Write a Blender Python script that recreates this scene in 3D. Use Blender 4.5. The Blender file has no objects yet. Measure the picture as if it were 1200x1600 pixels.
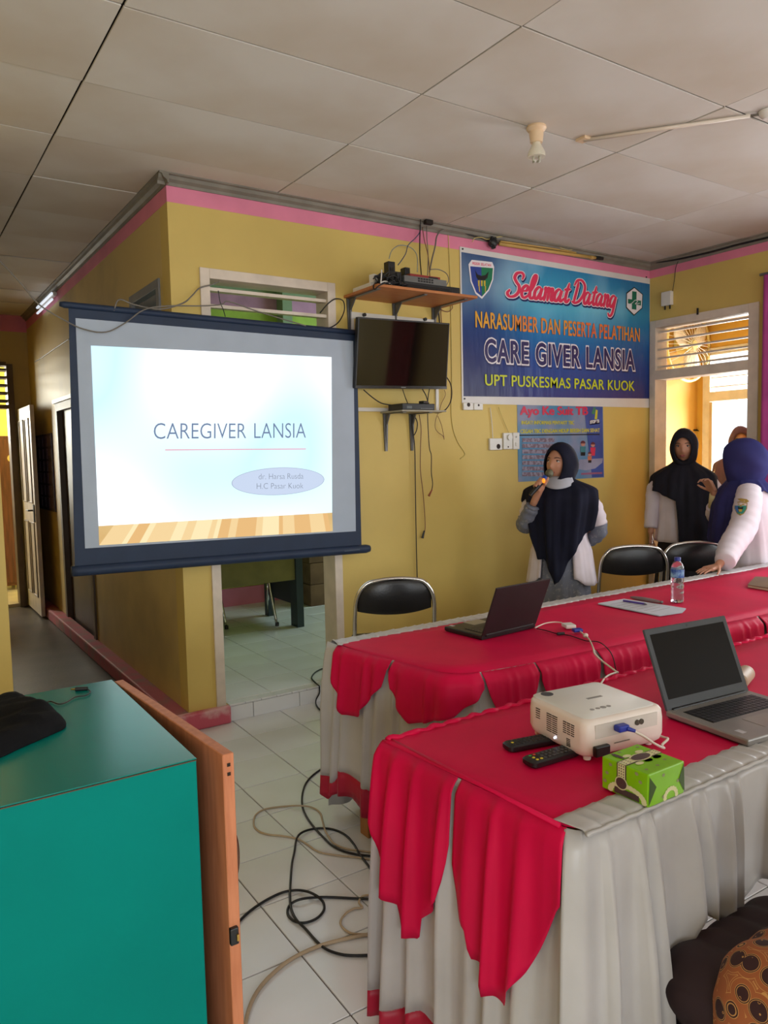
import bpy, bmesh, math, random
import numpy as np
from mathutils import Vector, Matrix, Euler, noise
random.seed(7)
C = bpy.context.scene.collection
PI = math.pi
# ---------------------------------------------------------------- camera
FPX = 1184.9; CAM = np.array([0.0, 0.0, 1.527])
YAW, PIT, ROL = 0.98615, -0.07785, -0.02227
fw = np.array([math.cos(PIT)*math.cos(YAW), math.cos(PIT)*math.sin(YAW), math.sin(PIT)])
rt = np.array([math.sin(YAW), -math.cos(YAW), 0.0]); up = np.cross(rt, fw)
rt2 = math.cos(ROL)*rt + math.sin(ROL)*up; up2 = -math.sin(ROL)*rt + math.cos(ROL)*up
cd = bpy.data.cameras.new('camera'); cam = bpy.data.objects.new('camera', cd); C.objects.link(cam)
cd.sensor_width = 36; cd.lens = FPX*36/1600; cd.clip_start = 0.02; cd.clip_end = 200
mw = Matrix.Identity(4)
for i in range(3):
    mw[i][0] = rt2[i]; mw[i][1] = up2[i]; mw[i][2] = -fw[i]; mw[i][3] = CAM[i]
cam.matrix_world = mw
bpy.context.scene.camera = cam
def at(px, axis, val):
    """world point where the sight line of a photo pixel meets the plane (axis = val)"""
    d = rt2*((px[0]-600)/FPX) - up2*((px[1]-800)/FPX) + fw
    p = CAM + d*((val-CAM[axis])/d[axis]); return Vector(p)
# ---------------------------------------------------------------- light
sc = bpy.context.scene
sc.view_settings.view_transform = 'Standard'; sc.view_settings.look = 'None'
sc.view_settings.exposure = -0.2; sc.view_settings.gamma = 1.0
try: sc.view_settings.use_curve_mapping = False
except Exception: pass
w = bpy.data.worlds.new('world'); sc.world = w; w.use_nodes = True
bg = w.node_tree.nodes['Background']; bg.inputs[0].default_value = (0.86, 0.93, 1.0, 1); bg.inputs[1].default_value = 2.2
def area(name, loc, direction, sx, sy, power, col=(1, 1, 1), spread=PI):
    l = bpy.data.lights.new(name, 'AREA'); l.shape = 'RECTANGLE'; l.size = sx; l.size_y = sy
    l.energy = power; l.color = col; l.spread = spread
    o = bpy.data.objects.new(name, l); C.objects.link(o); o.location = loc
    o.rotation_euler = Vector(direction).to_track_quat('-Z', 'Y').to_euler(); return o
# daylight entering by the windows behind the camera and on the right-hand wall, and by the doors of the side rooms
area('window_daylight_rear', (2.6, -2.78, 1.6), (0, 1, 0.32), 3.4, 1.3, 66, (0.9, 0.95, 1.0))
area('window_daylight_rear_left', (-1.3, -2.78, 1.6), (0.2, 1, 0.25), 1.6, 1.3, 88, (0.9, 0.95, 1.0))
area('window_daylight_right', (5.2, -1.85, 1.6), (-1, 0.2, 0.3), 1.8, 1.3, 36, (0.9, 0.95, 1.0))
area('window_daylight_right_near', (5.3, 1.85, 1.6), (-1, 0.0, -0.12), 0.9, 1.4, 34, (0.9, 0.95, 1.0))  # added fill out of view, brightens far table, floor, lower wall and people
area('door_daylight_side_room', (8.7, 4.55, 1.5), (-1, -0.1, -0.05), 1.6, 2.3, 270, (1.0, 0.97, 0.92))
area('daylight_end_room', (0.5, 10.6, 1.8), (0.35, -1, -0.05), 1.4, 1.4, 240, (1.0, 0.98, 0.86))
area('daylight_inner_room', (4.9, 5.5, 2.4), (-1, 0.0, -0.3), 1.4, 1.4, 36, (0.78, 1.0, 0.98))
# ---------------------------------------------------------------- materials
def lin(c):
    return tuple(((v/255)/12.92 if v/255 <= 0.04045 else ((v/255+0.055)/1.055)**2.4) for v in c)
MATS = {}
def mat(name, rgb, rough=0.6, metal=0.0, var=0.08, scale=6.0, bump=0.0, bscale=60.0, spec=0.5, rgb2=None, thr=None, emit=None, coat=0, sheen=0, trans=0, alpha=1, stretch=None):
    if name in MATS: return MATS[name]
    m = bpy.data.materials.new(name); m.use_nodes = True; nt = m.node_tree; n = nt.nodes; L = nt.links
    b = n['Principled BSDF']; c = lin(rgb)
    b.inputs['Roughness'].default_value = rough; b.inputs['Metallic'].default_value = metal
    b.inputs['Specular IOR Level'].default_value = spec
    if coat: b.inputs['Coat Weight'].default_value = coat
    if sheen: b.inputs['Sheen Weight'].default_value = sheen; b.inputs['Sheen Roughness'].default_value = 0.35
    if trans: b.inputs['Transmission Weight'].default_value = trans; b.inputs['IOR'].default_value = 1.35
    tc = n.new('ShaderNodeTexCoord'); mp = n.new('ShaderNodeMapping'); L.new(tc.outputs['Object'], mp.inputs[0])
    if stretch: mp.inputs['Scale'].default_value = stretch
    nz = n.new('ShaderNodeTexNoise'); nz.inputs['Scale'].default_value = scale; nz.inputs['Detail'].default_value = 5
    L.new(mp.outputs[0], nz.inputs['Vector'])
    cr = n.new('ShaderNodeValToRGB')
    c2 = lin(rgb2) if rgb2 else tuple(max(0, v*(1-var*2)) for v in c)
    c1 = c if rgb2 else tuple(min(1, v*(1+var)) for v in c)
    lo, hi = thr if thr else (0.35, 0.65)
    cr.color_ramp.elements[0].position = lo; cr.color_ramp.elements[1].position = hi
    cr.color_ramp.elements[0].color = (*c2, 1); cr.color_ramp.elements[1].color = (*c1, 1)
    L.new(nz.outputs['Fac'], cr.inputs[0]); L.new(cr.outputs[0], b.inputs['Base Color'])
    if bump:
        n2 = n.new('ShaderNodeTexNoise'); n2.inputs['Scale'].default_value = bscale; n2.inputs['Detail'].default_value = 3
        L.new(mp.outputs[0], n2.inputs['Vector'])
        bp = n.new('ShaderNodeBump'); bp.inputs['Strength'].default_value = bump; bp.inputs['Distance'].default_value = 0.004
        L.new(n2.outputs['Fac'], bp.inputs['Height']); L.new(bp.outputs[0], b.inputs['Normal'])
    if emit:
        b.inputs['Emission Strength'].default_value = emit; L.new(cr.outputs[0], b.inputs['Emission Color'])
        b.inputs['Base Color'].default_value = (0, 0, 0, 1)
        for l_ in list(b.inputs['Base Color'].links): L.remove(l_)
    MATS[name] = m; return m
M_yel = mat('yellow_wall_paint', (216, 188, 104), 0.55, var=0.05, scale=1.3, bump=0.15, bscale=25)
M_yelo = mat('ochre_wall_paint', (222, 168, 70), 0.6, var=0.05, scale=1.3, bump=0.1)
M_pink = mat('pink_wall_paint', (226, 132, 160), 0.55, var=0.06, scale=3)
M_pinkb = mat('worn_pink_plinth', (190, 92, 108), 0.6, rgb2=(150, 118, 112), scale=7, thr=(0.3, 0.55), bump=0.3)
M_corn = mat('grey_cornice', (128, 122, 110), 0.6, var=0.08, scale=8)
M_ceil = mat('ceiling_board_paint', (214, 208, 200), 0.75, rgb2=(196, 182, 164), scale=1.1, thr=(0.28, 0.6), bump=0.1, bscale=14)
M_dark = mat('dark_void', (38, 30, 24), 0.9)
M_tile = mat('white_floor_tile', (238, 240, 243), 0.16, rgb2=(228, 229, 228), scale=2.5, thr=(0.3, 0.7), spec=0.5)
M_grout = mat('dark_grout', (104, 92, 78), 0.85, var=0.15, scale=12)
M_conc = mat('dark_concrete', (92, 86, 76), 0.42, rgb2=(66, 60, 54), scale=3, thr=(0.3, 0.7), bump=0.3)
M_frame = mat('cream_frame_paint', (222, 208, 192), 0.45, var=0.05, scale=9)
M_green = mat('lime_wall_paint', (176, 190, 92), 0.6, var=0.05)
M_gwall = mat('sea_green_wall_paint', (150, 172, 140), 0.6, var=0.05)
M_white = mat('white_plastic', (226, 222, 214), 0.35, var=0.03)
M_blk = mat('black_plastic', (26, 26, 28), 0.4, var=0.1)
M_blkr = mat('black_rubber_cable', (24, 24, 26), 0.5, var=0.1)
M_chrome = mat('chrome', (215, 212, 208), 0.18, 1.0, var=0.02)
M_steel = mat('grey_steel_bracket', (112, 112, 112), 0.45, 0.5, var=0.08)
M_wood = mat('orange_plywood', (196, 124, 70), 0.5, rgb2=(172, 102, 54), scale=5, stretch=(1, 14, 1), thr=(0.3, 0.7))
M_pine = mat('raw_pine_wood', (176, 118, 62), 0.6, rgb2=(146, 92, 46), scale=7, stretch=(6, 6, 1), thr=(0.3, 0.7), bump=0.2)
# ---------------------------------------------------------------- mesh helpers
def tag(o, label=None, cat=None, group=None, kind=None):
    if label: o['label'] = label
    if cat: o['category'] = cat
    if group: o['group'] = group
    if kind: o['kind'] = kind
    return o
def thing(name, label, cat, loc=(0, 0, 0), rz=0, group=None, rot=None):
    o = bpy.data.objects.new(name, None); C.objects.link(o); o.empty_display_size = 0.1
    o.location = loc; o.rotation_euler = rot if rot else (0, 0, rz)
    return tag(o, label, cat, group)
def wmat(o):
    m = Matrix.LocRotScale(o.location, o.rotation_euler, o.scale)
    return wmat(o.parent) @ m if o.parent else m
class MB:
    def __init__(s): s.v = []; s.f = []
    def add(s, v, f):
        k = len(s.v); s.v += [tuple(p) for p in v]; s.f += [tuple(i+k for i in q) for q in f]; return s
    def box(s, c, d, rz=0, rot=None):
        R_ = Euler(rot if rot else (0, 0, rz)).to_matrix(); c = Vector(c)
        v = [c + R_ @ Vector((x*d[0]/2, y*d[1]/2, z*d[2]/2)) for x in (-1, 1) for y in (-1, 1) for z in (-1, 1)]
        return s.add(v, [(0, 1, 3, 2), (4, 6, 7, 5), (0, 4, 5, 1), (2, 3, 7, 6), (0, 2, 6, 4), (1, 5, 7, 3)])
    def b2(s, a, b):
        return s.box([(a[i]+b[i])/2 for i in range(3)], [abs(a[i]-b[i]) for i in range(3)])
    def cyl(s, p0, p1, r0, r1=None, n=16, cap=True):
        r1 = r0 if r1 is None else r1; p0 = Vector(p0); p1 = Vector(p1); d = (p1-p0).normalized()
        a = d.orthogonal().normalized(); b = d.cross(a); v = []
        for p, r in ((p0, r0), (p1, r1)):
            for i in range(n):
                t = 2*PI*i/n; v.append(p + a*math.cos(t)*r + b*math.sin(t)*r)
        f = [(i, (i+1) % n, n+(i+1) % n, n+i) for i in range(n)]
        if cap: f += [tuple(range(n-1, -1, -1)), tuple(range(n, 2*n))]
        return s.add(v, f)
    def tube(s, pts, r, n=8, smooth=0, closed=False):
        pts = [Vector(p) for p in pts]
        if smooth: pts = spline(pts, smooth)
        m = len(pts); v = []; a = None
        if isinstance(r, (list, tuple)) and len(r) != m: r = list(np.interp(np.linspace(0, len(r)-1, m), range(len(r)), r))
        for i, p in enumerate(pts):
            d = (pts[min(i+1, m-1)] - pts[max(i-1, 0)])
            if d.length < 1e-9: d = Vector((0, 0, 1))
            d.normalize()
            if a is None: a = d.orthogonal().normalized()
            else:
                a = a - d*a.dot(d)
                a = a.normalized() if a.length > 1e-6 else d.orthogonal().normalized()
            b = d.cross(a); rr = r[i] if isinstance(r, (list, tuple)) else r
            for k in range(n):
                t = 2*PI*k/n; v.append(p + a*math.cos(t)*rr + b*math.sin(t)*rr)
        f = [(i*n+k, i*n+(k+1) % n, (i+1)*n+(k+1) % n, (i+1)*n+k) for i in range(m-1) for k in range(n)]
        f += [tuple(range(n-1, -1, -1)), tuple(range((m-1)*n, m*n))]
        return s.add(v, f)
    def lathe(s, c, prof, n=24, axis=(0, 0, 1)):
        c = Vector(c); ax = Vector(axis).normalized(); a = ax.orthogonal().normalized(); b = ax.cross(a); v = []
        for r, h in prof:
            for k in range(n):
                t = 2*PI*k/n; v.append(c + ax*h + (a*math.cos(t)+b*math.sin(t))*max(r, 1e-5))
        m = len(prof)
        f = [(i*n+k, i*n+(k+1) % n, (i+1)*n+(k+1) % n, (i+1)*n+k) for i in range(m-1) for k in range(n)]
        f += [tuple(range(n-1, -1, -1)), tuple(range((m-1)*n, m*n))]
        return s.add(v, f)
    def ell(s, c, r, n=16, m=10, rot=None):
        R_ = Euler(rot).to_matrix() if rot else Matrix.Identity(3); c = Vector(c); v = [c + R_ @ Vector((0, 0, r[2]))]
        for i in range(1, m):
            th = PI*i/m
            for k in range(n):
                ph = 2*PI*k/n; v.append(c + R_ @ Vector((r[0]*math.sin(th)*math.cos(ph), r[1]*math.sin(th)*math.sin(ph), r[2]*math.cos(th))))
        v.append(c + R_ @ Vector((0, 0, -r[2]))); e = len(v)-1
        f = [(0, 1+k, 1+(k+1) % n) for k in range(n)]
        f += [(1+i*n+k, 1+(i+1)*n+k, 1+(i+1)*n+(k+1) % n, 1+i*n+(k+1) % n) for i in range(m-2) for k in range(n)]
        f += [(e, 1+(m-2)*n+(k+1) % n, 1+(m-2)*n+k) for k in range(n)]
        return s.add(v, f)
    def prism(s, poly, h, frame=None):
        """poly of 2D points extruded by h along local z; frame maps (x,y,z) to space"""
        fr = frame or (lambda x, y, z: (x, y, z)); n = len(poly)
        v = [fr(x, y, 0) for x, y in poly] + [fr(x, y, h) for x, y in poly]
        return s.add(v, [tuple(range(n-1, -1, -1)), tuple(range(n, 2*n))] + [(i, (i+1) % n, n+(i+1) % n, n+i) for i in range(n)])
    def grid(s, rows, closed=False):
        nr = len(rows); nc = len(rows[0]); v = [p for r in rows for p in r]
        kk = nc if closed else nc-1
        return s.add(v, [(i*nc+k, i*nc+(k+1) % nc, (i+1)*nc+(k+1) % nc, (i+1)*nc+k) for i in range(nr-1) for k in range(kk)])
    def build(s, name, m, parent=None, smooth=False, bevel=0, world=True, solid=0, sub=0, seg=2, ang=None, soff=0.0):
        me = bpy.data.meshes.new(name)
        v = s.v
        if parent is not None and world:
            inv = wmat(parent).inverted(); v = [inv @ Vector(p) for p in v]
        me.from_pydata([tuple(p) for p in v], [], s.f)
        bm = bmesh.new(); bm.from_mesh(me); bmesh.ops.recalc_face_normals(bm, faces=bm.faces); bm.to_mesh(me); bm.free()
        me.materials.append(m)
        o = bpy.data.objects.new(name, me); C.objects.link(o)
        if parent is not None: o.parent = parent
        if smooth:
            me.polygons.foreach_set('use_smooth', [True]*len(me.polygons))
            if smooth != 2: sharp(me, 40)
        if solid:
            q = o.modifiers.new('solid', 'SOLIDIFY'); q.thickness = solid; q.offset = soff
        if sub:
            q = o.modifiers.new('sub', 'SUBSURF'); q.levels = sub; q.render_levels = sub
        if bevel:
            q = o.modifiers.new('bev', 'BEVEL'); q.width = bevel; q.segments = seg; q.limit_method = 'ANGLE'; q.angle_limit = math.radians(35)
            q.harden_normals = False
        return o
def sharp(me, deg):
    bm = bmesh.new(); bm.from_mesh(me); a = math.radians(deg)
    for e in bm.edges:
        if len(e.link_faces) == 2 and e.calc_face_angle(0) > a: e.smooth = False
    bm.to_mesh(me); bm.free()
def spline(pts, k=6):
    out = []; n = len(pts)
    for i in range(n-1):
        p0 = pts[max(i-1, 0)]; p1 = pts[i]; p2 = pts[i+1]; p3 = pts[min(i+2, n-1)]
        for j in range(k):
            t = j/k; t2 = t*t; t3 = t2*t
            out.append(0.5*((2*p1) + (p2-p0)*t + (2*p0-5*p1+4*p2-p3)*t2 + (3*p1-p0-3*p2+p3)*t3))
    out.append(pts[-1]); return out
def box(name, a, b, m, parent=None, bevel=0.0, **k):
    return MB().b2(a, b).build(name, m, parent, bevel=bevel, **k)
def struct(name, mb, m, **k): return tag(mb.build(name, m, None, **k), kind='structure')
def wallframe(kind, off):
    """maps (x, y, z) of flat art to a wall: 'tv' = wall facing -Y at y = off; 'side' = wall facing -X at x = off"""
    if kind == 'tv': return lambda x, y, z: (x, off-z, y)
    return lambda x, y, z: (off-z, -x, y)
_fc = {}
def text_mesh(s_, bold=0.0, sp=1.0):
    key = (s_, bold, sp)
    if key in _fc: return _fc[key]
    cu = bpy.data.curves.new('t', 'FONT'); cu.body = s_; cu.size = 1; cu.offset = bold; cu.space_character = sp; cu.resolution_u = 4
    o = bpy.data.objects.new('t', cu); C.objects.link(o)
    dg = bpy.context.evaluated_depsgraph_get(); dg.update()
    me = bpy.data.meshes.new_from_object(o.evaluated_get(dg))
    v = [tuple(p.co) for p in me.vertices]; f = [tuple(p.vertices) for p in me.polygons]
    bpy.data.objects.remove(o); bpy.data.meshes.remove(me)
    par = list(range(len(v)))
    def fd(i):
        while par[i] != i: par[i] = par[par[i]]; i = par[i]
        return i
    for q in f:
        for i in q[1:]: par[fd(i)] = fd(q[0])
    ids = {}; xs = {}
    for i, p in enumerate(v): r = fd(i); xs[r] = min(xs.get(r, 1e9), p[0])
    for k, r in enumerate(sorted(xs, key=lambda r: xs[r])): ids[r] = k
    v = [(p[0], p[1], 0.00035*(ids[fd(i)] % 2)) for i, p in enumerate(v)]
    _fc[key] = (v, f); return v, f
def text(name, s_, p0, p1, p2, nrm, m, parent, bold=0.0, off=0.0008, shear=0.0, dxy=(0, 0), fitref=None, sp=1.0, fat=0.0):
    """flat lettering: p0 = left end of the base line, p1 = right end, p2 = point above p0 at cap height"""
    v, f = text_mesh(s_, bold, sp); rv = text_mesh(fitref or s_, 0, sp)[0]
    x0 = min(p[0] for p in rv); x1 = max(p[0] for p in rv); cap = max(p[1] for p in text_mesh('H', 0)[0])
    p0, p1, p2 = Vector(p0), Vector(p1), Vector(p2); n = Vector(nrm).normalized()
    ex = (p1-p0)/(x1-x0); ey = (p2-p0)/cap
    pts = [p0 + ex*(x-x0+shear*y+dxy[0]) + ey*(y+dxy[1]) + n*(off+h_) for x, y, h_ in v]
    mb = MB(); mb.add(pts, f)
    if fat:
        for q, (dx, dy) in enumerate(((fat, 0), (-fat, 0), (0, fat*.6), (0, -fat*.6))):
            mb.add([p + ex*dx + ey*dy - n*(0.00008*(q+1)) for p in pts], f)
    return mb.build(name, m, parent)
def bake(o):
    dg = bpy.context.evaluated_depsgraph_get(); dg.update()
    me = bpy.data.meshes.new_from_object(o.evaluated_get(dg)); old = o.data
    o.modifiers.clear(); o.data = me; me.name = o.name; bpy.data.meshes.remove(old)
    me.polygons.foreach_set('use_smooth', [True]*len(me.polygons)); return o
# ================================================================ STRUCTURE
YW, XC, XR, HC = 4.075, 1.358, 5.365, 3.022
XL, YB = -2.6, -3.0
# floor: slab + separate tiles where they can be told apart
fl = struct('floor', MB().b2((XL, YB, -0.12), (XR+0.15, YW+0.02, -0.006)), M_grout)
TA = -0.013; TX, TY = 1.611, 4.092
tm = None
def tile_obj(par, c, rz, d, m, name='floor_tile'):
    global tm
    if tm is None or tm[1] != d:
        o = MB().box((0, 0, 0), d).build(name, m, par, world=False, bevel=0.0015, seg=1); tm = (o, d)
    else:
        o = tm[0].copy(); C.objects.link(o); o.parent = par
    o.location = c; o.rotation_euler = (0, 0, rz); return o
cta, sta = math.cos(TA), math.sin(TA)
for i in range(-10, 11):
    for j in range(0, 14):
        x = TX + 0.3*(i+0.5)*cta + 0.3*(j+0.5)*sta; y = TY - 0.3*(j+0.5)*cta + 0.3*(i+0.5)*sta
        if y > YW-0.14: y -= 0.0
        tile_obj(fl, (x, y, -0.005 + random.uniform(-0.0003, 0.0003)), TA, (0.2955, 0.2955, 0.01), M_tile)
# remaining floor beyond the told-apart tiles: same tiles, one joined piece
mb = MB()
for i in list(range(-15, -10)) + list(range(11, 13)):
    for j in range(0, 23):
        x = TX+0.3*(i+0.5); y = TY-0.3*(j+0.5)
        if XL+0.15 < x < XR-0.1 and y > YB+0.1: mb.box((x, y, -0.005), (0.2955, 0.2955, 0.01))
for i in range(-10, 11):
    for j in range(14, 23):
        mb.box((TX+0.3*(i+0.5)-0.05, TY-0.3*(j+0.5), -0.005), (0.2955, 0.2955, 0.01))
o = mb.build('outer_floor_tiles', M_tile, fl); o['kind'] = 'stuff'
# corridor floor
struct('floor_corridor', MB().b2((0.3, YW+0.02, -0.12), (XC+0.05, 8.72, 0.0)), M_conc)
struct('floor_end_room', MB().b2((-1.0, 8.72, -0.12), (3.0, 11.2, 0.03)), mat('cream_floor', (214, 198, 170), 0.3))
# ceiling with separate boards
ce = struct('ceiling', MB().b2((XL, YB, HC+0.012), (XR+0.14, YW+0.13, HC+0.1)).b2((0.3, YW+0.13, HC+0.012), (XC+0.13, 8.75, HC+0.1)).b2((-1.1, 8.75, HC+0.012), (3.1, 11.2, HC+0.1)).b2((XR+0.14, 2.3, HC), (8.3, 5.6, HC+0.1)), M_dark)
cx0, cy0, sx, sy = 0.763, 2.648, 1.2259, 0.5952
bmesh_cache = {}
def board(x0, x1, y0, y1):
    d = (round(x1-x0-0.008, 4), round(y1-y0-0.008, 4))
    if d in bmesh_cache:
        o = bmesh_cache[d].copy(); C.objects.link(o)
    else:
        o = MB().box((0, 0, 0), (d[0], d[1], 0.008)).build('ceiling_board', M_ceil, ce, world=False, bevel=0.001, seg=1); bmesh_cache[d] = o
    o.parent = ce
    o.location = ((x0+x1)/2, (y0+y1)/2, HC + random.uniform(0.0, 0.005)); o.rotation_euler = (random.uniform(-.004, .004), random.uniform(-.002, .002), random.uniform(-.0015, .0015))
for i in range(-3, 4):
    for j in range(-4, 12):
        x0, x1 = max(XL, cx0+sx*i), min(XR, cx0+sx*(i+1)); y0, y1 = cy0+sy*j, cy0+sy*(j+1)
        if y0 >= YW-0.3 and j >= 2:
            y0 = max(y0, YW if j == 2 and False else y0)
            if x0 >= XC: 
                if j == 2: y1 = YW
                else: continue
            elif x1 > XC and j > 2: x1 = XC
            if x1 < 0.3: 
                if j == 2: y1 = min(y1, YW)
                else: continue
        if x1-x0 > 0.05 and y1-y0 > 0.05: board(x0, x1, y0, y1)
ob = MB().b2((XL, YB, HC-0.002), (XR, cy0+sy*-4-0.004, HC+0.006)).build('rear_ceiling_board', M_ceil, ce)
MB().b2((XR+.14, 2.4, HC-0.1), (8.2, 6.0, HC-0.05)).build('side_room_board', M_ceil, ce)
MB().b2((XC, YW, 4.2), (5.4, 7.0, 4.25)).build('inner_room_board', M_ceil, ce)
MB().b2((-1, 8.8, HC-0.1), (3.0, 11.2, HC-0.05)).build('end_room_board', M_ceil, ce)
# ---- wall with the television and banner (faces -Y)
dL, dR, dT = 1.52, 2.372, 2.56
T = 0.13
wf = struct('wall_front', MB().b2((XC, YW, 0), (dL, YW+T, HC)).b2((dL, YW, dT), (dR, YW+T, HC)).b2((dR, YW, 0), (XR+0.14, YW+T, HC)).b2((dL, YW+0.01, -0.1), (dR, YW+T, 0.095)), M_yel)
# ---- corridor wall (faces -X)
wT, wB, wY0, wY1 = 2.52, 2.12, 4.25, 4.84
hD0, hD1, hDT = 6.2, 7.35, 2.03
struct('wall_corridor_right', MB().b2((XC, YW+T, 0), (XC+T, wY0, HC)).b2((XC, wY0, wT), (XC+T, wY1, HC)).b2((XC, wY0, 0), (XC+T, wY1, wB)).b2((XC, wY1, 0), (XC+T, hD0, HC))
       .b2((XC, hD0, hDT), (XC+T, hD1, HC)).b2((XC, hD1, 0), (XC+T, 8.7, HC)), mat('corridor_yellow_paint', (210, 184, 116), 0.5, rgb2=(180, 156, 104), scale=1.8, thr=(0.25, 0.55), bump=0.2))
struct('wall_left_partition', MB().b2((XL, YW-0.0, 0), (0.483, YW+0.14, HC)).b2((0.35, YW+0.14, 0), (0.483, 8.7, HC)), M_yel, bevel=0.004)
# end wall of the corridor with door opening and louvre above
eo0, eo1 = 0.55, 1.20
e2 = at((28, 573), 1, 8.7).z; e1 = at((28, 633), 1, 8.7).z
struct('wall_corridor_end', MB().b2((0.35, 8.7, 0), (eo0, 8.82, HC)).b2((eo1, 8.7, 0), (XC+T, 8.82, HC)).b2((eo0, 8.7, e2+0.02), (eo1, 8.82, HC)), mat('corridor_yellow_paint', (196, 166, 92)))
# ---- right wall (faces -X)
rY0, rY1, rT = 3.131, 4.062, 2.555
ww0, ww1, wz0, wz1 = -2.75, -0.95, 0.95, 2.25
vw0, vw1 = 1.38, 2.34
wr = struct('wall_right', MB().b2((XR, YB, 0), (XR+T, ww0, HC)).b2((XR, ww0, 0), (XR+T, ww1, wz0)).b2((XR, ww0, wz1), (XR+T, ww1, HC)).b2((XR, ww1, 0), (XR+T, vw0, HC)).b2((XR, vw0, 0), (XR+T, vw1, 0.85)).b2((XR, vw0, 2.35), (XR+T, vw1, HC)).b2((XR, vw1, 0), (XR+T, rY0, HC)).b2((XR, rY0, rT), (XR+T, rY1, HC)).b2((XR, rY1, 0), (XR+T, YW+0.001, HC)), M_yel)
struct('wall_left', MB().b2((XL-T, YB, 0), (XL, YW+0.1, HC)), M_yel)
bw = [(-2.2, -0.4), (0.9, 2.5), (2.8, 4.4)]
mb = MB(); xs = XL-T
for a, b in bw:
    mb.b2((xs, YB-T, 0), (a, YB, HC)).b2((a, YB-T, 0), (b, YB, 0.95)).b2((a, YB-T, 2.25), (b, YB, HC)); xs = b
mb.b2((xs, YB-T, 0), (XR+T, YB, HC)); struct('wall_rear', mb, M_yel)
def window(name, plane, c, a, b, z0, z1):
    mb = MB(); t = 0.05
    def bx(p, q, r0, r1, dd=0.05):
        if plane == 'y': mb.b2((p, c-dd, r0), (q, c+0.03, r1))
        else: mb.b2((c-0.03, p, r0), (c+dd, q, r1))
    bx(a, b, z0, z0+t); bx(a, b, z1-t, z1); bx(a, a+t, z0, z1); bx(b-t, b, z0, z1)
    n = max(1, int((b-a)/0.7))
    for k in range(1, n+1):
        if k < n+0: bx(a+(b-a)*k/(n+0)-t/2, a+(b-a)*k/n+t/2, z0, z1)
    o = struct(name, mb, M_frame)
    g = MB()
    if plane == 'y': g.b2((a+t, c-0.02, z0+t), (b-t, c-0.016, z1-t))
    else: g.b2((c+0.016, a+t, z0+t), (c+0.02, b-t, z1-t))
    g.build('pane', mat('window_glass', (235, 240, 240), 0.02, trans=1.0, var=0), o)
for k, (a, b) in enumerate(bw): window('window_%d' % (k+1), 'y', YB-0.06, a, b, 0.95, 2.25)
window('window_4', 'x', XR+0.06, ww0, ww1, wz0, wz1)
window('window_6', 'x', XR+0.06, vw0, vw1, 0.85, 2.35)  # unseen window added to go with the right-hand fill light
# pink painted band under the cornice
PB = 2.884
struct('trim_1', MB().b2((XC-0.0015, YW-0.0015, PB), (XR, YW+0.01, HC)).b2((XC-0.0015, YW-0.0015, PB), (XC+0.01, 8.7, HC)), M_pink)
struct('trim_2', MB().b2((XR-0.0015, YB, PB+0.02), (XR+0.01, YW, HC)), M_pink)
struct('trim_3', MB().b2((0.49, 8.698, PB-0.03), (XC, 8.71, HC)), M_pink)
def cornice(name, a, b, nrm):
    a, b = Vector(a), Vector(b); n = Vector(nrm); prof = [(0, 0), (0, -0.055), (0.008, -0.055), (0.012, -0.04), (0.03, -0.028), (0.036, -0.012), (0.05, -0.008), (0.05, 0)]
    rows = [[p + n*x + Vector((0, 0, HC+y)) for x, y in prof] for p in (a, b)]
    mb = MB(); k = len(prof); mb.add(rows[0]+rows[1], [(i, (i+1) % k, k+(i+1) % k, k+i) for i in range(k)] + [tuple(range(k)), tuple(range(2*k-1, k-1, -1))])
    return struct(name, mb, M_corn)
cornice('trim_4', (XC-0.05, YW, 0), (XR, YW, 0), (0, -1, 0)); cornice('trim_5', (XC, YW-0.05, 0), (XC, 8.7, 0), (-1, 0, 0)); cornice('trim_6', (XR, YB, 0), (XR, YW, 0), (-1, 0, 0))
# plinths
struct('baseboard_corridor', MB().b2((XC-0.095, YW-0.035, 0), (XC+0.01, 8.69, 0.1)), M_pinkb, bevel=0.012)
struct('baseboard_front', MB().b2((XC-0.095, YW-0.037, 0), (dL+0.075, YW+0.01, 0.102)), mat('pink_red_plinth', (206, 92, 112), 0.5, rgb2=(222, 170, 172), scale=9, thr=(0.35, 0.5), bump=0.2), bevel=0.012)
struct('baseboard_front_right', MB().b2((dR+0.002, YW-0.012, 0), (XR, YW+0.01, 0.1)), M_pinkb, bevel=0.004)
# ---- doorway frame with louvres in the front wall
d1 = struct('door_1', MB().b2((dL, YW-0.012, 0.1), (dL+0.055, YW+T+0.01, dT)).b2((dR-0.055, YW-0.012, 0.1), (dR, YW+T+0.01, dT)).b2((dL+0.055, YW-0.012, dT-0.055), (dR-0.055, YW+T+0.01, dT)).b2((dL+0.055, YW-0.012, 2.08), (dR-0.055, YW+T+0.01, 2.14)), M_frame, bevel=0.003)
def slats(par, n, z0, z1, f, m, name='slat', tilt=0.5, dep=0.07, th=0.014):
    for k in range(n):
        z = z0+(z1-z0)*(k+0.5)/n; f(z, par, m, name, tilt, dep, th)
def slat_y(xa, xb, yc):
    def g(z, par, m, name, tilt, dep, th):
        MB().box(((xa+xb)/2, yc, z), (xb-xa, dep, th), rot=(-tilt, 0, 0)).build(name, m, par)
    return g
def slat_x(ya, yb, xc):
    def g(z, par, m, name, tilt, dep, th):
        MB().box((xc, (ya+yb)/2, z), (dep, yb-ya, th), rot=(0, tilt, 0)).build(name, m, par)
    return g
slats(d1, 4, 2.14, 2.505, slat_y(dL+0.055, dR-0.055, YW+0.065), M_frame, tilt=-0.12, dep=0.11, th=0.018)
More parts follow.
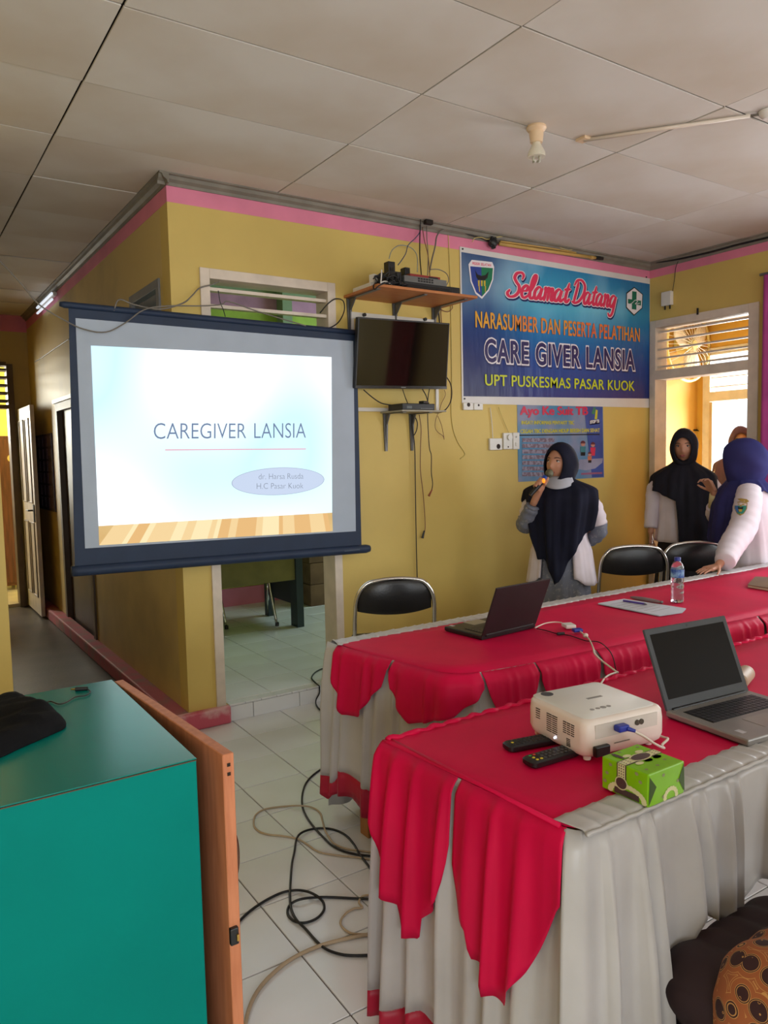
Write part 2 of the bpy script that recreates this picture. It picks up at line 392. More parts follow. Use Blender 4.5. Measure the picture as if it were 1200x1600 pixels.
# step: riser tiles and nosing tiles
stp = tag(MB().b2((dL+0.075, YW+0.002, 0), (dR, YW+0.13, 0.088)).build('door_step', M_grout), kind='structure')
xr_ = [dL+0.078, 1.742, 2.045, 2.348, dR]
for a, b in zip(xr_[:-1], xr_[1:]):
    if b-a > 0.03: box('riser_tile', (a+0.002, YW-0.008, 0.0), (b-0.002, YW+0.003, 0.086), M_tile, stp, bevel=0.0015)
x = dL+0.075; 
while x < dR-0.06:
    box('nosing_tile', (x+0.0015, YW-0.008, 0.088), (min(x+0.1, dR)-0.0015, YW+0.06, 0.0995), M_tile, stp, bevel=0.002); x += 0.1
# ---- inner room
fi = struct('floor_inner_room', MB().b2((XC+T, YW+0.06, 0.0), (5.3, 6.9, 0.094)), M_grout)
tm = None
for i in range(0, 11):
    for j in range(0, 9):
        tile_obj(fi, (1.53+0.3*(i+0.5)+0.06, YW+0.065+0.3*(j+0.5), 0.096), 0, (0.2955, 0.2955, 0.009), M_tile)
tm = None
zb1_, zb2_ = at((400, 487), 1, 6.8).z, at((400, 463), 1, 6.8).z
struct('wall_inner_room_back', MB().b2((XC+T-.01, 6.8, 0), (5.4, 6.92, zb1_)), mat('bright_lime_wall_paint', (176, 206, 84), 0.6))
struct('wall_inner_room_back_top', MB().b2((XC+T-.01, 6.8, zb2_), (5.4, 6.92, 4.2)), M_gwall)
struct('wall_inner_room_left', MB().b2((XC+0.001, YW+T, HC), (XC+T, 6.8, 4.2)).b2((XC, YW, HC+.1), (5.4, YW+T, 4.2)), M_gwall)
struct('trim_7', MB().b2((XC+T-.01, 6.79, zb1_), (5.4, 6.92, zb2_)), mat('lilac_pink_paint', (206, 150, 190), 0.6))
struct('wall_inner_room_right', MB().b2((5.2, YW+T, 0), (5.3, 6.8, 4.2)), M_green)
struct('baseboard_inner_room', MB().b2((XC+T, 6.77, 0.09), (5.2, 6.8, 0.27)), M_pink)
struct('wall_inner_room_post', MB().b2((3.3, 6.66, 2.6), (3.4, 6.79, 4.2)), M_gwall)
# ---- frame of the right-hand doorway
fz = 2.10
d2 = struct('door_2', MB().b2((XR-0.012, rY0, 0), (XR+T+0.01, rY0+0.078, rT)).b2((XR-0.012, rY1-0.055, 0), (XR+T+0.01, rY1, rT)).b2((XR-0.012, rY0+0.078, rT-0.06), (XR+T+0.01, rY1-0.055, rT)).b2((XR-0.012, rY0+0.078, 2.075), (XR+T+0.01, rY1-0.055, 2.15)), M_frame, bevel=0.003)
slats(d2, 5, 2.15, 2.50, slat_x(rY0+0.078, rY1-0.055, XR+0.065), M_frame, tilt=-0.12, dep=0.10, th=0.014)
MB().box((XR-0.016, 3.62, rT+0.01), (0.01, 0.012, 0.05), rot=(0, 0, 0.1)).build('hook', M_blk, d2)
# side room beyond it
sX = 8.0; sY = at((1092, 600), 0, sX).y+0.02
struct('floor_side_room', MB().b2((XR+T, 2.3, -0.1), (sX+0.1, sY+0.1, 0.0)), M_tile)
struct('wall_side_room_left', MB().b2((XR+0.02, sY, 0), (sX+0.12, sY+0.1, HC)), M_yelo)
zt0 = at((1130, 611), 0, sX).z; zt1 = at((1130, 553), 0, sX).z; zd = at((1130, 626), 0, sX).z
yL = at((1099, 650), 0, sX).y; yR = 3.95
struct('wall_side_room_far', MB().b2((sX, yL, 0), (sX+0.1, sY, HC)).b2((sX, yR, zt1+0.08), (sX+0.1, yL, HC)).b2((sX, 2.3, 0), (sX+0.1, yR, HC)), M_yelo)
struct('wall_side_room_near', MB().b2((XR+T, 2.3, 0), (sX, 2.4, HC)), M_yelo)
d3 = struct('door_3', MB().b2((sX-0.02, yL-0.09, 0), (sX+0.1, yL, zt1+0.08)).b2((sX-0.02, yR, 0), (sX+0.1, yR+0.06, zt1+0.08)).b2((sX-0.02, yR+0.06, zt1), (sX+0.1, yL-0.09, zt1+0.08)).b2((sX-0.02, yR+0.06, zd-0.0), (sX+0.1, yL-0.09, zt0)), M_frame, bevel=0.003)
slats(d3, 4, zt0, zt1, slat_x(yR+0.06, yL-0.09, sX+0.04), M_frame, tilt=0.1, dep=0.07, th=0.01)
MB().b2((sX-0.03, yL-0.13, 0.01), (sX+0.04, yL-0.092, zd-0.01)).build('door_stile', mat('tan_frame_paint', (196, 170, 140), 0.5), d3, bevel=0.003)
struct('ground_outside', MB().b2((sX+0.12, -6, -0.2), (30, 20, -0.1)), mat('pale_concrete_ground', (220, 214, 205), 0.8))
# ---- corridor window, door, notice sheets, end door
w5 = struct('window_5', MB().b2((XC-0.012, wY0, wT-0.05), (XC+T, wY1, wT)).b2((XC-0.012, wY0, wB), (XC+T, wY1, wB+0.05)).b2((XC-0.012, wY0, wB+.05), (XC+T, wY0+0.05, wT-.05)).b2((XC-0.012, wY1-0.05, wB+.05), (XC+T, wY1, wT-.05)), mat('blue_grey_frame_paint', (132, 134, 140), 0.5), bevel=0.002)
slats(w5, 4, wB+0.05, wT-0.05, slat_x(wY0+0.05, wY1-0.05, XC+0.05), MATS['blue_grey_frame_paint'], tilt=0.6, dep=0.09, th=0.012)
d4 = struct('door_4', MB().b2((XC-0.015, hD0, 0), (XC+T, hD0+0.07, hDT)).b2((XC-0.015, hD1-0.07, 0), (XC+T, hD1, hDT)).b2((XC-0.015, hD0+0.07, hDT-0.07), (XC+T, hD1-0.07, hDT)), mat('brown_grey_door_frame', (98, 82, 66), 0.5), bevel=0.002)
MB().b2((XC+0.03, hD0+0.07, 0.01), (XC+0.07, hD1-0.07, hDT-0.07)).build('door_leaf', mat('dark_brown_door', (72, 56, 46), 0.45), d4)
MB().b2((XC-0.03, hD0-0.06, hDT), (XC, hD1+0.04, hDT+0.035)).build('lintel_board', M_frame, d4)
d5 = struct('door_5', MB().b2((eo1-0.06, 8.66, 0), (eo1, 8.82, e2+0.02)).b2((eo0, 8.66, 0), (eo0+0.05, 8.82, e2+0.02)).b2((eo0+0.05, 8.66, e1-0.04), (eo1-0.06, 8.82, e1)).b2((eo0+0.05, 8.66, e2-0.0), (eo1-0.06, 8.82, e2+0.04)), mat('brown_grey_door_frame', (98, 82, 66)), bevel=0.002)
slats(d5, 5, e1, e2, slat_y(eo0+0.05, eo1-0.06, 8.72), MATS['brown_grey_door_frame'], tilt=0.2, dep=0.06, th=0.02)
# open panelled leaf of the corridor end door
lf = MB().b2((1.215, 7.87, 0.02), (1.252, 8.64, e1-0.05)).build('door_leaf', M_frame, d5, bevel=0.003)
for (ya, yb, za, zb) in [(7.97, 8.2, 1.12, 1.93), (8.3, 8.54, 1.12, 1.93), (7.97, 8.2, 0.2, 0.92), (8.3, 8.54, 0.2, 0.92)]:
    mb = MB()
    for q in range(4):
        pa = [((ya, za), (yb, za)), ((yb, za), (yb, zb)), ((yb, zb), (ya, zb)), ((ya, zb), (ya, za))][q]
        mb.tube([(1.212, pa[0][0], pa[0][1]), (1.212, pa[1][0], pa[1][1])], 0.008, 6)
    mb.build('panel_moulding', mat('grey_cream_moulding', (170, 158, 146), 0.5), lf)
mb = MB().box((1.21, 7.93, 1.02), (0.012, 0.04, 0.17)).cyl((1.2, 7.93, 1.05), (1.16, 7.93, 1.05), 0.008).cyl((1.165, 7.93, 1.05), (1.165, 8.05, 1.05), 0.008)
mb.build('door_handle', M_steel, lf)
# room at the end of the corridor
struct('wall_end_room', MB().b2((-1, 10.9, 0), (3, 11.0, HC)).b2((1.9, 8.82, 0), (2.0, 10.9, HC)).b2((-1.1, 8.82, 0), (-1, 11.0, HC)), mat('bright_yellow_green_paint', (232, 222, 110), 0.6))
# ================================================================ FURNITURE AND CLOTHS
M_red = mat('crimson_satin', (214, 8, 70), 0.55, var=0.06, scale=3, bump=0.05, bscale=40, spec=0.18)
M_redd = mat('dark_red_hem_satin', (176, 24, 56), 0.45, var=0.08, scale=5, sheen=0.1, spec=0.35)
M_sat = mat('grey_white_satin', (188, 184, 182), 0.36, var=0.05, scale=5, bump=0.05, bscale=50, sheen=0.2)
M_thr = mat('pale_hem_thread', (226, 170, 170), 0.6)
def resample(path, n):
    P = [Vector((p[0], p[1], 0)) for p in path]; L = [0]
    for a, b in zip(P[:-1], P[1:]): L.append(L[-1]+(b-a).length)
    out = []
    for i in range(n+1):
        s = L[-1]*i/n; k = 0
        while k < len(L)-2 and L[k+1] < s: k += 1
        t = (s-L[k])/(L[k+1]-L[k]); out.append((s, P[k].lerp(P[k+1], t)))
    pts = []
    for i in range(n+1):
        a = out[max(i-3, 0)][1]; b = out[min(i+3, n)][1]; d = (b-a).normalized()
        sm = Vector((0, 0, 0)); c = 0
        for j in range(-3, 4):
            sm += out[min(max(i+j, 0), n)][1]; c += 1
        pts.append((out[i][0], (sm/c if 3 <= i <= n-3 else out[i][1]), Vector((d.y, -d.x, 0))))
    return pts
def pleat(s, pitch, seed, sharpness=1.0):
    ph = s/pitch + 0.8*noise.noise(Vector((s*2.3/pitch*0.35, seed, 0)))
    w_ = 0.5+0.5*math.cos(2*PI*(ph + 0.10*math.sin(2*PI*ph)))
    a = 0.65+0.6*noise.noise(Vector((s*6, seed+5, 0)))
    return (w_**sharpness)*a
def skirt(name, path, ztop, z0f, z1f, m, parent, pitch=0.07, amp=0.035, flare=0.06, seed=0.0, out=0.0, n=None, rows=14, drift=0.0, thick=0.0, roll=True, sharp_=0.8, lift=None, srange=None):
    L = sum((Vector(b)-Vector(a)).length for a, b in zip(path[:-1], path[1:])); n = n or int(L/0.0065)
    pts = resample(path, n); g = []
    if srange: pts = [q for q in pts if srange[0] <= q[0] <= srange[1]]
    for k in range(rows+1):
        row = []
        for s, p, nn in pts:
            za, zb = z0f(s), z1f(s); z = za+(zb-za)*k/rows; dz = ztop-z
            ss = s + drift*dz*noise.noise(Vector((s*1.3, seed+9, 0)))
            g_ = 1-math.exp(-dz/0.16)
            o_ = out*min(1, dz/0.03) + flare*dz + amp*g_*pleat(ss, pitch, seed, sharp_) + 0.012*g_*noise.noise(Vector((ss*9, z*2.5, seed)))
            if roll: o_ += 0.006*(1-math.exp(-dz/0.01)) + 0.0015*pleat(ss, pitch*0.5, seed+3)
            if lift: o_ += lift(s, z)
            row.append(p + nn*o_ + Vector((0, 0, z)))
        g.append(row)
    mb = MB(); mb.grid(g); return mb.build(name, m, parent, smooth=2, solid=thick or 0.0015, soff=1)
def lerpf(pts):
    def f(s):
        if s <= pts[0][0]: return pts[0][1]
        for a, b in zip(pts[:-1], pts[1:]):
            if s <= b[0]: t = (s-a[0])/(b[0]-a[0]+1e-9); return a[1]+(b[1]-a[1])*t
        return pts[-1][1]
    return f
const = lambda v: (lambda s: v)
ZT = 0.758
# ------------------------------------------------ far table
P1 = [(1.502, 2.712), (1.512, 2.55), (1.60, 2.045), (1.66, 2.0), (1.9, 1.965), (3.4, 1.88), (5.0, 1.86)]
P1b = [(1.492, 2.69), (5.0, 2.69)]
t1 = thing('trestle_table', 'long wooden trestle table hidden under the cloth with the black laptop', 'table', (3.2, 2.3, 0))
box('tabletop', (1.68, 2.11, 0.715), (4.95, 2.66, 0.742), M_pine, t1, bevel=0.003)
for x in (1.66, 3.1, 4.8):
    for y in (2.12, 2.5):
        if x < 2: box('leg', (1.525 if y > 2.3 else 1.7, y-0.03, 0), (1.575 if y > 2.3 else 1.75, y+0.03, 0.715), M_pine, t1, bevel=0.003)
        else: box('leg', (x-0.025, y-0.03, 0), (x+0.025, y+0.03, 0.715), M_pine, t1, bevel=0.003)
MB().box((1.53, 2.3, 0.17), (0.035, 0.62, 0.06), rz=0.0).build('stretcher', M_pine, t1, bevel=0.004)
box('rail', (1.6, 2.27, 0.64), (4.9, 2.31, 0.71), M_pine, t1)
c1 = thing('tablecloth', 'crimson and grey pleated cloth over the far table under the black laptop', 'tablecloth', (3.2, 2.3, 0.74), group=None)
def topsheet(name, path, back, z, m, par, crown=0.003):
    pts = resample(path, 160); g = []
    for k in range(9):
        row = []
        for i, (s, p, nn) in enumerate(pts):
            q = p + nn*0.006*(k == 8)
            f_ = k/8; bx = back[0][0] + (back[1][0]-back[0][0])*i/160; by = back[0][1] + (back[1][1]-back[0][1])*i/160
            b_ = Vector((bx, by, 0)); pp = b_.lerp(p, f_); zz = z + crown*noise.noise(Vector((pp.x*4, pp.y*4, 1))) - (0.004 if k == 8 else 0)
            row.append(pp + Vector((0, 0, zz)))
        g.append(row)
    mb = MB(); mb.grid(g); return mb.build(name, m, par, smooth=2, solid=0.0015, soff=1)
P1t = [(1.515, 2.64)] + P1[1:]
topsheet('top_panel', P1t, [(1.53, 2.625), (5.0, 2.62)], ZT, M_red, c1)
def strip(name, x0, x1, y0, y1, z, m, par, pitch=0.05, seed=1, amp=0.004, fn=None):
    n = int((x1-x0)/0.006); g = []
    for k in range(7):
        row = []
        for i in range(n+1):
            x = x0+(x1-x0)*i/n; ph = x/pitch + 1.2*noise.noise(Vector((x*5, seed, 0))); fr = ph-math.floor(ph)
            h = amp*(fr**3)*1.6; t = k/6
            sk = 0.018*t
            y = y0+(y1-y0)*t
            if fn: yy = fn(x, t)
            else: yy = y
            row.append(Vector((x+sk, yy, z+h*(0.4+0.6*math.sin(PI*min(1, t*1.1))) - 0.01*(k == 6) - 0.004*(k == 0))))
        g.append(row)
    mb = MB(); mb.grid(g); return mb.build(name, m, par, smooth=2, solid=0.0015, soff=1)
strip('back_strip', 1.492, 4.99, 2.612, 2.70, ZT+0.003, M_sat, c1, seed=4)
# grey skirt along the left end and the front, with its crimson hem band
L1 = 0.141+0.513+0.075
zb1 = lerpf([(0, 0.20), (0.10, 0.20), (0.13, 0.27), (0.28, 0.24), (0.34, 0.20), (0.55, 0.16), (0.8, 0.12), (1.2, 0.1), (5, 0.1)])
zb1b = lerpf([(0, 0.12), (0.03, 0.10), (0.06, 0.13), (0.12, 0.16), (0.2, 0.17), (0.34, 0.09), (0.5, 0.05), (0.8, 0.03), (5, 0.02)])
kw = dict(pitch=0.085, amp=0.042, flare=0.05, seed=2.0)
skirt('skirt', P1, ZT-0.004, const(ZT-0.004), lambda s: zb1(s)-0.002, M_sat, c1, **kw)
skirt('hem_band', P1, ZT-0.004, zb1, zb1b, M_redd, c1, rows=3, **kw)
skirt('skirt', [(4.98, 2.70), (1.5, 2.70)], ZT-0.004, const(ZT-0.004), const(0.04), M_sat, c1, pitch=0.12, amp=0.03, flare=0.02, seed=5, rows=8, n=240)
# scalloped crimson valance
def scallops(cuts):
    """cuts: list of (s0, s1, depth, notch) -> hem height under the table edge"""
    def f(s):
        for a, b, d, nt in cuts:
            if a <= s <= b:
                t = (s-a)/(b-a); return ZT - (nt + (d-nt)*(math.sin(PI*t)**0.75))
        return ZT-0.12
    return f
kv = dict(kw); kv.update(amp=0.046, flare=0.075, out=0.016, rows=12)
def vl(nm, path, base, cloth, sr, pts, **extra):
    f = lerpf(pts); k_ = dict(kv); k_.update(extra)
    o = skirt('valance', path, ZT-0.003, const(ZT-0.003), lambda s: f(s), M_red, cloth, srange=sr, **k_); return o
vl(0, P1, 0, c1, (0.075, 0.41), [(0.075, ZT-0.11), (0.10, ZT-0.17), (0.16, ZT-0.26), (0.25, ZT-0.25), (0.31, ZT-0.17), (0.37, ZT-0.11), (0.40, ZT-0.03)])
vl(0, P1, 0, c1, (0.415, 0.80), [(0.415, ZT-0.03), (0.43, ZT-0.10), (0.47, ZT-0.15), (0.53, ZT-0.205), (0.62, ZT-0.18), (0.70, ZT-0.14), (0.78, ZT-0.07), (0.80, ZT-0.05)], out=0.022)
def scal(a, b, d, nt, n=14): return [(a+(b-a)*i/n, ZT-(nt+(d-nt)*(math.sin(PI*i/n)**0.7))) for i in range(n+1)]
for a, b, d, nt in [(0.80, 1.03, 0.20, 0.03), (1.035, 1.33, 0.24, 0.06), (1.335, 1.70, 0.24, 0.07), (1.705, 2.35, 0.26, 0.10), (2.355, 3.0, 0.26, 0.16), (3.005, 4.2, 0.26, 0.16)]:
    vl(0, P1, 0, c1, (a, b), scal(a, b, d, nt), pitch=0.062, amp=0.03, seed=9, out=0.028, flare=.06)
# ------------------------------------------------ near table
P2 = [(1.078, 1.665), (1.085, 1.60), (1.118, 1.06), (1.14, 1.02), (1.2, 1.008), (3.3, 0.99)]
t2 = thing('trestle_table', 'wooden trestle table nearest the camera, under the cloth carrying the projector', 'table', (2.2, 1.33, 0))
box('tabletop', (1.15, 1.06, 0.715), (3.25, 1.62, 0.742), M_pine, t2, bevel=0.003)
for x in (1.2, 3.15):
    for y in (1.10, 1.56): box('leg', (x-0.025, y-0.03, 0), (x+0.025, y+0.03, 0.715), M_pine, t2, bevel=0.003)
MB().box((1.19, 1.36, 0.09), (0.05, 0.62, 0.05)).build('stretcher', M_pine, t2, bevel=0.004)
box('rail', (1.2, 1.32, 0.64), (3.2, 1.36, 0.71), M_pine, t2)
c2 = thing('tablecloth', 'crimson and grey pleated cloth over the near table with the white projector', 'tablecloth', (2.2, 1.33, 0.74))
topsheet('top_panel', P2, [(1.10, 1.655), (3.3, 1.655)], ZT, M_red, c2)
MB().tube([(1.09+0.01*i, 1.655+0.004*math.sin(i*1.3), ZT+0.003*math.sin(i*0.9)) for i in range(222)], 0.009, 8).build('rolled_edge', M_red, c2, smooth=2)
strip('front_strip', 1.118, 3.28, 1.085, 1.0, ZT+0.003, M_sat, c2, pitch=0.055, seed=12, amp=0.005)
MB().tube([(1.13+0.01*i, 1.001-0.0009*i*0.05, ZT-0.001+0.001*math.sin(i*1.1)) for i in range(214)], 0.0045, 8).build('front_piping', M_sat, c2, smooth=2)
MB().tube([(1.1, 1.66, ZT-0.002), (1.118, 1.06, ZT-0.002)], 0.006, 8).build('end_piping', M_red, c2, smooth=2)
kw = dict(pitch=0.088, amp=0.052, flare=0.045, seed=21.0, sharp_=1.1)
PE = [(1.078, 1.665), (1.085, 1.60), (1.118, 1.06), (1.14, 1.02)]
zb2 = lerpf([(0, 0.085), (0.1, 0.08), (0.18, 0.12), (0.23, 0.11), (0.28, 0.05), (0.4, 0.04), (0.7, 0.03)])
zb2b = lerpf([(0, 0.012), (0.1, 0.0), (0.2, 0.05), (0.24, 0.07), (0.3, 0.01), (0.7, 0.005)])
skirt('end_skirt', PE, ZT-0.004, const(ZT-0.004), lambda s: zb2(s)-0.002, M_sat, c2, **kw)
skirt('hem_band', PE, ZT-0.004, zb2, zb2b, M_redd, c2, rows=3, **kw)
# valance of the left end: two deep gathered swags
kv = dict(kw); kv.update(rows=14, out=0.014, amp=0.050, flare=0.055)
YS = lambda ys, zs_: [(1.665-y, z) for y, z in zip(ys, zs_)]
vl(0, PE, 0, c2, (0.0, 0.302), YS([1.675, 1.66, 1.64, 1.60, 1.55, 1.545, 1.47, 1.465, 1.42, 1.385, 1.365], [0.60, 0.52, 0.45, 0.39, 0.365, 0.315, 0.315, 0.37, 0.41, 0.46, 0.60]))
vl(0, PE, 0, c2, (0.308, 0.622), YS([1.357, 1.345, 1.32, 1.29, 1.285, 1.23, 1.225, 1.165, 1.16, 1.12, 1.08, 1.05, 1.0], [0.58, 0.53, 0.47, 0.43, 0.37, 0.36, 0.325, 0.325, 0.36, 0.42, 0.50, 0.60, 0.70]))
# front skirt, pushed up by the knees of the woman sitting at the table
PF = [(1.12, 1.05), (1.14, 1.02), (1.2, 1.008), (3.3, 0.99)]
def zf(s):
    x = 1.10+s
    return lerpf([(1.10, 0.03), (1.36, 0.03), (1.375, 0.05), (1.43, 0.44), (1.45, 0.49), (1.53, 0.45), (1.66, 0.36), (1.70, 0.42), (1.78, 0.46), (3.4, 0.45)])(x)
skirt('front_skirt', PF, ZT-0.004, const(ZT-0.004), zf, M_sat, c2, pitch=0.082, amp=0.078, flare=0.045, sharp_=1.5, drift=0.05, seed=41, rows=18, lift=lambda s, z: -0.04*max(0, min(1, (s-0.35)/0.15))*max(0, (0.7-z))/0.4)
# ------------------------------------------------ folding chairs
M_vin = mat('black_vinyl', (22, 20, 22), 0.32, var=0.1, scale=8, bump=0.15, bscale=90)
def chair(label, x, y, rz, top=0.86, w=0.44):
    t = thing('folding_chair', label, 'chair', (x, y, 0), rz, 'black folding chairs behind the far table')
    # local: seat towards +y ... the back faces the camera side (-y)
    hw = w/2; zt_ = top
    fr = [(-hw+0.0, 0.30, 0.01), (-hw, 0.06, 0.45), (-hw, 0.0, zt_-0.2), (-hw+0.012, -0.012, zt_-0.09), (-hw+0.06, -0.018, zt_-0.02), (-hw+0.13, -0.02, zt_), (0, -0.02, zt_+0.006), (hw-0.13, -0.02, zt_), (hw-0.06, -0.018, zt_-0.02), (hw-0.012, -0.012, zt_-0.09), (hw, 0.0, zt_-0.2), (hw, 0.06, 0.45), (hw, 0.30, 0.01)]
    MB().tube(fr, 0.0115, 10, smooth=5).build('back_frame', M_chrome, t, smooth=2, world=False)
    g = []
    for k in range(9):
        v = k/8; row = []
        for i in range(17):
            u = i/16*2-1
            hx = (hw-0.018)*(1 - 0.0*v); z = zt_-0.175+0.16*v - (0.020*(u*u))*(1-v)*-0.4
            # rounded upper corners
            lim = 1 if v < 0.45 else math.sqrt(max(0, 1-((v-0.45)/0.62)**2))*0.42+0.58
            z += 0.012*(1-u*u)*v - 0.012*(1-u*u)*(1-v)
            row.append(Vector((u*hx*lim, 0.012 - 0.03*(1-u*u) - 0.012*v - 0.012*math.sin(PI*v)*(1-u**4), z)))
        g.append(row)
    MB().grid(g).build('backrest', M_vin, t, smooth=2, world=False, solid=0.026, soff=-0.2, bevel=0.004)
    MB().box((0, 0.2, 0.445), (w-0.06, 0.36, 0.035), rot=(0.05, 0, 0)).build('seat', M_vin, t, world=False, bevel=0.015, seg=3)
    for s in (-1, 1):
        MB().tube([(s*(hw-0.02), 0.36, 0.44), (s*(hw-0.02), -0.06, 0.012)], 0.0105, 10).build('leg', M_chrome, t, smooth=2, world=False)
    MB().tube([(-hw+0.02, -0.02, 0.09), (hw-0.02, -0.02, 0.09)], 0.008, 8).build('crossbar', M_chrome, t, smooth=2, world=False)
    for s in (-1, 1):
        for yy, zz in ((0.30, 0), (-0.06, 0)): MB().cyl((s*(hw-(0 if yy > 0 else 0.02)), yy, 0.0), (s*(hw-(0 if yy > 0 else 0.02)), yy, 0.025), 0.014, n=10).build('foot_cap', M_blk, t, world=False)
    return t
p = at((617, 950), 1, 3.36)
chair('black folding chair with bright tube frame standing alone under the television wall', p.x, 3.36, -0.40, 0.845)
chair('black folding chair with bright tube frame between the woman with the microphone and the doorway', 4.10, 3.23, -0.56, 0.875, 0.45)
chair('black folding chair partly hidden by the woman in the blue headscarf', 4.51, 3.06, -0.58, 0.88, 0.45)
# ------------------------------------------------ teal cabinet
M_teal = mat('teal_laminate', (0, 128, 118), 0.5, var=0.05, scale=2.2, bump=0.05, bscale=9, spec=0.08)
M_tealt = mat('glossy_teal_laminate', (0, 128, 118), 0.2, var=0.05, scale=2.2, bump=0.05, bscale=9, spec=0.7)
M_fibre = mat('orange_brown_board_edge', (206, 132, 92), 0.55, rgb2=(188, 114, 76), scale=8, stretch=(8, 8, 1))
cb = thing('cabinet', 'teal laminate cabinet with its orange-brown door ajar, at the lower left', 'cabinet', (0.05, 1.56, 0))
x0, x1, y0, y1, zc = -0.55, 0.432, 1.268, 1.852, 1.0
mbx = MB().b2((x0, y0, 0.05), (x0+0.018, y1, zc-0.003)).b2((x0+0.018, y0, 0.05), (x1, y0+0.018, zc-0.003)).b2((x0+0.018, y1-0.018, 0.05), (x1, y1, zc-0.003)).b2((x0+.018, y0+.018, 0.05), (x1, y1-.018, 0.07))
mbx.build('body', M_teal, cb, bevel=0.0012, seg=1)
box('top', (x0, y0-0.0015, zc-0.0027), (x1+0.001, y1, zc), M_tealt, cb, bevel=0.0015, seg=1)
MB().b2((x0, y0-0.0018, zc-0.0045), (x1, y0+0.001, zc-0.0029)).build('edge_seam', mat('brown_seam', (96, 66, 44), 0.7), cb)
box('shelf', (x0+0.02, y0+0.02, 0.5), (x1-0.02, y1-0.02, 0.518), M_fibre, cb)
box('plinth', (x0+0.02, y0+0.03, 0), (x1-0.03, y1-0.02, 0.05), M_dark, cb)
# ajar door: hinged at the far vertical edge
ha = Vector((0.437, 1.85)); hb = Vector((0.478, 1.262)); dd = (hb-ha).normalized(); dn = Vector((-dd.y, dd.x)); 
dn = dn if dn.x > 0 else -dn
c_ = (ha+hb)/2 + dn*0.011; ang = math.atan2(dd.y, dd.x)
dr = MB().box((c_.x, c_.y, 0.53), ((hb-ha).length, 0.022, 0.93), rz=ang).build('door', M_fibre, cb, bevel=0.0015, seg=1)
e_ = hb + dn*0.011
MB().box((e_.x, e_.y-0.0006, 0.975), (0.006, 0.0016, 0.006)).box((e_.x, e_.y-0.0006, 0.958), (0.006, 0.0016, 0.006)).build('screw_hole', M_dark, dr)
hz = 0.77
hp = c_ + dd*0.235 + dn*0.011
MB().tube([Vector((hp.x, hp.y, hz-0.05)), Vector((hp.x+dn.x*0.022, hp.y+dn.y*0.022, hz-0.04)), Vector((hp.x+dn.x*0.028, hp.y+dn.y*0.028, hz)), Vector((hp.x+dn.x*0.022, hp.y+dn.y*0.022, hz+0.04)), Vector((hp.x, hp.y, hz+0.05))], 0.0045, 8, smooth=5).build('handle', mat('bronze_handle', (120, 96, 80), 0.3, 0.8), dr, smooth=2)
lz = at((343, 1470), 1, 1.26).z
lk = MB().box((e_.x-0.004, e_.y-0.004, lz), (0.016, 0.01, 0.032)).build('latch', M_blk, dr, bevel=0.002)
MB().box((e_.x+0.001, e_.y-0.0105, lz-0.002), (0.004, 0.003, 0.012)).build('latch_bolt', mat('brass', (206, 170, 90), 0.3, 1.0), lk)
for z in (0.2, 0.85): MB().cyl((0.443, 1.853, z-0.03), (0.443, 1.853, z+0.03), 0.006).build('hinge', M_steel, cb)
# black cloth bag with a jack lead
bag = thing('cloth_bag', 'crumpled black cloth bag lying on the teal cabinet', 'bag', (0.12, 1.6, zc))
outl = [(-30, 1105), (0, 1092), (22, 1088), (48, 1095), (70, 1105), (84, 1113), (97, 1121), (103, 1128), (101, 1136), (85, 1144), (60, 1155), (30, 1168), (0, 1182), (-40, 1195), (-60, 1150)]
W = [at(q, 2, zc+0.004) for q in outl]; n_ = len(W); cen = sum(W, Vector())/n_
W = spline(W+[W[0]], 6)[:-1]; g = []
for k in range(13):
    t = k/12; row = []
    for i, q in enumerate(W):
        p = cen.lerp(q, t); h = 0.030*(1-t**5.0) + 0.014*noise.noise(Vector((p.x*10, p.y*26, 3)))*(1-t**4) - 0.016*abs(noise.noise(Vector((p.x*9, p.y*24, 8))))*(1-t**6)
        row.append(Vector((p.x, p.y, zc+0.004+max(0, h))))
    g.append(row)
for t in (0.995, 0.9, 0.5, 0.02):
    g.append([Vector((*(cen.lerp(q, t)).xy, zc+0.001)) for q in W])
MB().grid(g, closed=True).build('bag_body', mat('black_cloth', (17, 17, 19), 0.9, var=0.2, scale=12, bump=0.5, bscale=40, spec=0.15), bag, smooth=2)
fl_ = [at(q, 2, zc+0.040) for q in [(-20, 1128), (15, 1119), (50, 1123), (80, 1132)]]
jl = thing('jack_cable', 'thin black lead with a gold jack plug lying on the teal cabinet', 'cable', at((110, 1085), 2, zc))
MB().tube([at(q, 2, zc+0.003) for q in [(62, 1104), (72, 1098), (80, 1096), (92, 1100), (104, 1097), (118, 1089), (132, 1087), (139, 1084), (141, 1080), (136, 1076)]], 0.0014, 6, smooth=5).build('lead', M_blkr, jl, smooth=2)
a = at((137, 1076), 2, zc+0.004); b = at((118, 1077), 2, zc+0.004); c0 = at((111, 1077), 2, zc+0.004)
MB().cyl(a, b, 0.0045, 0.005, 12).build('plug_sleeve', M_blk, jl, smooth=True); MB().cyl(b, c0, 0.0022, 0.0018, 10).build('plug_tip', MATS['brass'], jl, smooth=True)
